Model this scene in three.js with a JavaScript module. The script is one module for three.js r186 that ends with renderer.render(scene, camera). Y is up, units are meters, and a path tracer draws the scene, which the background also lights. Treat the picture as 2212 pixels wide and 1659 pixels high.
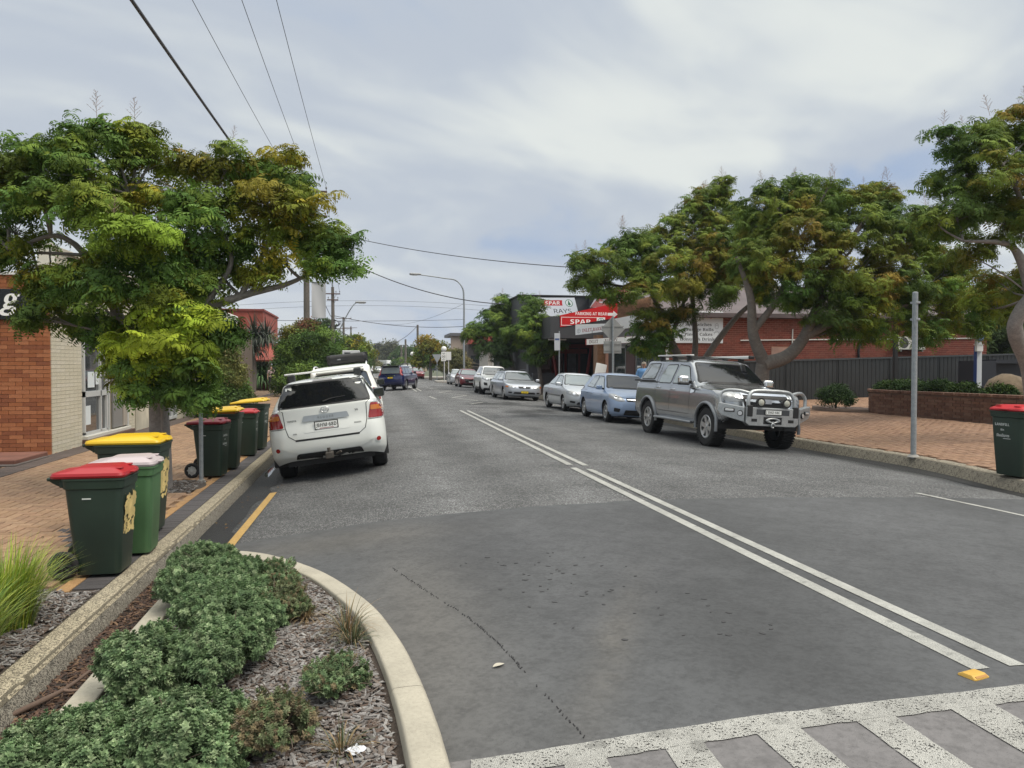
import * as THREE from 'three';
import { mergeGeometries, mergeVertices, toCreasedNormals } from 'three/addons/utils/BufferGeometryUtils.js';
import { RoundedBoxGeometry } from 'three/addons/geometries/RoundedBoxGeometry.js';
import { TessellateModifier } from 'three/addons/modifiers/TessellateModifier.js';
import { MarchingCubes } from 'three/addons/objects/MarchingCubes.js';
import { MeshBVH } from 'three-mesh-bvh';

// ---------- camera, sky, sun, exposure ----------
const scene = new THREE.Scene();
const F = 769, YAW = Math.atan(144 / F), PITCH = Math.atan(-18 / F);
const camera = new THREE.PerspectiveCamera(2 * Math.atan(384 / F) * 180 / Math.PI, 4 / 3, 0.1, 3000);
camera.position.set(0, 1.8, 0);
camera.rotation.set(PITCH, -YAW, 0, 'YXZ');
camera.updateMatrixWorld();
scene.add(camera);
scene.fog = new THREE.FogExp2(0xc4cedb, 0.0003);
const EXPOSURE = 1.4, SUN = 1.5, SKYGAIN = 0.72;
const sunDir = new THREE.Vector3(0.42, 0.80, 0.30).normalize();
const sun = new THREE.DirectionalLight(0xfff3e2, SUN);
sun.position.copy(sunDir).multiplyScalar(80).add(new THREE.Vector3(2, 0, -25));
sun.target.position.set(2, 0, -25);
sun.castShadow = true; sun.shadow.radius = 46; sun.shadow.mapSize.set(2048, 2048);
Object.assign(sun.shadow.camera, { left: -45, right: 45, top: 45, bottom: -45, near: 1, far: 200 });
scene.add(sun, sun.target);

function hash3(x, y, z) { let h = Math.imul(x, 374761393) ^ Math.imul(y, 668265263) ^ Math.imul(z, 2147483647 - 1274126177); h = Math.imul(h ^ (h >>> 13), 1274126177); h ^= h >>> 16; return (h >>> 0) / 4294967296; }
const sm = (t) => t * t * (3 - 2 * t), lerp = (a, b, t) => a + (b - a) * t, clamp = (x, a = 0, b = 1) => Math.min(b, Math.max(a, x));
const step = (a, b, x) => sm(clamp((x - a) / (b - a)));
function noise3(x, y, z) {
  const xi = Math.floor(x), yi = Math.floor(y), zi = Math.floor(z), u = sm(x - xi), v = sm(y - yi), w = sm(z - zi);
  const q = (a, b, c) => hash3(xi + a, yi + b, zi + c);
  return lerp(lerp(lerp(q(0, 0, 0), q(1, 0, 0), u), lerp(q(0, 1, 0), q(1, 1, 0), u), v), lerp(lerp(q(0, 0, 1), q(1, 0, 1), u), lerp(q(0, 1, 1), q(1, 1, 1), u), v), w);
}
function fbm3(x, y, z, o = 5) { let a = 0.5, s = 0, n = 0; for (let i = 0; i < o; i++) { s += a * noise3(x, y, z); n += a; a *= 0.5; x = x * 2.03 + 17.1; y = y * 2.03 + 3.7; z = z * 2.03 + 9.2; } return s / n; }
const toLin = (c) => c <= 0.04045 ? c / 12.92 : Math.pow((c + 0.055) / 1.055, 2.4);
const toS = (c) => c <= 0.0031308 ? c * 12.92 : 1.055 * Math.pow(c, 1 / 2.4) - 0.055;
const S = (r, g, b) => [toLin(r / 255), toLin(g / 255), toLin(b / 255)];

{ // broken grey-white cloud sheet with pale blue gaps; brighter towards the zenith as overcast skies are
  const W = 2048, H = 1024, data = new Float32Array(W * H * 4);
  const white = S(226, 231, 229), grey = S(190, 199, 211), blue = S(166, 184, 211), low = S(215, 219, 225);
  const bump = (az, el, a, e, ra, re) => { let d = az - a; d = Math.atan2(Math.sin(d), Math.cos(d)); return Math.exp(-(d * d) / (ra * ra) - ((el - e) ** 2) / (re * re)); };
  for (let j = 0; j < H; j++) {
    const el = ((j + 0.5) / H - 0.5) * Math.PI, dy = Math.sin(el), c = Math.cos(el);
    for (let i = 0; i < W; i++) {
      const th = ((i + 0.5) / W - 0.5) * 2 * Math.PI, dx = Math.cos(th) * c, dz = Math.sin(th) * c, k = (j * W + i) * 4;
      if (dy < -0.05) { data[k] = 0.16; data[k + 1] = 0.16; data[k + 2] = 0.15; data[k + 3] = 1; continue; }
      const az = Math.atan2(dx, -dz), h = 1 / (Math.max(dy, 0) + 0.16), px = dx * h, pz = dz * h;
      const wx = fbm3(px * 0.8, 5, pz * 0.8, 4) - 0.5, wz = fbm3(px * 0.8, 9, pz * 0.8, 4) - 0.5;
      const rx = px * 0.82 - pz * 0.57, rz = px * 0.57 + pz * 0.82;
      const streak = fbm3(rx * 0.9 + wx * 2.2, 1.3, rz * 1.5 + wz * 2.2, 6), big = fbm3(px * 0.36 + 4 + wx, 2.2, pz * 0.42 + wz, 3), fine = fbm3(rx * 3.2 + wx * 4, 7.7, rz * 5.2 + wz * 4, 5);
      let cov = 1.9 * (streak - 0.5) + 1.1 * (big - 0.5) + 0.8 * (fine - 0.5) + 0.12;          // about -0.5 .. 0.5
      cov += 0.42 * bump(az, el, 0.60, 0.29, 0.26, 0.055) + 0.2 * bump(az, el, 0.42, 0.36, 0.35, 0.13) + 0.25 * bump(az, el, 0.24, 0.29, 0.12, 0.06) + 0.15 * bump(az, el, 0.75, 0.42, 0.3, 0.1);
      cov -= 0.75 * bump(az, el, 0.54, 0.19, 0.15, 0.038) + 0.38 * bump(az, el, 0.16, 0.15, 0.16, 0.022) + 0.3 * bump(az, el, 0.35, 0.14, 0.1, 0.02) + 0.34 * bump(az, el, 0.16, 0.05, 0.26, 0.024) + 0.2 * bump(az, el, -0.2, 0.36, 0.3, 0.1) + 0.15 * bump(az, el, 0.1, 0.42, 0.2, 0.05);
      const lift = step(-0.62, -0.12, cov), top = step(-0.12, 0.62, cov), near = step(0.16, 0.03, el);
      let col = [0, 1, 2].map((n) => lerp(lerp(lerp(blue[n], grey[n], lift), white[n], top), low[n], near * 0.4 * lift));
      const up = 1 + 2.3 * step(0.52, 1.3, el), warm = step(0.5, 1.2, el);
      const s = clamp(dx * sunDir.x + dy * sunDir.y + dz * sunDir.z), glow = 1 + 0.7 * Math.pow(s, 10);
      const v = SKYGAIN * up * glow;
      col = [col[0] * (1 + 0.07 * warm), col[1], col[2] * (1 - 0.09 * warm)];
      for (let n = 0; n < 3; n++) data[k + n] = col[n] * v;
      data[k + 3] = 1;
    }
  }
  const t = new THREE.DataTexture(data, W, H, THREE.RGBAFormat, THREE.FloatType);
  t.mapping = THREE.EquirectangularReflectionMapping; t.magFilter = THREE.LinearFilter; t.minFilter = THREE.LinearFilter; t.needsUpdate = true;
  scene.background = t; scene.environment = t; scene.environmentIntensity = 1;
}
// ---------- helpers ----------
let seedN = 7;
function R32(seed) { let a = seed >>> 0; return () => { a = (a + 0x6d2b79f5) | 0; let t = Math.imul(a ^ (a >>> 15), 1 | a); t = (t + Math.imul(t ^ (t >>> 7), 61 | t)) ^ t; return ((t ^ (t >>> 14)) >>> 0) / 4294967296; }; }
const rnd = R32(12345), rr = (a, b, r = rnd) => a + (b - a) * r();
const V = (x, y, z) => new THREE.Vector3(x, y, z), V2 = (x, y) => new THREE.Vector2(x, y);
const col = (c) => Array.isArray(c) ? new THREE.Color().setRGB(c[0], c[1], c[2]) : new THREE.Color(c);
const used = new Set();
function numbered(name) { if (!used.has(name)) { used.add(name); return name; } for (let i = 1; ; i++) { const n = name + '_' + String(i).padStart(3, '0'); if (!used.has(n)) { used.add(n); return n; } } }
function tag(o, label, category, group, kind) { if (label) o.userData.label = label; if (category) o.userData.category = category; if (group) o.userData.group = group; if (kind) o.userData.kind = kind; return o; }
function thing(name, label, category, pos = [0, 0, 0], turn = 0, group) { const o = new THREE.Group(); o.name = numbered(name); o.position.set(...pos); o.rotation.y = turn; tag(o, label, category, group); scene.add(o); return o; }
function put(name, geo, mat, parent = scene) { const m = new THREE.Mesh(geo, mat); m.name = parent === scene ? numbered(name) : name; m.castShadow = m.receiveShadow = true; parent.add(m); return m; }
function struct(name, geo, mat) { const m = put(name, geo, mat); m.userData.kind = 'structure'; return m; }
function uvMetres(g) {
  if (!g.attributes.normal) g.computeVertexNormals();
  const p = g.attributes.position, n = g.attributes.normal, uv = new Float32Array(p.count * 2);
  for (let i = 0; i < p.count; i++) {
    const ax = Math.abs(n.getX(i)), ay = Math.abs(n.getY(i)), az = Math.abs(n.getZ(i)), x = p.getX(i), y = p.getY(i), z = p.getZ(i);
    if (ay >= ax && ay >= az) { uv[2 * i] = x; uv[2 * i + 1] = z; } else if (ax >= az) { uv[2 * i] = z; uv[2 * i + 1] = y; } else { uv[2 * i] = x; uv[2 * i + 1] = y; }
  }
  g.setAttribute('uv', new THREE.BufferAttribute(uv, 2)); return g;
}
function clean(g) { const o = g.index ? g.toNonIndexed() : g; for (const k of Object.keys(o.attributes)) if (!['position', 'normal', 'uv', 'color'].includes(k)) o.deleteAttribute(k); if (!o.attributes.normal) o.computeVertexNormals(); return o; }
const UP = V(0, 1, 0), M4 = () => new THREE.Matrix4();
function cylBetween(a, b, r0, r1, seg = 10, cap = true) { const d = b.clone().sub(a), L = d.length(), g = new THREE.CylinderGeometry(r1, r0, L, seg, 1, !cap); g.applyQuaternion(new THREE.Quaternion().setFromUnitVectors(UP, d.normalize())); const m = a.clone().add(b).multiplyScalar(0.5); return g.translate(m.x, m.y, m.z); }
function tubeTaper(pts, radii, seg = 8, n = 0) { // smooth tube through points with varying radius
  const c = new THREE.CatmullRomCurve3(pts, false, 'centripetal'), N = n || Math.max(2, (pts.length - 1) * 4), fr = c.computeFrenetFrames(N, false), pos = [], idx = [], uv = []; let len = 0, prev = null;
  for (let i = 0; i <= N; i++) {
    const t = i / N, p = c.getPoint(t), k = t * (radii.length - 1), a = Math.min(Math.floor(k), radii.length - 2), r = lerp(radii[a], radii[a + 1], k - a), nn = fr.normals[i], bb = fr.binormals[i];
    if (prev) len += p.distanceTo(prev); prev = p;
    for (let j = 0; j <= seg; j++) { const th = j / seg * Math.PI * 2, cx = Math.cos(th) * r, sx = Math.sin(th) * r; pos.push(p.x + nn.x * cx + bb.x * sx, p.y + nn.y * cx + bb.y * sx, p.z + nn.z * cx + bb.z * sx); uv.push(j / seg, len); }
  }
  for (let i = 0; i < N; i++) for (let j = 0; j < seg; j++) { const a = i * (seg + 1) + j, b = a + seg + 1; idx.push(a, b, a + 1, b, b + 1, a + 1); }
  const g = new THREE.BufferGeometry(); g.setAttribute('position', new THREE.Float32BufferAttribute(pos, 3)); g.setAttribute('uv', new THREE.Float32BufferAttribute(uv, 2)); g.setIndex(idx); g.computeVertexNormals(); return g;
}
class MB {
  constructor(keepUV) { this.l = []; this.keep = keepUV; }
  add(g, m) { g = clean(g); if (m) g.applyMatrix4(m); this.l.push(g); return this; }
  box(x0, y0, z0, x1, y1, z1, bev = 0) { const w = Math.abs(x1 - x0), h = Math.abs(y1 - y0), d = Math.abs(z1 - z0), g = bev ? new RoundedBoxGeometry(w, h, d, 1, Math.min(bev, w / 2.01, h / 2.01, d / 2.01)) : new THREE.BoxGeometry(w, h, d); return this.add(g.translate((x0 + x1) / 2, (y0 + y1) / 2, (z0 + z1) / 2)); }
  cyl(a, b, r0, r1 = r0, seg = 12) { return this.add(cylBetween(V(...a), V(...b), r0, r1, seg)); }
  tube(pts, r, seg = 8, n = 0) { return this.add(tubeTaper(pts.map((p) => Array.isArray(p) ? V(...p) : p), Array.isArray(r) ? r : [r, r], seg, n)); }
  geo() { const g = this.l.length > 1 ? mergeGeometries(this.l.map((x) => { if (!x.attributes.uv) x.setAttribute('uv', new THREE.Float32BufferAttribute(new Float32Array(x.attributes.position.count * 2), 2)); return x; })) : this.l[0]; return this.keep ? g : uvMetres(g); }
  build(name, mat, parent = scene) { return put(name, this.geo(), mat, parent); }
}
const box = (x0, y0, z0, x1, y1, z1, b) => new MB().box(x0, y0, z0, x1, y1, z1, b).geo();
function grid(nu, nv, f, wrap) { // f(u,v) -> [x,y,z] ; u,v in 0..1
  const pos = [], idx = [], uv = [];
  for (let j = 0; j <= nv; j++) for (let i = 0; i <= nu; i++) { pos.push(...f(i / nu, j / nv)); uv.push(i / nu, j / nv); }
  for (let j = 0; j < nv; j++) for (let i = 0; i < nu; i++) { const a = j * (nu + 1) + i, b = a + nu + 1; idx.push(a, a + 1, b, b, a + 1, b + 1); }
  const g = new THREE.BufferGeometry(); g.setAttribute('position', new THREE.Float32BufferAttribute(pos, 3)); g.setAttribute('uv', new THREE.Float32BufferAttribute(uv, 2)); g.setIndex(idx); g.computeVertexNormals(); return g;
}
function instanced(name, geo, mat, mats, cols, parent, kind) {
  const m = new THREE.InstancedMesh(geo, mat, mats.length); mats.forEach((x, i) => { m.setMatrixAt(i, x); if (cols) m.setColorAt(i, cols[i]); });
  m.name = parent === scene ? numbered(name) : name; m.castShadow = m.receiveShadow = true; if (kind) m.userData.kind = kind; parent.add(m); return m;
}
const xf = (x, y, z, rx = 0, ry = 0, rz = 0, sx = 1, sy = sx, sz = sx) => M4().compose(V(x, y, z), new THREE.Quaternion().setFromEuler(new THREE.Euler(rx, ry, rz, 'YXZ')), V(sx, sy, sz));
// a pixel of the 2212-wide view turned into a point of the place: on the plane z = -d, on the plane x = X, or on height y
const EYE = V(0, 1.8, 0), K = 1024 / 2212;
function ray(px, py) { const v = V((px * K - 512) / F, -(py * K - 384) / F, -1).applyQuaternion(camera.quaternion); return v; }
const atZ = (px, py, d) => { const v = ray(px, py); return EYE.clone().addScaledVector(v, -d / v.z); };
const atX = (px, py, X) => { const v = ray(px, py); return EYE.clone().addScaledVector(v, X / v.x); };

// ---------- textures ----------
function tnoise(p) { // tileable fractal noise with base period p cells
  return (u, v, o = 4) => { let s = 0, a = 0.5, n = 0, q = p; for (let k = 0; k < o; k++) { const x = u * q, y = v * q, xi = Math.floor(x), yi = Math.floor(y), fx = sm(x - xi), fy = sm(y - yi), h = (i, j) => hash3((xi + i) % q, (yi + j) % q, 31 * k + p); s += a * lerp(lerp(h(0, 0), h(1, 0), fx), lerp(h(0, 1), h(1, 1), fx), fy); n += a; a *= 0.5; q *= 2; } return s / n; };
}
function dataTex(n, f, srgb = true) {
  const d = new Uint8Array(n * n * 4);
  for (let j = 0; j < n; j++) for (let i = 0; i < n; i++) { const c = f(i / n, j / n, i, j), k = (j * n + i) * 4; const cc = typeof c === 'number' ? [c, c, c] : c; for (let q = 0; q < 3; q++) d[k + q] = Math.round(255 * clamp(srgb ? toS(clamp(cc[q])) : cc[q])); d[k + 3] = 255; }
  const t = new THREE.DataTexture(d, n, n, THREE.RGBAFormat); t.wrapS = t.wrapT = THREE.RepeatWrapping; t.magFilter = THREE.LinearFilter; t.minFilter = THREE.LinearMipmapLinearFilter; if (srgb) t.colorSpace = THREE.SRGBColorSpace; t.needsUpdate = true; return t;
}
function rep(t, sx, sy = sx, rot = 0) { const c = t.clone(); c.repeat.set(sx, sy); c.rotation = rot; c.needsUpdate = true; return c; }
const n4 = tnoise(4), n8 = tnoise(8), n16 = tnoise(16), n64 = tnoise(64);
const TX = {};
TX.blotch = dataTex(512, (u, v) => 0.62 + 0.38 * clamp(n4(u, v, 6) * 1.6 - 0.3));
TX.grain = dataTex(512, (u, v) => { const a = n64(u, v, 3), b = n8(u, v, 4); return clamp(0.55 + 0.5 * a + 0.25 * (b - 0.5)); });
TX.grainB = dataTex(512, (u, v) => n64(u, v, 3), false);
{ // chip-seal aggregate: stones in binder
  const n = 1024, C = 110, pts = []; for (let j = 0; j < C; j++) for (let i = 0; i < C; i++) pts.push([hash3(i, j, 1), hash3(i, j, 2), hash3(i, j, 3), hash3(i, j, 4)]);
  const D = new Float32Array(n * n), B = new Float32Array(n * n);
  for (let y = 0; y < n; y++) for (let x = 0; x < n; x++) {
    const gx = x / n * C, gy = y / n * C, ci = Math.floor(gx), cj = Math.floor(gy); let best = 9, br = 0, se = 9;
    for (let dj = -1; dj <= 1; dj++) for (let di = -1; di <= 1; di++) { const i = (ci + di + C) % C, j = (cj + dj + C) % C, p = pts[j * C + i], ddx = ci + di + 0.15 + 0.7 * p[0] - gx, ddy = cj + dj + 0.15 + 0.7 * p[1] - gy, d = Math.sqrt(ddx * ddx + ddy * ddy) / (0.75 + 0.5 * p[3]); if (d < best) { se = best; best = d; br = p[2]; } else if (d < se) se = d; }
    const edge = step(0.02, 0.32, se - best); D[y * n + x] = edge * (0.5 + 0.5 * (1 - best)); B[y * n + x] = 0.16 + edge * (0.2 + 0.8 * br * br);
  }
  TX.chip = dataTex(n, (u, v, i, j) => clamp(B[j * n + i] * (0.75 + 0.5 * n4(u, v, 4))));
  TX.chipB = dataTex(n, (u, v, i, j) => D[j * n + i], false);
}
TX.smooth = dataTex(1024, (u, v) => { const a = n64(u, v, 4), b = n16(u, v, 3), s = hash3(Math.floor(u * 512), Math.floor(v * 512), 5); let c = 0.66 + 0.34 * a + 0.25 * (b - 0.5); c = 0.72 + (c - 0.72) * 1.5; if (s > 0.9965) c += 0.5; if (s < 0.02) c *= 0.55; return clamp(c); });
TX.worn = dataTex(512, (u, v) => { const a = n64(u, v, 3), b = n8(u, v, 5), c = n16(u, v, 4); return clamp(0.74 + 0.22 * a + 0.5 * (b - 0.45) - 0.25 * step(0.33, 0.25, c)); });
TX.concrete = dataTex(512, (u, v) => { const a = n64(u, v, 3), b = n4(u, v, 5), s = hash3(Math.floor(u * 256), Math.floor(v * 256), 8); return clamp(0.72 + 0.2 * a + 0.3 * (b - 0.5) - (s < 0.02 ? 0.25 : 0)); });
TX.aggregate = dataTex(512, (u, v) => { const a = n64(u, v, 2), b = n16(u, v, 4), c = n8(u, v, 3); const k = step(0.34, 0.58, a * 0.75 + b * 0.33); const t = lerp(0.26, 0.95, k) * (0.8 + 0.4 * c); return [t, t * 0.95, t * 0.86]; });
TX.bark = dataTex(512, (u, v) => { const a = n8(u, v * 1, 5), b = n64(u, v, 2), c = n16(u, v, 3); return clamp(0.45 + 0.6 * a * c + 0.25 * b - 0.05); });
TX.brick = dataTex(256, (u, v) => { const a = n16(u, v, 4), s = hash3(Math.floor(u * 128), Math.floor(v * 128), 3); return clamp(0.62 + 0.5 * a - (s < 0.015 ? 0.4 : 0)); });
function mat(c, rough = 0.8, o = {}) {
  const p = { color: col(c), roughness: rough, metalness: o.metal ?? 0 }; if (o.side) p.side = THREE.DoubleSide;
  const m = o.coat || o.trans || o.sheen ? new THREE.MeshPhysicalMaterial(p) : new THREE.MeshStandardMaterial(p);
  if (o.coat) { m.clearcoat = o.coat; m.clearcoatRoughness = o.coatR ?? 0.04; }
  if (o.trans) { m.transmission = o.trans; m.thickness = 0; }
  if (o.map) m.map = o.map; if (o.bump) { m.bumpMap = o.bump; m.bumpScale = o.bs ?? 0.002; } if (o.rmap) m.roughnessMap = o.rmap; if (o.vc) m.vertexColors = true;
  return m;
}
function canvasTex(w, h, draw) { const c = document.createElement('canvas'); c.width = w; c.height = h; const x = c.getContext('2d'); draw(x, w, h); const t = new THREE.CanvasTexture(c); t.colorSpace = THREE.SRGBColorSpace; t.anisotropy = 8; return t; }
// a flat printed panel (front face toward +z of its own axes) with thickness
function panel(name, w, h, tex, parent, M, th = 0.02, edge = 0x777777, rough = 0.55) {
  const g = new THREE.PlaneGeometry(w, h).translate(0, 0, th / 2 + 0.0015); if (M) g.applyMatrix4(M); return put(name, g, mat(0xffffff, rough, { map: tex }), parent);
}
const M = {
  steel: mat([0.34, 0.36, 0.37], 0.45, { metal: 0.7, map: rep(TX.grain, 3) }), galv: mat([0.36, 0.39, 0.41], 0.5, { metal: 0.35, map: rep(TX.grain, 4) }),
  darkMetal: mat([0.02, 0.022, 0.025], 0.45), black: mat([0.012, 0.012, 0.013], 0.6), rubber: mat([0.016, 0.016, 0.017], 0.85, { map: rep(TX.grain, 6), bump: rep(TX.grainB, 6), bs: 0.001 }),
  chrome: mat([0.75, 0.76, 0.78], 0.12, { metal: 1 }), white: mat([0.72, 0.72, 0.7], 0.5), cream: mat([0.62, 0.57, 0.44], 0.7, { map: TX.blotch }), wood: mat([0.19, 0.165, 0.14], 0.9, { map: rep(TX.bark, 1, 0.6), bump: rep(TX.bark, 2, 0.5), bs: 0.004 }),
  wire: mat([0.05, 0.05, 0.055], 0.6), pvc: mat([0.6, 0.6, 0.56], 0.5),
  darkGlass: mat([0.012, 0.015, 0.017], 0.03, { coat: 1, coatR: 0.01 }), shopGlass: mat([0.03, 0.036, 0.04], 0.05, { coat: 0.6, coatR: 0.02 }),
};
// ---------- the setting: road, kerbs, pavements ----------
const PROF = [[-1.95, -0.16], [-1.35, -0.1], [0.2, 0.085], [1.8, 0.18], [3.3, 0.215], [5, 0.19], [6.9, 0.13], [8.3, 0.06], [9.2, -0.02], [9.6, -0.03]];
function roadY(x) { for (let i = 1; i < PROF.length; i++) if (x <= PROF[i][0]) { const [a, ya] = PROF[i - 1], [b, yb] = PROF[i]; return lerp(ya, yb, clamp((x - a) / (b - a))); } return -0.03; }
const leftY = (x) => -0.022 * (x + 2.1);                          // footpath rises towards the shops
const KR = (z) => 9.42 + 0.25 * Math.exp(-(((z + 12.4) / 2.2) ** 2)) - 0.45 * step(-12, -7.5, z);   // line of the far kerb
const plazaY = (x) => 0.17 + 0.029 * Math.max(0, x - 9.4);
{
  const g = new THREE.PlaneGeometry(2400, 2400, 1, 1).rotateX(-Math.PI / 2).translate(0, -0.55, -900);
  tag(struct('ground', uvMetres(g), mat([0.09, 0.1, 0.055], 0.95, { map: rep(TX.blotch, 0.02) })), 'flat grassy earth under the whole street');
}
function colourGrid(g, f) { const p = g.attributes.position, c = new Float32Array(p.count * 3); for (let i = 0; i < p.count; i++) c.set(f(p.getX(i), p.getZ(i)), i * 3); g.setAttribute('color', new THREE.BufferAttribute(c, 3)); return g; }
const blob = (x, z, cx, cz, rx, rz) => Math.exp(-(((x - cx) / rx) ** 2) - (((z - cz) / rz) ** 2));
{ // older chip-sealed road
  const rows = []; for (let z = -8.2; z > -45; z -= 0.16) rows.push(z); for (let z = -45; z > -140; z -= 1.2) rows.push(z); for (let z = -140; z > -900; z -= 60) rows.push(z); rows.push(-900);
  const cols = []; for (let i = 0; i <= 70; i++) cols.push(-1.93 + i / 70 * 11.5);
  const g = grid(cols.length - 1, rows.length - 1, (u, v) => { const z = rows[Math.round(v * (rows.length - 1))], x = cols[Math.round(u * (cols.length - 1))]; return [x, roadY(x), z]; });
  g.scale(1, 1, 1); uvMetres(g);
  const patches = []; const r = R32(5); for (let i = 0; i < 26; i++) patches.push([rr(4.3, 6.6, r), rr(-24, -35, r), rr(0.12, 0.5, r), rr(0.3, 1.0, r), rr(0.45, 0.75, r)]);
  for (let i = 0; i < 30; i++) patches.push([rr(0.8, 6.6, r), rr(-9, -44, r), rr(0.06, 0.25, r), rr(0.15, 0.6, r), rr(0.1, 0.3, r)]);
  colourGrid(g, (x, z) => {
    let n = fbm3(x * 0.8, 1, z * 0.25, 4), t = 1.08 + 0.5 * (n - 0.5) + 0.35 * (fbm3(x * 3, 4, z * 2, 3) - 0.5);
    const tr = Math.exp(-(((x - 1.05) / 0.36) ** 2)) + Math.exp(-(((x - 2.55) / 0.36) ** 2)) + 0.7 * Math.exp(-(((x - 4.4) / 0.36) ** 2)) + 0.7 * Math.exp(-(((x - 5.9) / 0.36) ** 2));
    t *= 1 + 0.17 * tr * (0.5 + n); t *= 1 - 0.16 * Math.exp(-(((x - 1.8) / 0.25) ** 2));
    for (const p of patches) if (Math.abs(z - p[1]) < 3) t *= 1 - p[4] * Math.min(1, 1.4 * blob(x, z, p[0], p[1], p[2], p[3])) * (0.4 + fbm3(x * 6, 2, z * 6, 3));
    const gut = step(-1.25, -1.75, x + 0.25 * (fbm3(2, 6, z * 2, 3) - 0.5)); t *= 1 - 0.72 * gut;
    const gr = step(8.5, 9.15, x + 0.5 * (fbm3(1, 2, z * 1.3, 3) - 0.5)); t *= 1 - 0.7 * gr;
    return [t, t * 1.0, t * 1.0];
  });
  const m = struct('road', g, mat([0.27, 0.273, 0.277], 0.8, { map: rep(TX.chip, 0.5), bump: rep(TX.chipB, 0.5), bs: 0.014, vc: true }));
  tag(m, 'grey chip sealed asphalt street running away to the horizon');
}
{ // newer smooth asphalt in the foreground, with an irregular joint
  const nx = 150, nz = 120, r = R32(8), jag = []; for (let i = 0; i <= nx; i++) jag.push(0.07 * (fbm3(i * 0.25, 1, 2, 4) - 0.5));
  const g = grid(nx, nz, (u, v) => { const x = lerp(-1.93, 9.5, u), z = lerp(4, -8.6 + jag[Math.round(u * nx)], v); return [x, roadY(x) + 0.005, z]; });
  uvMetres(g);
  const spots = []; for (let i = 0; i < 90; i++) spots.push([rr(1.1, 2.3, r), rr(-4.2, -6.6, r), 0.006 + 0.022 * r() * r(), rr(0.012, 0.04, r)]);
  colourGrid(g, (x, z) => {
    const n = fbm3(x * 0.7, 3, z * 0.4, 4), f = fbm3(x * 5, 8, z * 5, 3); let t = 0.95 + 0.6 * (n - 0.5) + 0.3 * (f - 0.5) + 0.25 * (fbm3(x * 1.6, 5, z * 0.9, 3) - 0.5), w = 0;
    w += 0.55 * blob(x, z, 0.35, -5.2, 0.45, 2.2) + 0.5 * blob(x, z, -0.4, -7.9, 1.2, 0.5);                                      // dust by the island kerb
    const d = (x - 1.55) * 0.9 + (z + 4.6) * 0.42; w += 0.55 * Math.exp(-((d / 0.12) ** 2)) * blob(x, z, 1.7, -4.1, 0.9, 1.2) * (0.4 + 1.2 * f);
    t *= 1 - 0.34 * blob(x, z, 2.1, -4.0, 0.55, 0.9) * (0.5 + f) - 0.2 * blob(x, z, 3.0, -7.0, 0.5, 2) - 0.16 * blob(x, z, 0.9, -7.5, 0.4, 1.6);
    t *= 1 + 0.12 * Math.exp(-(((x - 1.6) / 0.3) ** 2)) + 0.12 * Math.exp(-(((x - 5) / 0.5) ** 2));
    const gr = step(8.3, 9.1, x + 0.5 * (fbm3(1, 2, z * 1.3, 3) - 0.5)); t *= 1 - 0.6 * gr;
    w *= 1.5; return [t * (1 + 0.36 * w), t * (1 + 0.25 * w), t * (1 + 0.10 * w)];
  });
  tag(struct('road', g, mat([0.076, 0.078, 0.082], 0.72, { map: rep(TX.smooth, 0.7), bump: rep(TX.smooth, 0.9), bs: 0.0025, vc: true })), 'smooth dark asphalt patch across the near end of the street');
  // small dark pits where stones came out
  const pm = []; for (const s of spots) if (rnd() < 0.8) pm.push(xf(s[0] + 0.25 * (s[1] + 5), roadY(s[0] + 0.25 * (s[1] + 5)) + 0.007, s[1], 0, rr(0, 3), 0, s[2], 0.002, s[3] * 0.6));
  tag(instanced('asphalt_pits', new THREE.CylinderGeometry(1, 1, 1, 7), mat([0.045, 0.045, 0.047], 0.9), pm, null, scene, 'stuff'), 'small dark pits in the smooth asphalt between the double line and the island', 'road wear');
  // thin open construction seam
  const pts = [[0.2, -6.54], [0.42, -5.8], [0.65, -5.09], [0.77, -4.55], [0.83, -4.12], [0.95, -3.26]], b = new MB();
  for (let i = 0; i < 110; i++) { const t = i / 110 * (pts.length - 1), k = Math.floor(t), x = lerp(pts[k][0], pts[k + 1][0], t - k) + rr(-0.006, 0.006), z = lerp(pts[k][1], pts[k + 1][1], t - k); if (rnd() < 0.78) b.add(new THREE.BoxGeometry(rr(0.003, 0.008), 0.004, 0.026).rotateY(-0.25 + rr(-0.4, 0.4)).translate(x, roadY(x) + 0.0065, z)); }
  tag(b.build('road_seam', mat([0.02, 0.02, 0.022], 0.9)), 'thin dark broken seam in the smooth asphalt beside the island kerb', 'road seam', null, 'structure');
}
const PAINT = mat([0.4, 0.4, 0.375], 0.75, { map: rep(TX.worn, 0.7), bump: rep(TX.chipB, 0.5), bs: 0.004 });
function stripe(pts, w, y = 0.009) { // a painted line along [x,z] points, following the camber
  const q = []; for (let i = 0; i < pts.length - 1; i++) { const n = Math.max(2, Math.ceil(Math.hypot(pts[i + 1][0] - pts[i][0], pts[i + 1][1] - pts[i][1]) / 0.25)); for (let k = i ? 1 : 0; k <= n; k++) q.push([lerp(pts[i][0], pts[i + 1][0], k / n), lerp(pts[i][1], pts[i + 1][1], k / n)]); }
  return uvMetres(grid(1, q.length - 1, (u, v) => { const i = Math.round(v * (q.length - 1)), a = q[Math.max(0, i - 1)], b = q[Math.min(q.length - 1, i + 1)], dx = b[0] - a[0], dz = b[1] - a[1], l = Math.hypot(dx, dz) || 1, o = (u - 0.5) * w, x = q[i][0] - dz / l * o, z = q[i][1] + dx / l * o; return [x, roadY(x) + y, z]; }));
}
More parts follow.
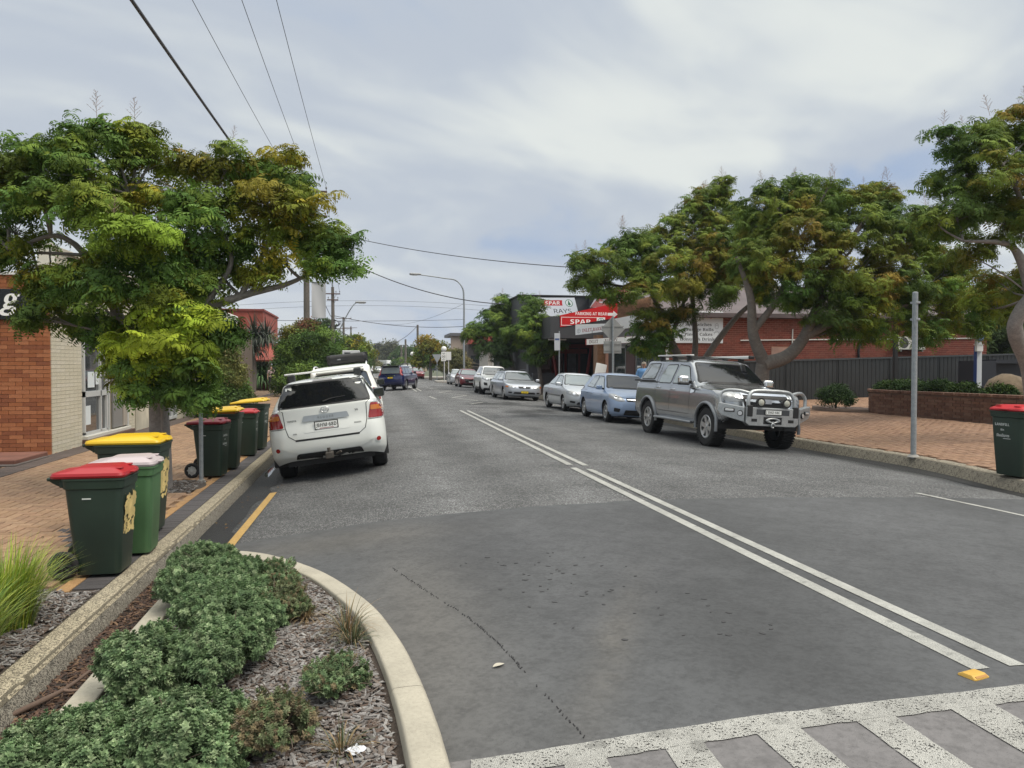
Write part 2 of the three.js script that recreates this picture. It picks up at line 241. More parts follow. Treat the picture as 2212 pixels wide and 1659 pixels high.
function marking(name, geos, label, m = PAINT, group) { const g = geos.length > 1 ? mergeGeometries(geos.map(clean)) : geos[0]; return tag(struct(name, g, m), label, null, group); }
marking('road_marking', [stripe([[3.14, -3.46], [3.13, -11.55]], 0.1)], 'left line of the near white double centre line');
marking('road_marking', [stripe([[3.36, -3.46], [3.32, -11.3]], 0.1)], 'right line of the near white double centre line');
marking('road_marking', [stripe([[3.17, -11.9], [3.22, -27.2]], 0.1)], 'left line of the far white double centre line');
marking('road_marking', [stripe([[3.39, -11.75], [3.47, -27.1]], 0.1)], 'right line of the far white double centre line');
marking('road_marking', [stripe([[3.14, -40.2], [3.2, -37]], 0.1)], 'short white dash in the middle of the street past the double line');
marking('road_marking', [stripe([[2.97, -48], [3.1, -60]], 0.1), stripe([[3.28, -48.4], [3.4, -60]], 0.1)], 'white double line on the road beside the blue car');
marking('road_marking', [stripe([[5.0, -35.2], [4.14, -38.5], [5.31, -41.9], [4.15, -46], [5.31, -49.8], [4.16, -53.6], [5.32, -57]], 0.11)], 'white zigzag line in the lane beside the parked cars');
marking('road_marking', [stripe([[4.2, -31.9], [5.05, -33.85]], 0.1)], 'slanting white bay line beside the silver wagon');
marking('road_marking', [stripe([[4.6, -76], [5.6, -76]], 0.8)], 'white give way bar at the far intersection');
marking('road_marking', [stripe([[7.1, -8.95], [7.2, -7.9], [7.34, -5]], 0.08)], 'thin white edge line near the right hand gutter');
marking('road_marking', [stripe([[-1.45, -8.1], [-1.4, -11.95]], 0.1)], 'yellow no stopping line beside the left gutter', mat([0.42, 0.27, 0.09], 0.8, { map: rep(TX.smooth, 2) }));
{ // raised threshold with piano-key markings in the immediate foreground
  const y0 = 0.010, jag = (x) => 0.025 * (fbm3(x * 6, 3, 1, 4) - 0.5);
  const g = grid(140, 24, (u, v) => { const x = lerp(0.33, 6.5, u), z = lerp(2, -3.235 + jag(x), v); return [x, roadY(x) + y0 + 0.004 * v, z]; });
  tag(struct('crossing', uvMetres(g), mat([0.155, 0.148, 0.15], 0.75, { map: rep(TX.smooth, 0.7), bump: rep(TX.smooth, 1.3), bs: 0.0015 })), 'smooth purplish grey raised threshold at the bottom edge of the view');
  const alpha = (() => { const n = 1024, d = new Uint8Array(n * n * 4); const r = n64; for (let j = 0; j < n; j++) for (let i = 0; i < n; i++) { const u = i / n, v = j / n, a = 0.62 * r(u, v, 2) + 0.3 * n64((u * 2) % 1, (v * 2) % 1, 2), b = n8(u, v, 3), k = (j * n + i) * 4; const on = a > 0.31 + 0.2 * (b - 0.42) + 0.1 * (n4(u, v, 3) - 0.5) ? 255 : 0; d[k] = d[k + 1] = d[k + 2] = on; d[k + 3] = 255; } const t = new THREE.DataTexture(d, n, n, THREE.RGBAFormat); t.wrapS = t.wrapT = THREE.RepeatWrapping; t.magFilter = THREE.LinearFilter; t.needsUpdate = true; return rep(t, 2.2); })();
  const pm = mat([0.46, 0.455, 0.425], 0.8, { map: rep(TX.worn, 0.45), bump: rep(TX.chipB, 1.1), bs: 0.004 }); pm.alphaMap = alpha; pm.alphaTest = 0.5;
  const bar = (x0, x1, z0, z1) => uvMetres(grid(Math.max(2, Math.round((x1 - x0) / 0.03)), 30, (u, v) => { const x = lerp(x0, x1, u), z = lerp(z0, z1, v), e = 0.012; const jx = (u === 0 ? 1 : u === 1 ? 1 : 0) * e * (fbm3(z * 14, x0 * 9, 2, 3) - 0.5) * 2, jz = v === 1 ? jag(x) : v === 0 ? 0.02 * (fbm3(x * 18, 5, 6, 3) - 0.5) : 0; return [x + jx, roadY(x) + y0 + 0.004 + 0.004 * 1 + 0.001, z + jz]; }));
  const gs = [bar(0.42, 6.4, -3.075, -3.225)], edges = [[0.79, 0.975], [1.235, 1.41], [1.67, 1.875], [2.15, 2.345], [2.635, 2.86], [3.12, 3.34], [3.6, 3.82], [4.1, 4.3]];
  for (const [a, b] of edges) gs.push(bar(a, b, 0.5, -3.077)); gs.push(bar(0.42, 0.57, 0.5, -3.077));
  marking('road_marking', gs, 'speckled white painted bars across the raised threshold', pm);
}
// ---------- kerbs ----------
function kerbGeo(path, sect, jitter = 0, side = 1) { // path of [x,y,z] (top road-side edge), sect of [out,dy] from road side to back
  const cum = [0]; for (let i = 1; i < path.length; i++) cum.push(cum[i - 1] + Math.hypot(path[i][0] - path[i - 1][0], path[i][2] - path[i - 1][2]));
  const n = path.length - 1, m = sect.length - 1, g = grid(m, n, (u, v) => {
    const i = Math.round(v * n), j = Math.round(u * m), a = path[Math.max(0, i - 1)], b = path[Math.min(n, i + 1)], dx = b[0] - a[0], dz = b[2] - a[2], l = Math.hypot(dx, dz), nx = -dz / l * side, nz = dx / l * side, [o, dy] = sect[j], p = path[i];
    const jt = jitter ? jitter * ((fbm3(p[0] * 9 + j, j * 3, p[2] * 9, 3) - 0.5) * 2 + (fbm3(p[0] * 2 + j * 0.3, 7, p[2] * 2.2, 2) - 0.5) * 2.5) : 0;
    return [p[0] + nx * (o + jt), p[1] + dy + jt * 0.6, p[2] + nz * (o + jt)];
  });
  return uvMetres(g);
}
const dense = (pts, s = 0.1) => { const c = new THREE.CatmullRomCurve3(pts.map((p) => V(...p)), false, 'centripetal'), L = c.getLength(), n = Math.ceil(L / s); return c.getSpacedPoints(n).map((p) => [p.x, p.y, p.z]); };
const AGG = mat([0.4, 0.365, 0.29], 0.9, { map: rep(TX.aggregate, 2.6), bump: rep(TX.aggregate, 2.6), bs: 0.008 }), AGGF = mat([0.22, 0.21, 0.19], 0.92, { map: rep(TX.aggregate, 3.3), bump: rep(TX.aggregate, 3.3), bs: 0.008 });
{
  const path = []; for (let z = 1; z > -24; z -= 0.05) path.push([-1.95, 0.004 + 0.006 * (fbm3(0, 1, z, 2) - 0.5), z]); for (let z = -24; z > -96; z -= 1) path.push([-1.95, 0.004, z]);
  const lk = tag(struct('kerb', kerbGeo(path, [[0.012, -0.03], [0, -0.008], [-0.015, 0.002], [-0.08, 0.006], [-0.15, 0.005], [-0.165, 0], [-0.17, -0.1]], 0.006, 1), AGG), 'rough exposed aggregate kerb along the left footpath'); put('kerb_face', kerbGeo(path, [[0.09, -0.19], [0.06, -0.12], [0.035, -0.07], [0.012, -0.03]], 0.006, 1), AGGF, lk);
  const p2 = []; for (let z = 2; z > -40; z -= 0.12) p2.push([KR(z), 0.165, z]); for (let z = -40; z > -74; z -= 1) p2.push([KR(z), 0.165, z]);
  tag(struct('kerb', kerbGeo(p2, [[-0.07, -0.22], [-0.03, -0.1], [-0.008, -0.02], [0.01, 0], [0.09, 0.006], [0.2, 0.004], [0.21, -0.1]], 0.006, 1), mat([0.3, 0.28, 0.24], 0.9, { map: rep(TX.aggregate, 2), bump: rep(TX.aggregate, 2), bs: 0.006 })), 'weathered concrete kerb along the right plaza');
  // gutters
  const wet = mat([0.013, 0.013, 0.014], 0.6, { map: rep(TX.blotch, 0.6), bump: rep(TX.chipB, 0.75), bs: 0.003 });
  tag(struct('gutter', uvMetres(grid(8, 400, (u, v) => { const z = lerp(-7.6, -46, v), w = 0.36 + 0.3 * (fbm3(1, 4, z * 1.7, 3) - 0.4), x = lerp(-1.9, -1.9 + w, u); return [x, roadY(x) + 0.006 * Math.sin(u * Math.PI * 0.5 + 1.57) + 0.004, z]; })), wet), 'wet dark gutter under the left kerb');
  tag(struct('gutter', uvMetres(grid(8, 400, (u, v) => { const z = lerp(0, -46, v), w = 0.42 + 0.3 * (fbm3(1, 9, z * 1.1, 3) - 0.4), x = lerp(KR(z) - w, KR(z) + 0.05, u); return [x, roadY(x) + 0.006, z]; })), wet), 'wet dark gutter under the right kerb');
  tag(struct('puddle', new THREE.CircleGeometry(1, 28).rotateX(-Math.PI / 2).scale(0.11, 1, 0.75).translate(-1.72, -0.128, -14.6), mat([0.02, 0.02, 0.02], 0.02)), 'thin bright puddle in the gutter by the white car');
}
// ---------- planted island with cream kerb ----------
const ISO = [[-1.30, -7.78, 0], [-1.06, -7.62, 0.012], [-0.83, -7.34, 0.03], [-0.41, -6.66, 0.06], [-0.02, -5.57, 0.11], [0.15, -4.78, 0.14], [0.235, -4.12, 0.16], [0.285, -3.55, 0.17], [0.31, -3.0, 0.18], [0.33, -2, 0.18], [0.34, 0.6, 0.18]];
{
  const KC = mat([0.43, 0.395, 0.32], 0.8, { map: rep(TX.concrete, 1.2), bump: rep(TX.concrete, 3), bs: 0.0015 });
  const path = dense([[-1.46, 0, -7.7], ...ISO.map(([x, z, y]) => [x, y, z])].map((p) => [p[0], p[1] + 0.01, p[2]]), 0.06);
  const kerb = (p) => kerbGeo(p, [[0.035, -0.14], [0.03, -0.09], [0.014, -0.012], [-0.004, 0.002], [-0.07, 0.004], [-0.135, 0.002], [-0.15, -0.012], [-0.155, -0.1]], 0.0012, -1);
  const t = thing('traffic_island_kerb', 'clean cream concrete kerb curving round the planted island', 'kerb'); t.userData.kind = 'structure';
  const cuts = [0, 0.28, 0.5, 0.655, 1]; for (let i = 0; i < 4; i++) { const a = Math.round(cuts[i] * (path.length - 1)), b = Math.round(cuts[i + 1] * (path.length - 1)); put('kerb_stone', kerb(path.slice(a, b + 1).map((p, k, l) => { const e = 0.004; if (k === 0 && i) { const q = l[1]; const d = Math.hypot(q[0] - p[0], q[2] - p[2]); return [p[0] + (q[0] - p[0]) * e / d, p[1], p[2] + (q[2] - p[2]) * e / d]; } return p; })), KC, t); }
  put('kerb_stone', box(-1.6, -0.13, -7.6, -1.45, 0.0, 1, 0.012), KC, t);
  // soil
  const sh = new THREE.Shape(); sh.moveTo(-1.47, 0.6); sh.lineTo(-1.47, -7.6); for (const [x, z] of ISO) sh.lineTo(x - 0.08, z + 0.05); sh.lineTo(0.26, 0.6);
  const g = new TessellateModifier(0.3, 5).modify(new THREE.ShapeGeometry(sh)); const p = g.attributes.position;
  for (let i = 0; i < p.count; i++) { const x = p.getX(i), z = p.getY(i); p.setXYZ(i, x, bedY(x, z), z); } g.computeVertexNormals();
  tag(struct('garden_bed', uvMetres(g), mat([0.075, 0.055, 0.042], 0.95, { map: rep(TX.bark, 1.4), bump: rep(TX.bark, 2), bs: 0.02, side: true })), 'dark mulched soil inside the cream kerb');
}
function bedY(x, z) { return clamp(lerp(-0.04, 0.13, (x + 1.45) / 1.7)) + (x < -1.2 ? -0.03 : 0) + 0.03 * (fbm3(x * 2, 1, z * 2, 3) - 0.5); }
function inIsland(x, z) { if (x < -1.42 || z > 0.5) return false; for (let i = 1; i < ISO.length; i++) { const [xa, za] = ISO[i - 1], [xb, zb] = ISO[i]; if (z >= za && z <= zb) return x < lerp(xa, xb, (z - za) / (zb - za)) - 0.19; } return z > -2 && x < 0.15; }
// ---------- footpaths of laid pavers ----------
const paverVar = [[0.32, 0.20, 0.115], [0.335, 0.212, 0.125], [0.305, 0.188, 0.108], [0.345, 0.222, 0.135], [0.315, 0.192, 0.116], [0.285, 0.175, 0.105]];
const PG = new RoundedBoxGeometry(1, 0.05, 1, 1, 0.004);
const PGeo = { h: uvMetres(new RoundedBoxGeometry(0.227, 0.05, 0.111, 1, 0.006)), v: uvMetres(new RoundedBoxGeometry(0.111, 0.05, 0.227, 1, 0.006)) };
const PM = paverVar.map((c) => mat(c, 0.8, { map: rep(TX.grain, 2.5), bump: rep(TX.grainB, 3), bs: 0.0015 }));
const PMi = mat([1, 1, 1], 0.8, { map: rep(TX.grain, 2.5), bump: rep(TX.grainB, 3), bs: 0.0015 });
function lay(parent, inside, yOf, x0, x1, z0, z1, near, tint = [1, 1, 1], seed = 3) { // herringbone; the nearest `near` pieces are single meshes
  const r = R32(seed), c = 0.115, all = [];
  for (let i = Math.floor(x0 / c); i < x1 / c; i++) for (let j = Math.floor(z0 / c); j < z1 / c; j++) {
    const d = (((i - j) % 4) + 4) % 4; let kind; if (d === 0) kind = 'h'; else if (d === 3) kind = 'v'; else continue;
    const x = (i + (kind === 'h' ? 1 : 0.5)) * c, z = (j + (kind === 'h' ? 0.5 : 1)) * c; if (!inside(x, z)) continue;
    all.push({ kind, x, z, y: yOf(x, z) - 0.025 + rr(-0.002, 0.002, r), k: Math.floor(r() * 6), rx: rr(-0.012, 0.012, r), rz: rr(-0.012, 0.012, r), d: x * x + z * z, b: rr(0.88, 1.1, r) * (0.85 + 0.3 * fbm3(x * 0.6, 2, z * 0.6, 3)) });
  }
  all.sort((a, b) => a.d - b.d);
  const rest = { h: [[], []], v: [[], []] };
  all.forEach((p, n) => {
    if (n < near) { const m = put('paver', PGeo[p.kind], PM[p.k], parent); m.position.set(p.x, p.y, p.z); m.rotation.set(p.rx, 0, p.rz); return; }
    rest[p.kind][0].push(xf(p.x, p.y, p.z, p.rx, 0, p.rz)); const q = paverVar[p.k]; rest[p.kind][1].push(new THREE.Color().setRGB(q[0] * p.b * tint[0], q[1] * p.b * tint[1], q[2] * p.b * tint[2]));
  });
  for (const k of ['h', 'v']) if (rest[k][0].length) instanced('paver_field', PGeo[k], PMi, rest[k][0], rest[k][1], parent, 'stuff');
}
{
  const g = uvMetres(grid(6, 60, (u, v) => { const x = lerp(-9, -2.1, u), z = lerp(2, -110, v); return [x, leftY(x) - 0.03, z]; }));
  const f = struct('footpath', g, mat([0.2, 0.13, 0.08], 0.9, { map: rep(TX.grain, 0.8) })); tag(f, 'tan brick paved footpath in front of the shops on the left');
  const pit = (x, z) => blob(x, z, -2.95, -12.1, 0.62, 0.75) > 0.4;
  lay(f, (x, z) => x < -2.53 && x > -6.0 && !(x > -3.75 && z > -6.8) && !pit(x, z), (x) => leftY(x), -6.1, -2.6, -24, -5.5, 240, [1, 1, 1], 3);
  const far = uvMetres(grid(4, 30, (u, v) => { const x = lerp(-6.05, -2.62, u), z = lerp(-24, -110, v); return [x, leftY(x), z]; }));
  put('far_paving', far, mat([0.29, 0.18, 0.105], 0.85, { map: rep(TX.blotch, 0.5) }), f);
  // dark border course, tan soldier course
  const dk = [], dc = [], r = R32(9), tn = [], tc = [];
  for (let z = -6.75; z > -60; z -= 0.118) for (let k = 0; k < 1; k++) { const b = rr(0.75, 1.2, r); dk.push(xf(-2.235 - k * 0.232, -0.0225 + rr(-0.002, 0.002, r), z)); dc.push(new THREE.Color().setRGB(0.075 * b, 0.068 * b, 0.07 * b)); }
  for (let z = -6.75; z > -60; z -= 0.232) { const b = rr(0.85, 1.15, r); tn.push(xf(-2.41, -0.02, z)); tc.push(new THREE.Color().setRGB(0.36 * b, 0.21 * b, 0.09 * b)); }
  instanced('border_pavers', PGeo.h, PMi, dk, dc, f, 'stuff'); instanced('soldier_course', PGeo.v, PMi, tn, tc, f, 'stuff');
  // wedge of dark pavers beside the bins and dark course along the shop fronts
  const wk = [], wc = []; for (let i = 0; i < 9; i++) for (let k = 0; k <= i * 0.55; k++) { wk.push(xf(-2.78 - k * 0.116, leftY(-2.8) + 0.004 - 0.02, -8.1 - i * 0.116)); wc.push(new THREE.Color().setRGB(0.08, 0.07, 0.072)); }
  instanced('border_pavers', PGeo.v, PMi, wk, wc, f, 'stuff');
  const sk = [], sc = []; for (let z = -10; z > -60; z -= 0.118) for (let k = 0; k < 2; k++) { const b = rr(0.8, 1.2, r); sk.push(xf(-5.7 - k * 0.232, leftY(-5.8) - 0.018, z)); sc.push(new THREE.Color().setRGB(0.1 * b, 0.075 * b, 0.065 * b)); }
  instanced('border_pavers', PGeo.h, PMi, sk, sc, f, 'stuff');
  put('tree_pit', uvMetres(new THREE.CircleGeometry(0.62, 20).rotateX(-Math.PI / 2).scale(0.9, 1, 1.15).translate(-2.95, leftY(-2.95) - 0.012, -12.1)), mat([0.07, 0.055, 0.045], 0.95, { map: rep(TX.bark, 1.5) }), f);
}
{
  const g = uvMetres(grid(24, 60, (u, v) => { const z = lerp(2, -110, v), x = lerp(KR(Math.max(z, -74)) + 0.2, 46, u * u); return [x, plazaY(x) - 0.03, z]; }));
  const f = struct('footpath', g, mat([0.13, 0.085, 0.065], 0.9, { map: rep(TX.grain, 0.8) })); tag(f, 'brick paved plaza on the right in front of the dark fence');
  lay(f, (x, z) => x > KR(z) + 0.24 && x < 27 && z > -28.9 && z < -6 && (x < 15.4 + (z + 20) * -0.02 || z < -21.6 || x > 22) && z * -1 > (x - 9) * 0.55 + 4, (x) => plazaY(x), 9.4, 22, -29, -6, 300, [0.98, 0.93, 0.98], 21);
  put('far_paving', uvMetres(grid(6, 30, (u, v) => { const x = lerp(9.7, 13, u), z = lerp(-28.9, -74, v); return [x, plazaY(x), z]; })), mat([0.27, 0.165, 0.11], 0.85, { map: rep(TX.blotch, 0.5) }), f);
}
// ---------- buildings ----------
const wb = (mb, name, m, parent) => { const g = mb.geo(); let o = V(0, 0, 0), q = parent; while (q && q !== scene) { o.add(q.position); q = q.parent; } return put(name, g.translate(-o.x, -o.y, -o.z), m, parent); };
const B = (x0, y0, z0, x1, y1, z1, b) => new MB().box(x0, y0, z0, x1, y1, z1, b);
function brickWall(parent, { o, u, n, w, h, holes = [], bl = 0.24, bh = 0.079, j = 0.008, max = 300, cols, rough = 0.85, depth = 0.03, seed = 1, y0 = 0, jitter = 0.12, dark }) {
  const r = R32(seed), base = V(...o), U = V(...u), N = V(...n), q = new THREE.Quaternion().setFromRotationMatrix(M4().makeBasis(U, UP, N)), all = [];
  for (let row = 0; row * bh < h - 0.01; row++) {
    const v = row * bh + bh / 2, off = (row % 2) * bl / 2;
    for (let k = -1; k * bl < w + bl; k++) {
      let a = k * bl + off, b = a + bl; a = Math.max(0, a); b = Math.min(w, b); if (b - a < 0.03) continue;
      let parts = [[a, b]]; for (const [h0, v0, h1, v1] of holes) if (v > v0 && v < v1) parts = parts.flatMap(([c, d]) => [[c, Math.min(d, h0)], [Math.max(c, h1), d]].filter(([e, f]) => f - e > 0.03));
      for (const [c, d] of parts) { const p = base.clone().addScaledVector(U, (c + d) / 2).addScaledVector(UP, v).addScaledVector(N, depth / 2 - 0.012 + rr(-0.0015, 0.0015, r)); all.push({ p, w: d - c - j, d: p.distanceToSquared(EYE), k: Math.floor(r() * cols.length), b: rr(1 - jitter, 1 + jitter, r) * (dark ? dark((c + d) / 2, v) : 1) }); }
    }
  }
  all.sort((a, b) => a.d - b.d);
  const g = uvMetres(new THREE.BoxGeometry(bl - j, bh - j, depth)), off = V(0, 0, 0); let pp = parent; while (pp && pp !== scene) { off.add(pp.position); pp = pp.parent; }
  const ms = cols.map((c) => mat(c, rough, { map: rep(TX.brick, 4), bump: rep(TX.brick, 4), bs: 0.002 })), mi = mat([1, 1, 1], rough, { map: rep(TX.brick, 4), bump: rep(TX.brick, 4), bs: 0.002 }), im = [], ic = [];
  all.forEach((e, i) => {
    const p = e.p.sub(off), sx = e.w / (bl - j);
    if (i < max) { const m = put('brick', g, ms[e.k], parent); m.position.copy(p); m.quaternion.copy(q); m.scale.x = sx; }
    else { im.push(M4().compose(p, q, V(sx, 1, 1))); const c = cols[e.k]; ic.push(new THREE.Color().setRGB(c[0] * e.b, c[1] * e.b, c[2] * e.b)); }
  });
  if (im.length) instanced('brick_field', g, mi, im, ic, parent, 'stuff');
}
function textPanel(parent, name, corners, w, h, draw, rough = 0.5) { // quad in world space (tl, tr, br, bl)
  const [a, b, c, d] = corners.map((p) => p.isVector3 ? p : V(...p)), g = new THREE.BufferGeometry(), o = V(0, 0, 0); let q = parent; while (q && q !== scene) { o.add(q.position); q = q.parent; }
  g.setAttribute('position', new THREE.Float32BufferAttribute([a, b, c, d].flatMap((p) => p.clone().sub(o).toArray()), 3)); g.setAttribute('uv', new THREE.Float32BufferAttribute([0, 1, 1, 1, 1, 0, 0, 0], 2)); g.setIndex([0, 3, 1, 1, 3, 2]); g.computeVertexNormals();
  return put(name, g, mat(0xffffff, rough, { map: canvasTex(w, h, draw) }), parent);
}
{ // corner shop on the left
  const t = thing('corner_shop', 'corner shop with orange brick side wall and cream brick front', 'shop', [-6.1, 0.06, -16.43]);
  const dull = mat([0.2, 0.085, 0.045], 0.9), creamP = mat([0.6, 0.56, 0.45], 0.75, { map: rep(TX.blotch, 0.5) });
  const w = wb(B(-10, 0, -29.2, -6.11, 3.56, -16.45), 'wall', mat([0.14, 0.055, 0.03], 0.95), t);
  brickWall(w, { o: [-9.6, 0.06, -16.45], u: [1, 0, 0], n: [0, 0, 1], w: 3.5, h: 3.5, bl: 0.25, bh: 0.0795, j: 0.008, max: 230, cols: [[0.37, 0.13, 0.05], [0.41, 0.155, 0.065], [0.34, 0.115, 0.045], [0.44, 0.17, 0.075], [0.31, 0.105, 0.045], [0.27, 0.09, 0.04]], seed: 4 });
  wb(B(-9.6, 3.56, -16.48, -6.08, 3.62, -16.40, 0.008), 'coping', M.white, t);
  const f = wb(B(-6.12, 0, -29.2, -6.108, 3.0, -16.44), 'front_wall', mat([0.2, 0.17, 0.12], 0.9), t);
  brickWall(f, { o: [-6.108, 0.07, -16.46], u: [0, 0, -1], n: [1, 0, 0], w: 1.62, h: 2.9, bl: 0.46, bh: 0.0765, j: 0.006, max: 120, cols: [[0.6, 0.56, 0.44], [0.58, 0.54, 0.42], [0.62, 0.58, 0.47]], seed: 6, jitter: 0.05 });
  brickWall(f, { o: [-6.108, 0.07, -21.2], u: [0, 0, -1], n: [1, 0, 0], w: 0.7, h: 2.9, bl: 0.46, bh: 0.0765, j: 0.006, max: 80, cols: [[0.6, 0.56, 0.44], [0.58, 0.54, 0.42]], seed: 7, jitter: 0.05 });
  wb(B(-6.11, 0.05, -24.3, -6.07, 2.95, -21.95, 0.01), 'wall_panel', creamP, t); wb(B(-6.11, 0.05, -29.2, -6.07, 2.95, -26.3, 0.01), 'wall_panel', creamP, t);
  wb(B(-6.11, 2.5, -21.2, -6.06, 2.95, -18.1, 0.005), 'header_board', mat([0.04, 0.055, 0.055], 0.5), t);
  // shop window with mullions, blinds, notices
  const al = mat([0.55, 0.57, 0.57], 0.4, { metal: 0.2 }), win = wb(B(-6.13, 0.3, -19.55, -6.10, 2.48, -18.12), 'window', M.shopGlass, t);
  const fr = new MB(); for (const [a, b] of [[-18.16, -18.1], [-19.2, -19.14], [-19.62, -19.55]]) fr.box(-6.11, 0.3, b === -18.1 ? -18.17 : a, -6.05, 2.5, b); fr.box(-6.11, 0.27, -19.6, -6.05, 0.34, -18.1).box(-6.11, 1.12, -19.6, -6.05, 1.24, -18.1).box(-6.11, 2.43, -19.6, -6.05, 2.5, -18.1); wb(fr, 'frame', al, win);
  const bl = new MB(); for (let i = 0; i < 11; i++) bl.add(new THREE.BoxGeometry(0.004, 1.9, 0.075).rotateY(0.5).translate(-6.16, 1.4, -18.25 - i * 0.09)); wb(bl, 'blind', mat([0.32, 0.34, 0.32], 0.7), win);
  const paper = new MB(); for (const [z, y, a, h] of [[-18.3, 0.5, 0.3, 0.42], [-18.45, 1.32, 0.42, 0.35], [-18.95, 1.38, 0.22, 0.3]]) paper.box(-6.098, y, z - a, -6.094, y + h, z); wb(paper, 'notice', mat([0.62, 0.68, 0.7], 0.6), win);
  wb(B(-6.12, 0.06, -21.2, -5.98, 0.27, -18.08, 0.01), 'sill', mat([0.5, 0.49, 0.44], 0.8), t); wb(B(-6.1, 0.0, -21.25, -5.9, 0.2, -18.05, 0.01), 'step', mat([0.12, 0.07, 0.055], 0.85, { map: rep(TX.brick, 2) }), t);
  const dr = wb(B(-6.9, 0.28, -21.1, -6.109, 2.5, -19.66), 'door', mat([0.02, 0.02, 0.02], 0.8), t);  // solid near-black block: shade of the doorway interior put into the colour
  wb(new MB().box(-6.11, 0.28, -19.72, -6.03, 2.5, -19.66).box(-6.11, 0.28, -21.18, -6.03, 2.5, -21.1).box(-6.11, 2.44, -21.1, -6.03, 2.5, -19.7), 'door_frame', al, dr);
  wb(B(-6.105, 0.3, -20.75, -6.06, 1.55, -20.05, 0.005), 'door_leaf', mat([0.2, 0.2, 0.195], 0.6), dr); wb(B(-6.1, 0.3, -21.1, -6.05, 2.44, -20.8, 0.005), 'side_panel', mat([0.33, 0.3, 0.26], 0.6), dr);
  const w2 = wb(B(-6.13, 0.2, -26.25, -6.1, 2.4, -24.35), 'window', M.shopGlass, t); const f2 = new MB(); for (const z of [-24.4, -25.0, -25.7, -26.25]) f2.box(-6.11, 0.2, z - 0.06, -6.04, 2.4, z); f2.box(-6.11, 0.14, -26.3, -6.04, 0.22, -24.34); wb(f2, 'frame', al, w2);
  for (let i = 0; i < 7; i++) wb(new MB().add(new THREE.BoxGeometry(0.03, 0.172, 12.8).rotateZ(0.07).translate(-6.065, 3.0 + 0.16 * i + 0.08, -22.8)), 'weatherboard', creamP, t);
  wb(new MB().box(-6.3, 2.93, -16.52, -6.02, 4.2, -16.40, 0.01), 'corner_trim', mat([0.66, 0.64, 0.56], 0.7), t); wb(B(-6.35, 4.08, -29.2, -6.0, 4.16, -16.44, 0.01), 'capping', creamP, t);
  const s = thing('wall_sign', 'black board with white slanted letter g on the orange brick wall', 'sign', [-7.4, 2.7, -16.42]);
  const sh = new THREE.Shape(); sh.moveTo(-2, 0); sh.lineTo(0.86, 0); sh.quadraticCurveTo(1.06, 0.06, 1.08, 0.3); sh.quadraticCurveTo(1.06, 0.54, 0.9, 0.58); sh.lineTo(-2, 0.58); put('board', uvMetres(new THREE.ExtrudeGeometry(sh, { depth: 0.04, bevelEnabled: true, bevelSize: 0.006, bevelThickness: 0.006, bevelSegments: 1 })), mat([0.012, 0.014, 0.018], 0.12), s);
  textPanel(s, 'lettering', [V(-7.3, 3.27, -16.366), V(-6.58, 3.27, -16.366), V(-6.58, 2.71, -16.366), V(-7.3, 2.71, -16.366)], 256, 198, (x, W, H) => { x.fillStyle = '#0b0d10'; x.fillRect(0, 0, W, H); x.fillStyle = '#f2f2f0'; x.font = 'italic bold 190px sans-serif'; x.textAlign = 'center'; x.fillText('g', 178, 132); }, 0.2);
  const st = thing('low_step', 'low worn brick step on the pavement by the orange wall', 'step', [-6.9, 0.08, -15.2]);
  const b = new MB(); b.box(-1.5, 0, -0.75, 0.92, 0.1, 0.65, 0.02); b.build('step_slab', mat([0.2, 0.085, 0.06], 0.85, { map: rep(TX.blotch, 0.8) }), st); box; new MB().box(-1.5, 0, -0.6, 0.99, 0.03, 0.82, 0.01).build('footing', mat([0.12, 0.1, 0.09], 0.9, { map: rep(TX.grain, 2) }), st);
}
{ // brown brick veranda further along
  const t = thing('veranda_shop', 'brown brick shop with posts and cream awning behind the creeper', 'shop', [-6.2, 0.06, -31.3]);
  const w = wb(B(-10, 0, -44, -6.22, 3.2, -31.2), 'wall', mat([0.13, 0.1, 0.08], 0.9), t);
  brickWall(w, { o: [-6.22, 0.06, -31.3], u: [0, 0, -1], n: [1, 0, 0], w: 6, h: 1.2, max: 120, bl: 0.24, bh: 0.086, j: 0.012, cols: [[0.16, 0.07, 0.045], [0.13, 0.06, 0.04], [0.19, 0.085, 0.055]], seed: 12 });
  brickWall(w, { o: [-6.9, 0.06, -31.19], u: [1, 0, 0], n: [0, 0, 1], w: 0.68, h: 3, max: 100, bl: 0.24, bh: 0.086, j: 0.012, cols: [[0.16, 0.07, 0.045], [0.19, 0.085, 0.055]], seed: 13 });
  wb(B(-6.23, 1.3, -37, -6.19, 2.9, -31.8), 'window', M.shopGlass, t);
  for (const z of [-31.6, -33.6, -35.6]) wb(B(-6.2, 0, z - 0.14, -6.04, 3.1, z, 0.01), 'post', mat([0.06, 0.03, 0.022], 0.7), t);
  const a = new MB(); a.box(-7.6, 3.1, -38, -5.98, 4.15, -31.4, 0.09); wb(a, 'awning', mat([0.62, 0.62, 0.58], 0.6), t);
}
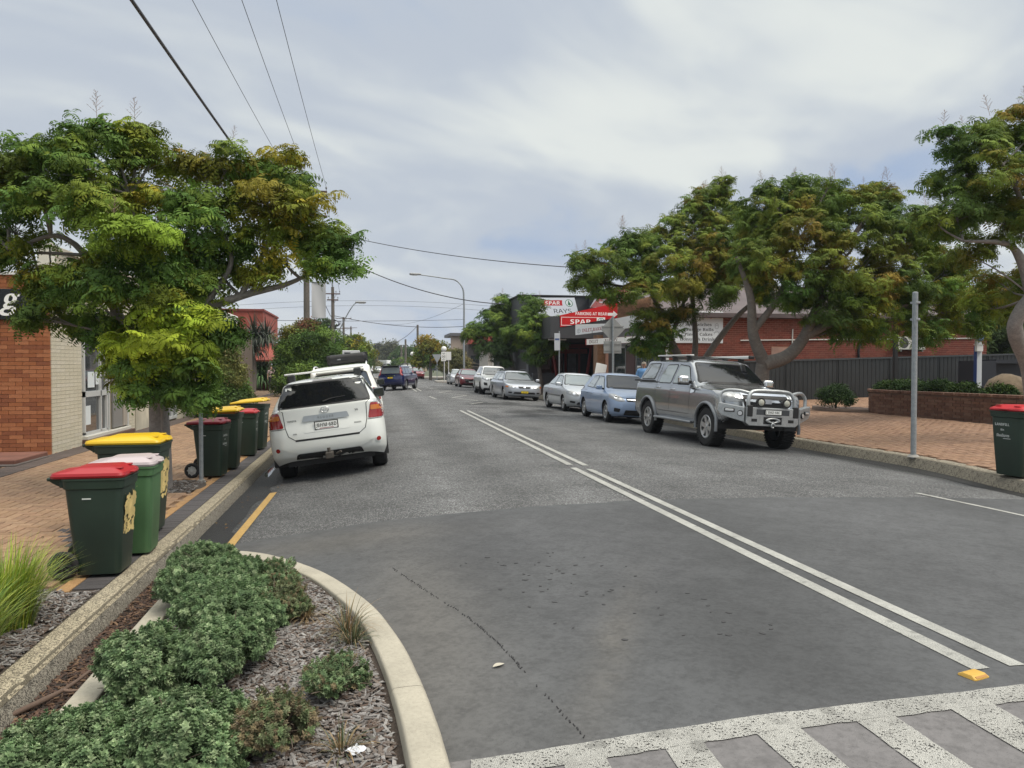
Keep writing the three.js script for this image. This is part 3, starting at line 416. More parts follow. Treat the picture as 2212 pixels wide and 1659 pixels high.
{ // red rendered building
  const p0 = atZ(568, 672, 57), p1 = atZ(568, 724, 57), t = thing('red_building', 'red rendered building with overhanging parapet beyond the yucca', 'building', [p0.x - 2.5, 0.1, -60]);
  const red = mat([0.36, 0.085, 0.06], 0.8, { map: rep(TX.blotch, 0.3) }), X = p0.x;
  wb(B(X - 8, p1.y, -66, X, p0.y, -57), 'parapet', red, t); wb(B(X - 8.1, p0.y, -66.1, X + 0.08, p0.y + 0.14, -56.9), 'capping', mat([0.22, 0.05, 0.04], 0.8), t);
  wb(B(X - 8, p1.y - 0.28, -65.9, X - 0.15, p1.y - 0.002, -57.2), 'soffit', mat([0.4, 0.36, 0.26], 0.8), t);
  wb(B(X - 8, 0, -66, X - 0.9, p1.y - 0.28, -58.2), 'wall', mat([0.42, 0.27, 0.07], 0.8, { map: rep(TX.blotch, 0.4) }), t);
  const r = new MB(); r.add(new THREE.BoxGeometry(9.5, 0.12, 3.0).rotateX(0.42).translate(X - 3, p1.y - 1.2, -57.1)); wb(r, 'lower_roof', red, t);
  const sm2 = new MB(); sm2.add(new THREE.ConeGeometry(1.5, 0.75, 4, 1).rotateY(0.785).translate(X - 2.4, p1.y - 0.75, -55.6)); wb(sm2, 'porch_roof', mat([0.3, 0.09, 0.07], 0.8), t);
  wb(B(X - 6, 0.1, -58.25, X - 1.5, 2.4, -58.18), 'opening', mat([0.03, 0.025, 0.02], 0.8), t);
}
{ // low brick planter in front of it
  for (const [x0, x1, z, l] of [[-8.5, -6.7, -57.2, 'left low red brick planter under the yucca'], [-6.3, -5.0, -60, 'low brick planter to the right of the walking woman']]) {
    const t = thing('brick_planter', l, 'planter', [x0, 0.1, z], 0, 'low brick planters on the left footpath'); const w = wb(B(x0, 0.05, z - 0.9, x1, 0.86, z), 'wall', mat([0.12, 0.06, 0.045], 0.9), t);
    brickWall(w, { o: [x0, 0.07, z], u: [1, 0, 0], n: [0, 0, 1], w: x1 - x0, h: 0.78, max: 70, bl: 0.24, bh: 0.086, j: 0.01, cols: [[0.22, 0.075, 0.05], [0.19, 0.065, 0.045]], seed: 15 });
  }
}
// ---------- right side ----------
const FZ = -28.9, WZ = -29.7;
{
  const t = thing('bakery', 'red brick bakery with white menu board beside the fence', 'shop', [12, 0.26, WZ]);
  const w = wb(B(12, 0.2, -38, 27, 3.95, WZ - 0.012), 'wall', mat([0.4, 0.21, 0.145], 0.9), t);
  brickWall(w, { o: [12.0, 0.3, WZ - 0.012], u: [1, 0, 0], n: [0, 0, 1], w: 15, h: 3.5, holes: [[4.62, 1.5, 5.42, 2.28]], bl: 0.24, bh: 0.086, j: 0.018, max: 300, cols: [[0.23, 0.055, 0.035], [0.26, 0.065, 0.042], [0.2, 0.05, 0.033], [0.24, 0.075, 0.05]], depth: 0.026, seed: 31 });
  wb(B(16.62, 1.8, WZ - 0.02, 17.42, 2.58, WZ + 0.012), 'patch', mat([0.45, 0.27, 0.21], 0.8, { map: TX.blotch }), w);
  wb(new MB().box(11.97, 0.2, WZ - 0.06, 12.07, 3.7, WZ + 0.03, 0.01), 'downpipe', M.white, t);
  const pipe = new MB(); pipe.cyl([15.2, 2.86, WZ + 0.04], [26.3, 3.02, WZ + 0.04], 0.026).cyl([17.52, 1.9, WZ + 0.05], [17.56, 3.35, WZ + 0.05], 0.026); wb(pipe, 'pipe', M.pvc, t);
  const cab = new MB(); cab.tube([[21.0, 2.98, WZ + 0.05], [21.5, 3.02, WZ + 0.05], [22.3, 3.08, WZ + 0.05]], 0.03).tube([[20.8, 2.9, WZ + 0.05], [20.65, 2.5, WZ + 0.05], [20.7, 1.9, WZ + 0.05]], 0.05); wb(cab, 'cable', M.black, t);
  const rf = new MB(); rf.add(new THREE.BoxGeometry(15.6, 0.1, 6).rotateX(0.3).translate(19.9, 4.72, WZ - 2.6)); rf.box(12.6, 3.78, WZ - 0.3, 27.6, 3.98, WZ + 0.36, 0.02); wb(rf, 'roof', mat([0.12, 0.09, 0.09], 0.6, { map: rep(TX.blotch, 0.3) }), t);
  // street front
  const fr = wb(B(11.97, 0.26, -37.4, 12.0, 3.5, -29.9), 'shop_front', mat([0.035, 0.03, 0.03], 0.6), t);
  const al = mat([0.3, 0.31, 0.31], 0.4, { metal: 0.4 }); for (const [z0, z1] of [[-30.1, -31.6], [-31.75, -33.2], [-34.6, -36.4]]) { const g = wb(B(11.93, 0.4, z1, 11.96, 2.7, z0), 'window', M.shopGlass, t); wb(new MB().box(11.91, 0.35, z0 - 0.06, 11.965, 2.8, z0).box(11.91, 0.35, z1, 11.965, 2.8, z1 + 0.06).box(11.91, 2.65, z1, 11.965, 2.75, z0), 'frame', al, g); }
  wb(B(11.9, 0.28, -34.5, 11.96, 2.5, -33.3), 'door', mat([0.05, 0.02, 0.018], 0.5), t); wb(B(11.88, 2.75, -38, 12.0, 3.6, -29.75), 'header', mat([0.1, 0.1, 0.1], 0.6), t);
  wb(B(11.82, 3.55, -35.9, 12.02, 4.1, -29.7, 0.01), 'fascia', mat([0.6, 0.61, 0.6], 0.5), t);
  const pr = wb(B(12.0, 4.0, -35.9, 12.4, 4.75, -31.5), 'parapet', mat([0.2, 0.12, 0.075], 0.9), t);
  brickWall(pr, { o: [12.0, 4.1, -31.5], u: [0, 0, -1], n: [-1, 0, 0], w: 4.4, h: 0.65, bl: 0.24, bh: 0.086, max: 40, cols: [[0.32, 0.18, 0.1], [0.28, 0.155, 0.09]], seed: 33 });
  const pier = wb(B(11.6, 0.26, -38.8, 12.1, 3.4, -38.1), 'pier', mat([0.2, 0.12, 0.075], 0.9), t);
  brickWall(pier, { o: [11.6, 0.3, -38.1], u: [1, 0, 0], n: [0, 0, 1], w: 0.5, h: 3, bl: 0.24, bh: 0.086, max: 80, cols: [[0.33, 0.18, 0.095], [0.29, 0.16, 0.085]], seed: 34 });
  const sg = thing('menu_board', 'large white bakery menu board with black lettering on red brick', 'sign', [13.2, 2.77, WZ + 0.03]);
  wb(B(12.08, 2.74, WZ + 0.016, 14.42, 4.05, WZ + 0.05, 0.006), 'board', M.white, sg);
  textPanel(sg, 'lettering', [V(12.1, 4.03, WZ + 0.0535), V(14.4, 4.03, WZ + 0.0535), V(14.4, 2.76, WZ + 0.0535), V(12.1, 2.76, WZ + 0.0535)], 920, 508, (x, W, H) => {
    x.fillStyle = '#dfe3e6'; x.fillRect(0, 0, W, H); x.textAlign = 'center'; x.fillStyle = '#b03038'; x.font = 'bold 78px serif'; x.fillText('Inlet Bakery', 500, 96); x.fillStyle = '#14161a'; x.font = 'bold 66px serif';
    ['Sandwiches', 'Sausage Rolls', 'Pies & Cakes', 'Donuts & Drinks'].forEach((s, i) => { x.save(); x.translate(495, 236 + i * 80); x.scale(1.18, 1); x.fillText(s, 0, 0); x.restore(); });
    x.strokeStyle = '#55595e'; x.lineWidth = 4; for (const [cx, d] of [[105, 1], [815, -1]]) { x.beginPath(); x.arc(cx, 250, 30, 0, 7); x.moveTo(cx - 34, 225); x.quadraticCurveTo(cx, 160, cx + 34, 225); x.moveTo(cx - 45, 370); x.quadraticCurveTo(cx, 260, cx + 45, 370); x.moveTo(cx - 55, 340); x.lineTo(cx + 55, 330); x.stroke(); }
    x.fillRect(60, 484, 800, 3);
  });
  // small sign hung under the awning
  const hs = thing('hanging_sign', 'small white shop sign with dark red lettering hanging under the bakery awning', 'sign', [11.2, 2.8, -34]);
  const a = V(10.55, 0, -36.6), c = V(11.85, 0, -31.4), dir = c.clone().sub(a).normalize(), nn = V(dir.z, 0, -dir.x).multiplyScalar(-0.02); const at2 = (s, y) => a.clone().addScaledVector(dir, s).add(V(0, y, 0)); const L = a.distanceTo(c);
  const yb = 2.83, yt = 3.12; const bd = new THREE.BoxGeometry(L, yt - yb, 0.04).rotateY(Math.atan2(-dir.z, dir.x)).translate((a.x + c.x) / 2, (yt + yb) / 2, (a.z + c.z) / 2); wb(new MB().add(bd), 'board', mat([0.3, 0.03, 0.02], 0.5), hs);
  const off = nn.clone().multiplyScalar(1.15); textPanel(hs, 'lettering', [at2(0.12, yt - 0.01).add(off), at2(L, yt - 0.01).add(off), at2(L, yb + 0.01).add(off), at2(0.12, yb + 0.01).add(off)], 1024, 64, (x, W, H) => { x.fillStyle = '#e6e4de'; x.fillRect(0, 0, W, H); x.fillStyle = '#4a1210'; x.font = 'bold 52px serif'; x.fillText('INLET', 50, 50); x.fillText('BAKERY', 330, 50); x.fillText('CAFE', 740, 50); });
  for (const q of [[10.7, -36], [11.7, -32]]) wb(new MB().cyl([q[0], 3.1, q[1]], [q[0], 3.55, q[1]], 0.012), 'hanger', M.darkMetal, hs);
}
const firLogo = (x, cx, cy, r, bg = '#e8edf0') => { x.fillStyle = bg; x.beginPath(); x.arc(cx, cy, r, 0, 7); x.fill(); x.strokeStyle = '#0f6b45'; x.lineWidth = r * 0.14; x.beginPath(); x.arc(cx, cy, r * 0.9, 0, 7); x.stroke(); x.fillStyle = '#0f6b45'; for (const [y, w] of [[-0.55, 0.2], [-0.2, 0.36], [0.15, 0.5]]) { x.beginPath(); x.moveTo(cx, cy + (y - 0.2) * r); x.lineTo(cx + w * r, cy + (y + 0.32) * r); x.lineTo(cx - w * r, cy + (y + 0.32) * r); x.fill(); } x.fillRect(cx - r * 0.07, cy + r * 0.4, r * 0.14, r * 0.28); };
const sparWord = (x, X, Y, h, c = '#f4f2f0') => { x.save(); x.translate(X, Y); x.scale(1.45, 1); x.fillStyle = c; x.font = `bold ${h}px sans-serif`; x.fillText('SPAR', 0, 0); x.restore(); };
{ // supermarket with dark grey parapet
  const t = thing('supermarket', 'supermarket with dark grey parapet and red trimmed windows', 'shop', [12, 0.3, -48]);
  const dg = mat([0.055, 0.057, 0.066], 0.55, { map: rep(TX.blotch, 0.3) }), rd = mat([0.2, 0.012, 0.012], 0.5), dk = mat([0.018, 0.016, 0.017], 0.7), gr = mat([0.085, 0.088, 0.1], 0.6);
  wb(B(9.5, 4.45, -60, 26, 6.25, -48), 'parapet', dg, t); wb(B(9.4, 6.25, -60, 26, 6.33, -47.9), 'capping', dk, t);
  wb(B(14.0, 4.3, -48, 26, 6.2, -39.9), 'side_parapet', dg, t); wb(B(13.9, 6.2, -47.9, 26, 6.28, -39.85), 'capping', dk, t);
  wb(B(14.2, 0.2, -47.9, 26, 4.3, -38.2), 'wall', dk, t); wb(B(9.6, 3.3, -47.9, 14.1, 4.45, -40.05), 'awning', mat([0.05, 0.05, 0.055], 0.6), t);
  const bw = wb(B(10, 0.2, -60, 16, 4.4, -48.05), 'back_wall', mat([0.05, 0.05, 0.056], 0.7), t);
  const g2 = wb(B(10.6, 0.9, -48.0, 14.1, 3.0, -47.95), 'window', M.shopGlass, t);
  for (const x of [10.05, 10.75, 11.55, 12.4, 13.3]) wb(B(x, 0.25, -47.94, x + 0.13, 3.2, -47.86), 'column', x < 11 ? gr : rd, t);
  wb(B(9.7, 0.25, -47.0, 10.5, 3.2, -46.4, 0.02), 'pier', gr, t); wb(B(9.9, 0.22, -46.3, 12.2, 1.35, -46.0, 0.03), 'low_wall', gr, t);
  wb(B(10.5, 2.95, -47.93, 14.1, 3.2, -47.88), 'band', rd, t);
  for (const [x, y, w, h, c] of [[10.9, 1.6, 0.5, 0.9, [0.22, 0.15, 0.14]], [11.7, 1.5, 0.55, 1.1, [0.16, 0.1, 0.1]], [12.6, 1.4, 0.55, 1.2, [0.14, 0.15, 0.17]], [10.9, 2.6, 3, 0.3, [0.25, 0.03, 0.02]], [10.15, 1.9, 0.28, 0.5, [0.5, 0.48, 0.46]], [10.12, 1.15, 0.34, 0.65, [0.5, 0.5, 0.5]]]) wb(B(x, y, -47.85, x + w, y + h, -47.83), 'poster', mat(c, 0.6, { map: rep(TX.blotch, 1.7) }), t);
  for (const [x, z, ln] of [[12.6, -44, 0.25], [11.3, -45, -0.22], [13.5, -42, 0]]) wb(new MB().cyl([x, 0.25, z], [x + ln * 2, 3.4, z], 0.09), 'red_post', rd, t);
  for (const [z0, z1, c] of [[-38.2, -39.6, [0.2, 0.02, 0.02]], [-41, -43, [0.03, 0.02, 0.02]], [-43.5, -46.5, [0.025, 0.028, 0.03]]]) wb(B(14.1, 0.5, z1, 14.19, 3.0, z0), 'window', mat(c, 0.2), t);
  const q = (x, y, Z) => atZ(x, y, Z);
  const wp = thing('parapet_sign', 'white parapet sign with red box and green fir tree ring', 'sign', [12, 4.9, -47.9]);
  const A = q(1150, 643, 47.9), Bq = q(1241, 643, 47.9), C = q(1251, 683, 47.9), D = q(1150, 683, 47.9); textPanel(wp, 'face', [A, Bq, C, D], 640, 256, (x, W, H) => { x.fillStyle = '#dfe4ee'; x.fillRect(0, 0, W, H); x.fillStyle = '#c2202a'; x.fillRect(120, 36, 330, 74); sparWord(x, 190, 98, 66); firLogo(x, 545, 76, 52); x.fillStyle = '#2c3038'; x.font = '82px sans-serif'; x.save(); x.translate(300, 214); x.scale(1.4, 1); x.fillText('RAYS', 0, 0); x.restore(); });
  const W3 = (px, yy) => atX(px, yy, 13.93);
  const sp = thing('parapet_sign', 'pale red and white parapet sign above the awning facing the street', 'sign', [13.9, 4.9, -43]); textPanel(sp, 'face', [W3(1291, 634), W3(1372, 612), W3(1372, 668), W3(1274, 664)], 512, 256, (x, W, H) => { x.fillStyle = '#e4e0e2'; x.fillRect(0, 0, W, H); x.fillStyle = '#d9766f'; x.beginPath(); x.moveTo(60, 60); x.lineTo(512, 30); x.lineTo(512, 220); x.lineTo(10, 256); x.fill(); sparWord(x, 110, 200, 130, '#f0e8e8'); });
  const aw = thing('awning_sign', 'red sign with white arrow reading parking at rear on the awning end', 'sign', [11.7, 4, -40]);
  const P = [[1210, 681], [1334, 654], [1336, 686], [1210.5, 706.5]].map(([x, y]) => q(x, y, 40)); const sh = new THREE.Shape(P.map((p) => V2(p.x, p.y))); const g = new THREE.ExtrudeGeometry(sh, { depth: 0.08, bevelEnabled: false }); wb(new MB(true).add(uvMetres(g.translate(0, 0, -40.1))), 'box', mat([0.3, 0.01, 0.012], 0.5), aw);
  const x0 = P[0].x, x1 = P[2].x, yl = P[3].y, yh = P[1].y, fg = new THREE.ShapeGeometry(sh), fp = fg.attributes.position, uv = fg.attributes.uv; for (let i = 0; i < fp.count; i++) uv.setXY(i, (fp.getX(i) - x0) / (x1 - x0), (fp.getY(i) - yl) / (yh - yl)); fg.translate(0, 0, -40.015); fg.translate(-11.7, -4, 40);
  put('face', fg, mat(0xffffff, 0.4, { map: canvasTex(1024, 430, (x, W, H) => { x.fillStyle = '#c4161c'; x.fillRect(0, 0, W, H); x.fillStyle = '#f2efee'; x.font = 'bold 74px sans-serif'; x.fillText('PARKING AT REAR', 262, 222, 560); x.beginPath(); x.moveTo(832, 176); x.lineTo(932, 176); x.lineTo(932, 138); x.lineTo(1012, 200); x.lineTo(932, 262); x.lineTo(932, 224); x.lineTo(832, 224); x.fill(); x.strokeStyle = '#f2efee'; x.lineWidth = 9; x.strokeRect(24, 260, 760, 138); x.fillRect(640, 256, 150, 146); sparWord(x, 172, 372, 106); firLogo(x, 716, 328, 62); }) }), aw);
  const ib = thing('awning_sign', 'white bakery sign with dark red letters below the red awning sign', 'sign', [11, 3.5, -38]);
  const I0 = atZ(1243, 706.6, 39), I1 = atZ(1338, 696.5, 37.4), J1 = atZ(1338, 712, 37.4), J0 = atZ(1243, 724, 39); wb(new MB().add((() => { const g = new THREE.BoxGeometry(I0.clone().setY(0).distanceTo(I1.clone().setY(0)), 0.42, 0.05).rotateY(Math.atan2(-(I1.z - I0.z), I1.x - I0.x)); return g.translate((I0.x + I1.x) / 2 + 0.02, (I0.y + J1.y) / 2 + 0.02, (I0.z + I1.z) / 2 - 0.04); })()), 'board', M.white, ib);
  textPanel(ib, 'lettering', [I0, I1, J1, J0], 640, 180, (x, W, H) => { x.fillStyle = '#d6d8da'; x.fillRect(0, 0, W, H); x.strokeStyle = '#5a6468'; x.lineWidth = 4; x.beginPath(); x.ellipse(50, 95, 24, 46, 0, 0, 7); x.moveTo(50, 50); x.lineTo(50, 140); x.moveTo(30, 90); x.lineTo(70, 90); x.stroke(); x.fillStyle = '#8c2a2c'; x.font = 'bold 104px serif'; x.fillText('INLET BAKERY & CAFE', 100, 130, 535); });
  const fl = thing('awning_lamp', 'unlit white tube lamp under the dark awning', 'lamp', [10.2, 3.25, -41]); new MB().box(-0.5, -0.04, -0.08, 0.5, 0.04, 0.08, 0.02).build('tube', M.white, fl);
}
{ // sheet-metal fence
  const t = thing('sheet_metal_fence', 'dark grey ribbed sheet metal fence across the back of the plaza', 'fence', [12.1, plazaY(12), FZ]); const pm = mat([0.027, 0.031, 0.033], 0.5, { map: rep(TX.blotch, 0.4) });
  const bot = (x) => plazaY(x) - 0.03, top = (x) => 1.9 + 0.024 * (x - 12.1) * 1.1;
  const pw = 2.38; for (let i = 0, x = 12.1; x < 27.5; i++, x += pw) {
    const pts = []; for (let a = 0; a < pw - 0.02; a += 0.19) pts.push([x + a, 0], [x + a + 0.125, 0], [x + a + 0.14, -0.016], [x + a + 0.175, -0.016]);
    wb(new MB().add(grid(pts.length - 1, 1, (u, v) => { const p = pts[Math.round(u * (pts.length - 1))]; return [p[0], v ? bot(p[0]) : top(p[0]) - 0.03, FZ + p[1]]; }).toNonIndexed()), 'panel', pm, t).geometry.computeVertexNormals();
    wb(B(x - 0.03, bot(x), FZ - 0.05, x + 0.02, top(x) + 0.0, FZ + 0.03), 'post', pm, t);
    const r = new THREE.BoxGeometry(pw, 0.07, 0.07).rotateZ(Math.atan(0.0264)).translate(x + pw / 2, top(x + pw / 2), FZ); wb(new MB().add(r), 'rail', mat([0.05, 0.055, 0.058], 0.45), t);
  }
  const ac = thing('air_conditioner', 'white wall mounted air conditioner on the red brick wall', 'air conditioner', [23, 2.5, WZ + 0.2]);
  wb(B(22.3, 2.5, WZ + 0.04, 23.6, 3.05, WZ + 0.42, 0.02), 'case', mat([0.55, 0.55, 0.5], 0.5), ac); wb(new MB().cyl([22.55, 2.78, WZ + 0.41], [22.55, 2.78, WZ + 0.426], 0.22, 0.22, 24), 'fan_grille', mat([0.06, 0.06, 0.06], 0.6), ac); wb(new MB().box(23.0, 2.9, WZ + 0.42, 23.12, 2.93, WZ + 0.427).box(23.2, 2.62, WZ + 0.42, 23.4, 2.65, WZ + 0.427), 'label', M.black, ac); wb(new MB().box(22.4, 2.42, WZ, 22.45, 2.5, WZ + 0.4).box(23.45, 2.42, WZ, 23.5, 2.5, WZ + 0.4), 'bracket', M.galv, ac);
  const cb = thing('dark_cabinet', 'open dark cabinet beside the boulder at the right edge', 'cabinet', [24.6, 0.6, -26]); wb(new MB().box(22.9, 0.4, -26.6, 23.7, 2.0, -25.6).box(23.7, 0.4, -26.6, 26, 0.9, -25.6).box(23.7, 1.9, -26.6, 26, 2.05, -25.6).box(23.7, 0.9, -26.6, 26, 1.9, -26.5), 'case', mat([0.02, 0.022, 0.028], 0.4), cb);
}
{ // curved brick planter on the plaza
  const P = dense([[15.95, 0, -22.2], [15.45, 0, -21.6], [15.3, 0, -20.7], [15.45, 0, -19.4], [15.62, 0, -17.9], [15.8, 0, -16.2], [16.2, 0, -13]], 0.05), t = thing('curved_planter', 'curved brown brick planter wall holding low green hedge', 'planter', [15.6, plazaY(15.6), -19]);
  const yb = plazaY(15.5) - 0.03, H = 0.7, off = t.position;
  const w = put('wall', uvMetres(kerbGeo(P.map(([x, , z]) => [x - off.x, yb + H - off.y, z - off.z]), [[0, -H], [0, 0], [0.2, 0.0], [0.2, -H]], 0, -1)), mat([0.12, 0.075, 0.055], 0.9), t);
  const all = [], r = R32(44), L = P.length; const bg = uvMetres(new THREE.BoxGeometry(0.226, 0.068, 0.03)), cols = [[0.16, 0.082, 0.055], [0.19, 0.1, 0.068], [0.14, 0.072, 0.05], [0.2, 0.115, 0.08]], ms = cols.map((c) => mat(c, 0.88, { map: rep(TX.brick, 4), bump: rep(TX.brick, 4), bs: 0.002 }));
  for (let row = 0; row < 8; row++) for (let k = row % 2 ? 2.4 : 0; k < L - 6; k += 4.8) { const i = Math.floor(k + 2.4), a = P[Math.min(L - 1, i)], b = P[Math.min(L - 1, i + 1)]; const m = put('brick', bg, ms[Math.floor(r() * 4)], w); m.position.set(a[0] - off.x, yb + 0.04 + row * 0.079 - off.y, a[2] - off.z); m.rotation.y = Math.atan2(-(b[2] - a[2]), b[0] - a[0]); }
  for (let k = 0; k < L - 3; k += 2.3) { const i = Math.floor(k + 1), a = P[i], b = P[i + 1]; const m = put('coping_brick', uvMetres(new RoundedBoxGeometry(0.106, 0.075, 0.25, 1, 0.008)), ms[Math.floor(r() * 4)], t); const th = Math.atan2(-(b[2] - a[2]), b[0] - a[0]); m.position.set(a[0] + 0.09 * Math.abs(Math.sin(th)) - off.x, yb + H + 0.02 - off.y, a[2] - off.z); m.rotation.y = th; }
  const sh = new THREE.Shape(P.map((p) => V2(p[0] - off.x + 0.15, p[2] - off.z))); sh.lineTo(11, 6); sh.lineTo(11, -6); const g = new THREE.ShapeGeometry(sh).rotateX(Math.PI / 2).translate(0, yb + H - 0.1 - off.y, 0); put('soil', uvMetres(g), mat([0.06, 0.045, 0.035], 0.95, { side: true }), t);
  const rk = thing('boulder', 'brown sandstone boulder behind the curved planter wall', 'boulder', [19.0, 1.0, -20.1]); const ig = new THREE.IcosahedronGeometry(1, 5), ip = ig.attributes.position; for (let i = 0; i < ip.count; i++) { const v = V(ip.getX(i), ip.getY(i), ip.getZ(i)); const n = 1 + 0.28 * (fbm3(v.x * 1.3 + 3, v.y * 1.3, v.z * 1.3, 3) - 0.5) + 0.12 * (fbm3(v.x * 5, v.y * 9, v.z * 5, 3) - 0.5); ip.setXYZ(i, v.x * n * 0.72, Math.max(-0.3, v.y * n * 0.56), v.z * n * 0.6); } const mg = mergeVertices((ig.deleteAttribute('normal'), ig.deleteAttribute('uv'), ig)); mg.computeVertexNormals(); put('rock', uvMetres(mg), mat([0.2, 0.145, 0.09], 0.9, { map: rep(TX.bark, 0.7), bump: rep(TX.bark, 1), bs: 0.02 }), rk);
  const ek = thing('edging_kerb', 'low brick edging round mulch left of the curved planter', 'edging', [15.3, plazaY(15), -22.6]); const E = dense([[16.2, 0, -24.6], [15.2, 0, -24.3], [14.7, 0, -23.3], [14.8, 0, -22.2], [15.35, 0, -21.5]], 0.1); put('edging', kerbGeo(E.map(([x, , z]) => [x - 15.3, 0.1, z + 22.6]), [[0, -0.12], [0, 0], [0.12, 0], [0.12, -0.12]], 0.004, -1), mat([0.14, 0.1, 0.08], 0.9, { map: rep(TX.brick, 2) }), ek); put('mulch', uvMetres(new THREE.CircleGeometry(1.1, 20).rotateX(-Math.PI / 2).translate(0.6, 0.05, -0.6)), mat([0.09, 0.06, 0.05], 0.95, { map: rep(TX.bark, 2), bump: rep(TX.bark, 2), bs: 0.02 }), ek);
}
{ // far buildings on the right
  const t = thing('far_hall', 'pale hall with red fascia beyond the street trees on the right', 'building', [17, 0.3, -95]);
  const a = atZ(968, 750, 100), b = atZ(1002, 735, 92), c = atZ(1030, 735, 88);
  wb(new MB().add(new THREE.BoxGeometry(7, 5.4, 0.3).translate(a.x + 3.0, 2.7, -92)), 'wall', mat([0.4, 0.33, 0.28], 0.8, { map: rep(TX.blotch, 0.2) }), t); wb(B(a.x - 0.6, 5.4, -99, a.x + 7, 5.75, -91.6), 'roof', mat([0.12, 0.12, 0.13], 0.6), t);
  wb(B(b.x, 4.3, -89, c.x + 14, 5.7, -87), 'fascia', mat([0.3, 0.06, 0.045], 0.7), t); wb(B(b.x, 0.2, -95, c.x + 14, 4.3, -88), 'lower_wall', mat([0.1, 0.09, 0.085], 0.8), t); wb(B(b.x + 1.4, 0.2, -87.9, b.x + 2.6, 4.3, -87.2), 'column', mat([0.14, 0.025, 0.022], 0.7), t); wb(new MB().box(b.x + 0.3, 0.2, -87.95, b.x + 1.3, 3, -87.85), 'window', M.shopGlass, t);
  const h = thing('pale_house', 'pale house with wide white windows behind the white car on the right', 'house', [15, 0.3, -72]); wb(B(11.5, 0.2, -80, 20, 3.4, -74), 'wall', mat([0.42, 0.4, 0.36], 0.8), h); wb(new MB().add(new THREE.BoxGeometry(9.4, 0.15, 7).translate(15.7, 3.5, -77)), 'roof', mat([0.2, 0.2, 0.2], 0.7), h);
  for (const x of [12, 14.2, 16.4]) { const w = wb(B(x, 1.0, -74, x + 1.6, 2.7, -73.93), 'window', M.shopGlass, h); wb(new MB().box(x - 0.08, 0.92, -73.94, x + 1.68, 1.02, -73.86).box(x - 0.08, 2.68, -73.94, x + 1.68, 2.78, -73.86).box(x - 0.08, 1, -73.94, x, 2.7, -73.86).box(x + 1.6, 1, -73.94, x + 1.68, 2.7, -73.86).box(x + 0.76, 1, -73.94, x + 0.84, 2.7, -73.86), 'frame', M.white, w); }
  const p = atZ(882, 800, 260), o = thing('orange_roof_house', 'small far house with orange tiled roof at the end of the street', 'house', [p.x, 0, -260]); new MB().box(-6, 0, -4, 6, 3, 4).build('wall', mat([0.45, 0.36, 0.25], 0.8), o); put('roof', new THREE.ConeGeometry(9.2, 3.4, 4, 1).rotateY(0.785).scale(1, 1, 0.75).translate(0, 4.6, 0), mat([0.4, 0.2, 0.09], 0.8), o); new MB().box(-4, 0.9, 3.98, -2, 2.2, 4.06).build('window', M.shopGlass, o); new MB().box(1.5, 0.9, 3.98, 3.5, 2.2, 4.06).build('window', M.shopGlass, o);
}
// ---------- trees and plants ----------
function leaflet(pos, nor, idx, base, dir, nrm, L, W, droop = 0) { // folded diamond leaf
  const side = dir.clone().cross(nrm).normalize(), tip = base.clone().addScaledVector(dir, L).addScaledVector(nrm, -droop * L), mid = base.clone().addScaledVector(dir, L * 0.45).addScaledVector(nrm, -droop * L * 0.2), a = mid.clone().addScaledVector(side, W / 2).addScaledVector(nrm, W * 0.12), b = mid.clone().addScaledVector(side, -W / 2).addScaledVector(nrm, W * 0.12), k = pos.length / 3;
  for (const p of [base, a, tip, b]) { pos.push(p.x, p.y, p.z); nor.push(nrm.x, nrm.y, nrm.z); } idx.push(k, k + 1, k + 2, k, k + 2, k + 3);
}
const geoOf = (pos, nor, idx) => { const g = new THREE.BufferGeometry(); g.setAttribute('position', new THREE.Float32BufferAttribute(pos, 3)); g.setAttribute('normal', new THREE.Float32BufferAttribute(nor, 3)); g.setIndex(idx); g.computeVertexNormals(); g.setAttribute('uv', new THREE.Float32BufferAttribute(new Float32Array(pos.length / 3 * 2), 2)); return g; };
function sprayGeo(seed, nLeaves = 6, L = 0.34, pairs = 6, lw = 0.04, ll = 0.095) { // rosette of drooping pinnate leaves
  const r = R32(seed), pos = [], nor = [], idx = [];
  for (let k = 0; k < nLeaves; k++) {
    const az = k / nLeaves * Math.PI * 2 + rr(-0.4, 0.4, r), h = V(Math.cos(az), 0, Math.sin(az)), e0 = rr(0.25, 0.75, r), len = L * rr(0.75, 1.15, r); let p = V(0, 0, 0);
    for (let i = 0; i <= pairs; i++) {
      const t = i / pairs, el = e0 - 1.5 * t, d = h.clone().multiplyScalar(Math.cos(el)).add(V(0, Math.sin(el), 0)), up = h.clone().multiplyScalar(-Math.sin(el)).add(V(0, Math.cos(el), 0)), s = d.clone().cross(up).normalize(), sc = (0.7 + 0.6 * Math.sin(Math.PI * (0.15 + 0.75 * t)));
      if (i === pairs) leaflet(pos, nor, idx, p, d, up, ll * 0.9, lw * 0.9, 0.2);
      else if (i > 0) for (const q of [-1, 1]) leaflet(pos, nor, idx, p, s.clone().multiplyScalar(q).addScaledVector(d, 0.55).addScaledVector(up, -0.15).normalize(), up.clone().addScaledVector(s, q * -0.15).normalize(), ll * sc * rr(0.8, 1.15, r), lw * sc, 0.35);
      p = p.clone().addScaledVector(d, len / pairs);
    }
  }
  return geoOf(pos, nor, idx);
}
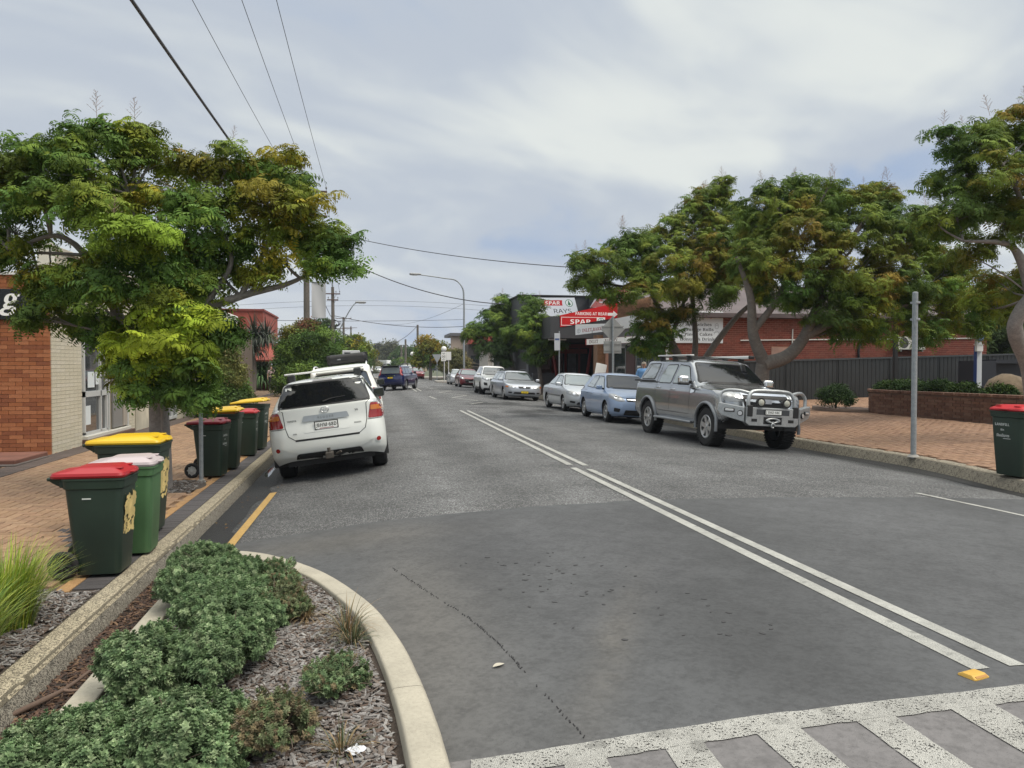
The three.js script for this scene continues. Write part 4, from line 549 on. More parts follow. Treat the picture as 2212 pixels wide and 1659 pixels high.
function clumpGeo(seed, n, rad, L, W) { const r = R32(seed), pos = [], nor = [], idx = []; for (let i = 0; i < n; i++) { const d = V(rr(-1, 1, r), rr(-0.6, 1, r), rr(-1, 1, r)).normalize(), b = d.clone().multiplyScalar(rad * Math.cbrt(r())), o = d.clone().add(V(rr(-0.8, 0.8, r), rr(-0.8, 0.5, r), rr(-0.8, 0.8, r))).normalize(), n2 = V(rr(-0.5, 0.5, r), 1, rr(-0.5, 0.5, r)).addScaledVector(d, 0.8).normalize(), nn = n2.addScaledVector(o, -n2.dot(o)).normalize(); leaflet(pos, nor, idx, b, o, nn, L * rr(0.7, 1.2, r), W, 0.2); } return geoOf(pos, nor, idx); }
function spikeGeo(seed) { const r = R32(seed), b = new MB(); b.add(cylBetween(V(0, 0, 0), V(0, 0.5, 0), 0.005, 0.002, 3, false)); for (let i = 0; i < 14; i++) { const y = 0.1 + i * 0.028, az = i * 2.4, l = 0.16 * (1 - i / 17), e = V(Math.cos(az) * l, y + l * 0.9, Math.sin(az) * l); b.add(cylBetween(V(0, y, 0), e, 0.0035, 0.002, 3, false)); for (let k = 1; k < 4; k++) { const q = V(0, y, 0).lerp(e, k / 3.6), d = V(rr(-1, 1, r), 0.6, rr(-1, 1, r)).multiplyScalar(0.022); b.add(cylBetween(q, q.clone().add(d), 0.004, 0.003, 3, false)); } } return b.geo(); }
const LG = [sprayGeo(1, 5, 0.25, 6, 0.026, 0.062), sprayGeo(2, 4, 0.28, 6, 0.028, 0.066), sprayGeo(3, 6, 0.22, 5, 0.026, 0.06)], CG = [clumpGeo(4, 46, 0.2, 0.1, 0.045), clumpGeo(5, 46, 0.2, 0.1, 0.045)], SPK = spikeGeo(6);
const FARG = [clumpGeo(7, 34, 0.42, 0.24, 0.12), clumpGeo(8, 34, 0.42, 0.24, 0.12)];
const leafM = new THREE.MeshPhysicalMaterial({ color: 0xffffff, roughness: 0.75, specularIntensity: 0.35, side: THREE.DoubleSide, transmission: 0.25, thickness: 0 });
const barkM = mat([0.23, 0.2, 0.175], 0.9, { map: rep(TX.bark, 1, 2), bump: rep(TX.bark, 1, 2), bs: 0.012 }), barkPale = mat([0.33, 0.3, 0.28], 0.88, { map: rep(TX.bark, 1, 1.5), bump: rep(TX.bark, 1, 1.5), bs: 0.008 });
const spikeM = mat([0.3, 0.21, 0.17], 0.9);
const LEAFGAIN = 2.3, HUE = [1.16, 0.97, 1.0];
const PAL = {
  street: [[0.03, 0.07, 0.013], [0.04, 0.085, 0.014], [0.055, 0.1, 0.014], [0.07, 0.11, 0.013], [0.085, 0.115, 0.012], [0.115, 0.12, 0.012]],
  autumn: [[0.033, 0.066, 0.013], [0.042, 0.08, 0.013], [0.055, 0.092, 0.014], [0.065, 0.095, 0.013], [0.078, 0.09, 0.013], [0.09, 0.078, 0.014]],
  lime: [[0.075, 0.135, 0.013], [0.1, 0.165, 0.014], [0.125, 0.185, 0.015]], dark: [[0.025, 0.05, 0.015], [0.03, 0.06, 0.018], [0.035, 0.065, 0.016]],
  green: [[0.028, 0.062, 0.013], [0.038, 0.078, 0.014], [0.048, 0.09, 0.015], [0.062, 0.1, 0.015]], red: [[0.07, 0.045, 0.02], [0.085, 0.04, 0.024], [0.05, 0.06, 0.018]], olive: [[0.07, 0.08, 0.03], [0.06, 0.075, 0.03], [0.085, 0.085, 0.035]], euc: [[0.045, 0.06, 0.035], [0.055, 0.07, 0.04], [0.04, 0.05, 0.03]], creeper: [[0.08, 0.1, 0.03], [0.06, 0.095, 0.025], [0.1, 0.11, 0.045], [0.04, 0.08, 0.02]], yellow: [[0.06, 0.085, 0.014], [0.08, 0.095, 0.014], [0.1, 0.105, 0.014], [0.115, 0.095, 0.014]],
};
// lobes: [px, py, radius px, depth offset m, palette?, density?]
function tree(name, label, group, o) {
  const { base, d, lobes, pal = 'street', fork = [], trunkR = 0.12, trunkPts, geos = LG, size = 1, dens = 1, spikes = 0, seed = 1, bark = barkM, category = 'tree', limbs = true, thick = 0.9 } = o, r = R32(seed), t = thing(name, label, category, base, 0, group), O = V(...base);
  const L = lobes.map(([px, py, rp, dz = 0, p, dn = 1]) => { const c = atZ(px, py, d + dz), depth = c.clone().sub(EYE).dot(camera.getWorldDirection(V(0, 0, 0))), rad = rp * K * depth / F; return { c: c.sub(O), r: rad, p: p || pal, dn }; });
  const tp = trunkPts ? trunkPts.map((p) => V(...p).sub(O)) : [V(0, -0.1, 0), V(0.02, 0.9, 0.03), V(...(fork[0] || [0, 1.7, 0]))];
  put('trunk', tubeTaper(tp, [trunkR * 1.25, trunkR, trunkR * 0.9], 12, 14), bark, t);
  const top = tp[tp.length - 1], joints = [top];
  (o.stems || []).forEach(([pts, rads]) => { const q = pts.map((p) => (p.isVector3 ? p.clone() : V(...p)).sub(O)); put('limb', tubeTaper(q, rads, 10, 18), bark, t); const cv = new THREE.CatmullRomCurve3(q); for (let k = 5; k <= 10; k++) joints.push(cv.getPoint(k / 10)); });
  if (limbs) for (const l of L) {
    if (l.dn < 0.25) continue; const from = joints.slice().sort((x, y) => x.distanceTo(l.c) + (x.y > l.c.y ? 1 : 0) - y.distanceTo(l.c) - (y.y > l.c.y ? 1 : 0))[0];
    const b = new MB(true), mid = from.clone().lerp(l.c, 0.5).add(V(rr(-0.2, 0.2, r), rr(-0.15, 0.3, r), rr(-0.2, 0.2, r)).multiplyScalar(l.r)), lr = (o.limbR || trunkR * 0.3) * rr(0.7, 1.1, r); b.add(tubeTaper([from.clone(), mid, l.c], [lr * 1.2, lr, lr * 0.4], 7, 9));
    for (let k = 0; k < 8; k++) { const e = l.c.clone().add(V(rr(-1, 1, r), rr(-0.3, 1, r), rr(-1, 1, r)).normalize().multiplyScalar(l.r * 0.95)), s = mid.clone().lerp(l.c, rr(0.3, 1, r)); b.add(tubeTaper([s, s.clone().lerp(e, 0.5).add(V(0, 0.06 * l.r, 0)), e], [lr * 0.4, lr * 0.22, lr * 0.08], 4, 4)); }
    put('limb', b.geo(), bark, t);
  }
  const by = geos.map(() => [[], []]), sp = [];
  for (const l of L) { // leaves hang in tufts round the branch tips, in loose layers
    const P = PAL[l.p], per = o.per || 9, tips = Math.round((l.r * l.r * (o.tips || 34) * dens * l.dn) / (size * size)) + 3, base0 = r();
    for (let q = 0; q < tips; q++) {
      const v = V(rr(-1, 1, r), rr(-0.8, 1, r), rr(-1, 1, r)).normalize(), f = 0.25 + 0.85 * Math.pow(r(), 0.5), tip = l.c.clone().add(V(v.x * l.r * f, v.y * l.r * f * (o.flat || 0.8), v.z * l.r * f)), cr = size * rr(0.13, 0.3, r), tone = rr(0.72, 1.3, r), shade = clamp(fbm3(tip.x * 0.9 + 7, tip.y * 0.9, tip.z * 0.9 + base0, 2) * 1.7 - 0.35 + rr(-0.25, 0.25, r)), n = Math.max(2, Math.round(per * rr(0.5, 1.4, r)));
      for (let i = 0; i < n; i++) {
        const p = tip.clone().add(V(rr(-1, 1, r), rr(-0.45, 0.45, r), rr(-1, 1, r)).multiplyScalar(cr)), ax = v.clone().multiplyScalar(0.5).add(V(rr(-0.7, 0.7, r), rr(0.2, 1.1, r), rr(-0.7, 0.7, r))).normalize(), qt = new THREE.Quaternion().setFromUnitVectors(UP, ax).multiply(new THREE.Quaternion().setFromAxisAngle(UP, r() * 6.3)), s = size * rr(0.55, 1.15, r), k = Math.floor(r() * geos.length);
        by[k][0].push(M4().compose(p, qt, V(s, s, s))); const c = P[Math.min(P.length - 1, Math.floor(clamp(shade + rr(-0.12, 0.12, r)) * P.length))], b = tone * rr(0.85, 1.15, r) * LEAFGAIN; by[k][1].push(new THREE.Color().setRGB(c[0] * b * HUE[0], c[1] * b * HUE[1], c[2] * b));
      }
    }
    if (spikes && l.dn >= 0.5 && !L.some((m) => m !== l && m.c.y > l.c.y + 0.2 * l.r && Math.hypot(m.c.x - l.c.x, m.c.z - l.c.z) < 0.9 * (l.r + m.r))) for (let i = 0; i < spikes; i++) { const v = V(rr(-0.8, 0.8, r), rr(0.7, 1, r), rr(-0.8, 0.8, r)).normalize(), p = l.c.clone().addScaledVector(v, l.r * rr(0.92, 1.05, r)); const s = rr(0.4, 0.95, r) * Math.min(1.2, size); sp.push(xf(p.x, p.y - 0.05, p.z, rr(-0.25, 0.25, r), r() * 6, rr(-0.25, 0.25, r), s)); }
  }
  const crown = new THREE.Group(); crown.name = 'crown'; t.add(crown);
  geos.forEach((g, k) => by[k][0].length && instanced('foliage', g, leafM, by[k][0], by[k][1], crown, 'stuff'));
  if (sp.length) instanced('flower_spikes', SPK, spikeM, sp, null, crown, 'stuff');
  return t;
}

const ST = 'leafy street trees along the footpaths';
{ const z = 11.9, q = (x, y, d = z) => atZ(x, y, d);
tree('street_tree', 'broad leafy street tree with pale trunk behind the yellow lidded bin', ST, { base: [-3.0, 0.03, -12.0], d: 11.8, seed: 11, trunkR: 0.14, bark: barkPale, trunkPts: [[-3.0, -0.05, -12], [-3.0, 0.7, -12], [-3.02, 1.35, -12.02], [-3.0, 2.1, -11.95]], pal: 'street', spikes: 1, dens: 1, limbR: 0.022,
  stems: [[[V(-3, 1.9, -11.95), q(260, 690), q(215, 590), q(130, 510), q(20, 540)], [0.09, 0.075, 0.055, 0.035, 0.015]], [[V(-3, 1.9, -11.95), q(330, 660), q(300, 540), q(280, 420)], [0.085, 0.07, 0.05, 0.02]], [[V(-3, 1.95, -11.95), q(400, 690), q(520, 640), q(630, 610), q(720, 560)], [0.09, 0.07, 0.055, 0.035, 0.012]], [[q(440, 665), q(500, 560), q(450, 450)], [0.05, 0.035, 0.015]], [[q(520, 640), q(580, 520), q(600, 430)], [0.045, 0.03, 0.012]]],
  lobes: [[-90, 440, 100, 0.6], [0, 400, 60, 0.5, 'autumn'], [55, 370, 55, 0.3, 'autumn'], [30, 500, 70, 0.4], [110, 345, 55, 0], [165, 300, 42, -0.1], [225, 290, 42, 0], [290, 300, 40, 0.2], [330, 345, 44, 0.1], [180, 380, 62, -0.4], [270, 390, 60, 0.2], [110, 440, 66, -0.3], [205, 470, 72, -0.6], [310, 450, 66, 0.3], [375, 420, 50, -0.2], [440, 365, 40, 0.2, 'yellow'], [500, 345, 42, 0, 'autumn'], [560, 365, 44, 0.3], [615, 350, 30, 0.2], [640, 400, 40, 0], [440, 440, 52, -0.3], [520, 430, 54, 0], [590, 440, 50, -0.3, 'yellow'], [660, 460, 42, -0.2], [700, 510, 36, 0], [640, 520, 40, 0.2], [560, 510, 50, 0.1], [470, 520, 56, 0.2], [385, 510, 60, -0.2], [735, 540, 26, 0], [225, 560, 62, -0.6, 'street'], [310, 560, 66, -0.8], [400, 590, 58, 0], [480, 590, 38, 0.3], [160, 610, 48, -0.2], [118, 640, 34, 0.2], [82, 688, 20, 0, 'autumn'], [255, 640, 58, -0.8], [340, 650, 62, -0.6], [420, 655, 50, 0], [190, 690, 38, 0.3], [260, 720, 44, 0.3], [450, 700, 38, 0.2, 'green'], [490, 720, 22, 0.3], [700, 570, 20, -0.2, , 0.7], [745, 575, 14, -0.2, , 0.7], [270, 505, 36, -1.3, 'lime', 0.9], [330, 520, 30, -1.3, 'lime', 0.9], [430, 690, 34, -0.6, 'lime', 0.8], [560, 590, 16, 0, , 0.7], [610, 560, 18, 0, , 0.7], [15, 548, 24, 0.4, , 0.8], [88, 600, 20, 0.3, , 0.8]] }); }
tree('street_sapling', 'young bright lime green shoots growing round the pale trunk', null, { base: [-2.85, 0.03, -11.6], d: 11.2, seed: 17, trunkR: 0.02, bark: barkPale, geos: [sprayGeo(31, 6, 0.24, 7, 0.028, 0.065)], size: 0.95, dens: 1.1, flat: 1, limbR: 0.012, pal: 'lime', category: 'tree', trunkPts: [[-2.85, 0, -11.6], [-2.84, 0.9, -11.5], [-2.8, 1.7, -11.3]], lobes: [[370, 705, 48, 0], [340, 745, 55, -0.1], [300, 770, 48, 0.1], [380, 770, 60, 0], [345, 815, 70, 0.1, 'street'], [405, 820, 48, 0, 'green'], [290, 820, 42, 0.2, 'street'], [430, 870, 16, 0, 'street']] });
tree('street_tree', 'spreading street tree with forked dark stems behind the bakery board', ST, { base: [10.2, 0.2, -23], d: 22.5, seed: 21, trunkR: 0.17, pal: 'autumn', spikes: 2, size: 1.15, dens: 1.05, limbR: 0.035, stems: [[[[10.1, 1.3, -22.9], [9.35, 2.4, -22.6], [8.75, 3.6, -22.4], [8.2, 4.6, -22.3]], [0.15, 0.11, 0.08, 0.03]], [[[10.15, 1.4, -23], [10.2, 2.6, -22.9], [10.05, 3.9, -22.8], [9.9, 5.4, -22.6]], [0.12, 0.09, 0.07, 0.03]], [[[10.2, 1.4, -23], [10.9, 2.6, -22.8], [11.9, 3.7, -22.7], [13, 4.2, -22.7]], [0.13, 0.1, 0.07, 0.03]], [[[9.2, 2.6, -22.6], [9.5, 3.4, -22.5], [9.9, 4.8, -22.4]], [0.07, 0.06, 0.03]]], trunkPts: [[10.2, 0.1, -23], [10.15, 1.1, -23], [10.05, 1.7, -23]],
  lobes: [[1285, 580, 42, -0.8], [1330, 560, 45, -0.6], [1310, 625, 38, -0.5], [1370, 560, 55, 0], [1385, 620, 50, -0.8], [1440, 520, 60, 0.3], [1450, 590, 65, -0.8], [1500, 480, 55, 0.5], [1520, 550, 70, -0.5], [1560, 480, 60, 0.8], [1540, 430, 34, 0.5], [1580, 560, 70, 0], [1500, 622, 46, -0.4, 'street'], [1570, 620, 46, -0.6], [1640, 500, 60, 0.8], [1400, 690, 34, -0.5], [1400, 750, 32, -0.3, 'street', 0.8], [1440, 735, 30, -0.3, 'street', 0.8], [1460, 670, 40, 0], [1505, 430, 24, 0.4], [1560, 405, 20, 0.4], [1640, 580, 60, 0], [1265, 610, 22, -0.8], [1262, 560, 20, -0.8], [1345, 520, 24, -0.3]] });
tree('street_tree', 'wide street tree with thick bent trunk directly behind the silver utility', ST, { base: [10.6, 0.2, -18.8], d: 18.6, seed: 23, trunkR: 0.19, pal: 'autumn', spikes: 2, size: 1.1, dens: 1.05, limbR: 0.035, trunkPts: [[10.4, 0.1, -18.9], [10.3, 1.3, -18.9], [10.3, 2.0, -18.8]], stems: [[[[10.3, 1.9, -18.8], [9.95, 2.6, -18.7], [9.75, 3.6, -18.5], [9.3, 4.6, -18.4]], [0.17, 0.14, 0.1, 0.04]], [[[10.3, 1.85, -18.8], [10.9, 2.05, -18.7], [11.3, 2.5, -18.6], [11.6, 3.4, -18.4], [12, 4.4, -18.4]], [0.2, 0.18, 0.15, 0.1, 0.04]], [[[11.35, 2.6, -18.55], [12.2, 3.0, -18.4], [13.6, 3.35, -18.3]], [0.13, 0.1, 0.04]], [[[9.9, 2.7, -18.65], [10.5, 3.6, -18.4], [10.9, 4.8, -18.3]], [0.1, 0.08, 0.03]]],
  lobes: [[1640, 470, 55, 0.6], [1690, 450, 60, 0.3], [1750, 440, 55, 0], [1740, 520, 80, -0.5], [1660, 560, 70, -0.3], [1810, 450, 55, 0.4], [1850, 510, 75, -0.3], [1900, 440, 45, 0.5], [1940, 500, 65, 0], [1990, 520, 45, 0.4, 'street'], [1760, 600, 75, -0.6], [1850, 600, 80, -0.5], [1940, 600, 75, -0.3], [1690, 630, 50, -0.2, 'street'], [1790, 670, 55, -0.4], [1880, 670, 55, -0.6, 'street'], [1970, 660, 55, 0, 'street'], [2040, 640, 60, 0.4, 'street'], [2080, 690, 45, 0.4, 'street'], [2050, 590, 50, 0.6], [1800, 715, 30, 0, 'street'], [1625, 590, 40, 0.3], [2020, 560, 40, 1], [1660, 420, 24, 0.3], [1720, 400, 22, 0.2], [1790, 405, 26, 0], [1850, 420, 26, 0.2], [1905, 410, 20, 0.4], [1985, 470, 24, 0.2], [2110, 650, 26, 0.4], [2120, 705, 22, 0.4], [1900, 715, 34, -0.4, 'street'], [1960, 715, 30, -0.2, 'street'], [2010, 720, 30, 0, 'street']] });
{ // tree at the right edge
  const a = atZ(2225, 800, 13.2), b = atZ(2192, 700, 13), c = atZ(2230, 640, 12.8), d = atZ(2205, 560, 12.8);
  const t = tree('street_tree', 'tall street tree with pale leaning trunk at the right edge', ST, { base: [a.x, plazaY(a.x) + 0.1, a.z], d: 13, seed: 25, trunkR: 0.15, bark: barkPale, pal: 'autumn', spikes: 2, size: 0.95, dens: 0.8, limbR: 0.02, stems: [[[c, d, atZ(2180, 530, 12.8), atZ(2080, 520, 12.8)], [0.12, 0.09, 0.06, 0.02]], [[c, atZ(2230, 560, 12.8), atZ(2200, 420, 12.8), atZ(2150, 330, 12.8)], [0.11, 0.08, 0.05, 0.02]]], trunkPts: [[a.x + 0.2, 0.3, a.z], a.toArray(), b.toArray(), c.toArray()],
    lobes: [[2060, 300, 42, 0, 'street'], [2110, 320, 55, 0], [2180, 290, 65, 0.3], [2240, 280, 70, 0], [2140, 390, 75, -0.3], [2050, 385, 40, 0.2, , 0.7], [2220, 400, 90, -0.2], [2060, 460, 62, 0], [2140, 480, 75, 0.3], [2220, 500, 80, 0], [2020, 480, 28, 0, , 0.8], [2090, 550, 34, 0.3, , 0.6], [2240, 590, 60, 0.4], [2170, 620, 60, 0.8, , 0.8], [2220, 660, 55, 1], [2130, 670, 45, 0.8, 'street']] });
}
tree('street_tree', 'small green street tree in front of the supermarket', ST, { base: [9.85, 0.2, -43.3], d: 43, seed: 31, trunkR: 0.13, pal: 'green', spikes: 2, size: 1.5, dens: 1.3, geos: LG, trunkPts: [[9.85, 0.1, -43.3], [9.7, 1.6, -43.2], [9.55, 2.6, -43.2]], lobes: [[1150, 700, 38, 0], [1175, 735, 32, 0], [1120, 720, 30, -0.4], [1150, 660, 26, 0], [1190, 700, 26, 0.2], [1140, 752, 26, 0], [1195, 745, 22, 0], [1165, 775, 16, 0]] });
tree('street_tree', 'darker green street tree left of the supermarket parapet', ST, { base: [9.9, 0.2, -52], d: 52, seed: 33, trunkR: 0.16, pal: 'green', spikes: 2, size: 1.7, dens: 1.3, trunkPts: [[9.9, 0.1, -52], [9.8, 1.6, -52], [9.6, 2.6, -52]], lobes: [[1075, 695, 34, 0], [1045, 715, 28, 0], [1090, 660, 26, 0], [1060, 750, 32, 0, 'dark'], [1105, 740, 32, 0, 'dark'], [1025, 725, 18, 0], [1085, 780, 22, 0, 'dark'], [1115, 690, 26, 0]] });
tree('street_tree', 'yellowing round street tree at the far intersection on the right', ST, { base: [11, 0.2, -92], d: 92, seed: 35, trunkR: 0.16, pal: 'yellow', size: 1.15, dens: 0.9, tips: 26, per: 6, geos: FARG.concat(LG), trunkPts: [[atZ(930, 790, 92).x, 0.1, -92], [atZ(930, 790, 92).x, 2.6, -92], [atZ(930, 790, 92).x, 3, -92]], lobes: [[922, 752, 20, 0], [950, 755, 18, 0], [908, 765, 18, 0, 'autumn'], [930, 778, 24, 0, 'green'], [952, 775, 18, 0], [918, 738, 12, 0], [900, 782, 14, 0], [940, 742, 10, 0], [962, 768, 10, 0]] });
tree('street_tree', 'leafy street tree beyond the power poles on the left', ST, { base: [-1.6, 0.1, -95], d: 95, seed: 37, trunkR: 0.16, pal: 'street', size: 1.15, dens: 0.9, tips: 26, per: 6, geos: FARG.concat(LG), trunkPts: [[-3, 0.1, -95], [-3, 2, -95], [-2.8, 3, -95]], lobes: [[762, 745, 24, 0], [786, 755, 18, 0], [738, 760, 20, 0, 'autumn'], [762, 775, 26, 0, 'green'], [788, 778, 18, 0, 'dark'], [735, 788, 22, 0, 'olive'], [775, 735, 12, 0], [803, 768, 10, 0]] });
tree('dark_tree', 'dark rounded tree rising behind the red tipped bush', null, { base: [-12, 0.1, -90], d: 90, seed: 39, trunkR: 0.3, pal: 'dark', size: 1.2, dens: 0.9, tips: 26, per: 6, geos: FARG, trunkPts: [[-11, 0, -90], [-11, 3, -90], [-11, 5, -90]], lobes: [[690, 715, 26, 0], [665, 735, 26, 0], [705, 740, 26, 0], [680, 760, 34, 0]] });
tree('street_bush', 'large dense green bush with red tips beside the tall power pole', null, { base: [-3.9, 0, -46], d: 46, seed: 41, trunkR: 0.1, pal: 'green', category: 'bush', size: 1.5, dens: 1.3, geos: CG, tips: 60, flat: 1, per: 7, trunkPts: [[-3.9, 0, -46], [-3.9, 0.6, -46], [-3.9, 1, -46]], lobes: [[640, 755, 42, 0], [690, 745, 42, 0], [722, 785, 30, 0], [640, 810, 45, -0.3], [700, 815, 42, -0.3], [628, 770, 22, 0], [655, 715, 16, 0, 'red'], [668, 702, 10, 0, 'red'], [625, 722, 12, 0, 'autumn'], [625, 830, 26, -0.2, 'dark'], [660, 850, 42, -0.3, 'dark'], [720, 840, 28, 0, 'dark']] });
tree('creeper_bush', 'loose creeper covered bush against the veranda shop', null, { base: [-5.4, 0.1, -27.5], d: 27.5, seed: 43, trunkR: 0.06, pal: 'creeper', category: 'bush', size: 1.0, dens: 1.2, geos: CG, tips: 60, flat: 1, per: 7, trunkPts: [[-5.6, 0, -27.5], [-5.6, 0.6, -27.5], [-5.5, 1, -27.5]], lobes: [[480, 765, 26, 0], [488, 800, 28, 0], [470, 840, 30, 0, 'green'], [505, 850, 26, 0.2, 'green'], [495, 880, 30, -0.2, 'dark'], [465, 880, 28, 0, 'dark'], [525, 872, 16, 0, 'dark'], [470, 780, 22, 0], [505, 815, 18, 0]] });
tree('gum_tree', 'large hazy gum tree far down the street', null, { base: [1, 0, -230], d: 230, seed: 45, trunkR: 0.5, pal: 'euc', size: 2.4, dens: 0.9, tips: 24, per: 6, geos: FARG, trunkPts: [[6, -0.3, -230], [6, 5, -230], [6, 9, -230]], lobes: [[830, 760, 20, 0], [848, 755, 16, 0], [815, 778, 18, 0], [858, 778, 22, 0], [835, 785, 24, 0]] });
tree('brown_bush', 'brownish bush in front of the far pale hall', null, { base: [14.2, 0.2, -84], d: 84, seed: 47, trunkR: 0.08, pal: 'olive', category: 'bush', size: 0.9, dens: 0.9, tips: 26, per: 6, geos: FARG, trunkPts: [[15.5, 0, -84], [15.5, 1, -84], [15.5, 1.4, -84]], lobes: [[985, 775, 20, 0], [1000, 790, 18, 0], [972, 790, 17, 0], [988, 800, 20, 0]] });
tree('background_tree', 'dark leafy tree behind the fence at the right edge', null, { base: [31, 0.3, -33], d: 32, seed: 49, trunkR: 0.2, pal: 'green', size: 1.8, dens: 0.9, geos: CG.concat(LG), tips: 50, trunkPts: [[30, 0, -33], [30, 2, -33], [30, 3, -33]], lobes: [[2150, 690, 60, 0, 'dark'], [2210, 640, 70, 0], [2200, 720, 60, 0, 'dark'], [2110, 740, 40, 0, 'dark'], [2250, 700, 70, 0], [2170, 750, 40, 0, 'dark']] });
for (const [px, py, rp, z, pal, l] of [[875, 765, 18, 210, 'dark', 'dark tree top peeping over the yellowing tree on the right'], [865, 792, 17, 180, 'green', 'low green tree behind the far blue signposts'], [815, 797, 16, 190, 'olive', 'grey green roadside tree near the far white van'], [790, 805, 15, 170, 'euc', 'low grey bush by the road left of the far white van'], [850, 802, 14, 200, 'green', 'small far tree beside the orange roofed house']]) { const p = atZ(px, 800, z); tree('far_tree', l, null, { base: [p.x, 0, -z], d: z, seed: 50 + rp + z, trunkR: 0.25, pal, size: 1.9, dens: 0.8, tips: 24, per: 6, geos: FARG, limbs: false, trunkPts: [[p.x, -0.3, -z], [p.x, 2, -z], [p.x, 4, -z]], lobes: [[px, py, rp, 0], [px - rp * 0.8, py + rp * 0.5, rp * 0.8, 0], [px + rp * 0.8, py + rp * 0.5, rp * 0.8, 0], [px, py + rp * 0.9, rp, 0]] }); }
{ // far tree belt on the horizon
  const m = [], c = [], r = R32(61); for (let i = 0; i < 5200; i++) { const x = rr(-330, 420, r), h = 5 + 7 * fbm3(x * 0.03, 2, 5, 4) ; m.push(xf(x, r() * h, -400 + rr(-12, 12, r), 0, r() * 6, 0, rr(4, 8, r))); const p = PAL.euc[Math.floor(r() * 3)]; c.push(new THREE.Color().setRGB(p[0], p[1], p[2])); }
  tag(instanced('far_woodland', FARG[0], leafM, m, c, scene, 'stuff'), 'grey green belt of trees on the horizon', 'woodland');
}
function bladeTuft(n, L, spread, w, r, rad = 0.05, seedCol) { // arching strap leaves
  const pos = [], idx = [], cols = [];
  for (let i = 0; i < n; i++) {
    const az = r() * 6.283, tilt = Math.pow(r(), 0.7) * spread, len = L * rr(0.55, 1.1, r), h = V(Math.cos(az), 0, Math.sin(az)), s = V(-h.z, 0, h.x), k = pos.length / 3, c = seedCol[Math.floor(r() * seedCol.length)], bb = rr(0.75, 1.25, r); let p = V(h.x * rad * r(), 0, h.z * rad * r()), e = Math.PI / 2 - tilt * 0.35;
    for (let q = 0; q <= 5; q++) { const t = q / 5, ww = w * (1 - t * t * 0.95) / 2; pos.push(p.x + s.x * ww, p.y, p.z + s.z * ww, p.x - s.x * ww, p.y, p.z - s.z * ww); const tipb = 0.8 + 0.5 * t; for (let z = 0; z < 2; z++) cols.push(c[0] * bb * tipb, c[1] * bb * tipb, c[2] * bb * tipb); e -= tilt * 0.32 * (0.5 + t); p = p.clone().addScaledVector(h, Math.cos(e) * len / 5).add(V(0, Math.sin(e) * len / 5, 0)); }
    for (let q = 0; q < 5; q++) { const a = k + q * 2; idx.push(a, a + 1, a + 2, a + 1, a + 3, a + 2); }
  }
  const g = new THREE.BufferGeometry(); g.setAttribute('position', new THREE.Float32BufferAttribute(pos, 3)); g.setAttribute('color', new THREE.Float32BufferAttribute(cols, 3)); g.setIndex(idx); g.computeVertexNormals(); return g;
}
const bladeM = new THREE.MeshPhysicalMaterial({ color: 0xffffff, vertexColors: true, roughness: 0.55, side: THREE.DoubleSide, transmission: 0.2, thickness: 0 });
{
  const r = R32(71), gold = [[0.26, 0.33, 0.025], [0.18, 0.27, 0.02], [0.1, 0.18, 0.015], [0.32, 0.33, 0.045]];
  for (const [x, z, L, n, l] of [[-2.48, -5.8, 0.6, 1300, 'upright yellow green strap leaved clump by the nearest bin wheel'], [-2.42, -5.02, 0.6, 1100, 'cropped strap leaved clump at the left edge of the view']]) { const t = thing('strap_grass', l, 'grass clump', [x, 0, z], 0, 'strap leaved clumps on the left verge'); const m = put('blades', bladeTuft(n, L, 0.78, 0.009, r, 0.2, gold), bladeM, t); m.userData.kind = 'stuff'; }
  const dry = [[0.2, 0.13, 0.06], [0.26, 0.18, 0.08], [0.13, 0.1, 0.05]], mix = [[0.05, 0.075, 0.03], [0.08, 0.09, 0.035], [0.22, 0.15, 0.07]];
  for (const [x, z, L, n, c, l] of [[-0.42, -5.35, 0.2, 90, dry, 'dry straw coloured tuft in the middle of the island mulch'], [-0.14, -4.95, 0.3, 110, dry.concat(mix), 'half dry grass tuft near the inner edge of the island kerb'], [-0.1, -4.75, 0.22, 110, mix, 'dark green grass tuft in front of the half dry tuft'], [-0.8, -6.6, 0.2, 70, dry, 'small dry tuft at the far corner of the island'], [-0.6, -6.15, 0.2, 80, dry.concat(mix), 'dry tuft beside the scraggly bush near the kerb curve'], [-0.12, -3.42, 0.18, 80, dry.concat(mix), 'dry tuft beside the white paper scrap'], [-0.15, -4.3, 0.14, 60, mix, 'tiny green seedling tuft in the mulch']]) { const t = thing('grass_tuft', l, 'grass tuft', [x, bedY(x, z), z], 0, 'grass tufts in the island mulch'); put('blades', bladeTuft(n, L, 1.7, 0.006, r, 0.05, c), bladeM, t).userData.kind = 'stuff'; }
  const yg = [[0.06, 0.14, 0.03], [0.05, 0.12, 0.03], [0.08, 0.16, 0.04]], yd = [[0.03, 0.04, 0.025], [0.04, 0.055, 0.03]];
  for (const [px, py, z, L, c, l] of [[557, 790, 57, 2.1, yg, 'bright green yucca with many heads above the red planter'], [545, 738, 50, 1.9, yd, 'dark spiky yucca in front of the red building']]) { const p = atZ(px, py, z), t = thing('yucca', l, 'plant', [p.x, 0.2, p.z]); put('trunk', tubeTaper([V(0, 0, 0), V(0.1, 1, 0), V(0, p.y - 0.2, 0)], [0.2, 0.15, 0.12], 8), barkM, t); for (let k = 0; k < 4; k++) { const h = put('leaf_head', bladeTuft(130, L, 2.4, 0.1, r, 0.1, k > 1 ? c.concat(yd) : c), bladeM, t); h.position.set(rr(-1, 1, r), p.y - 0.4 + rr(-1.1, 0.4, r), rr(-0.5, 0.5, r)); } }
}
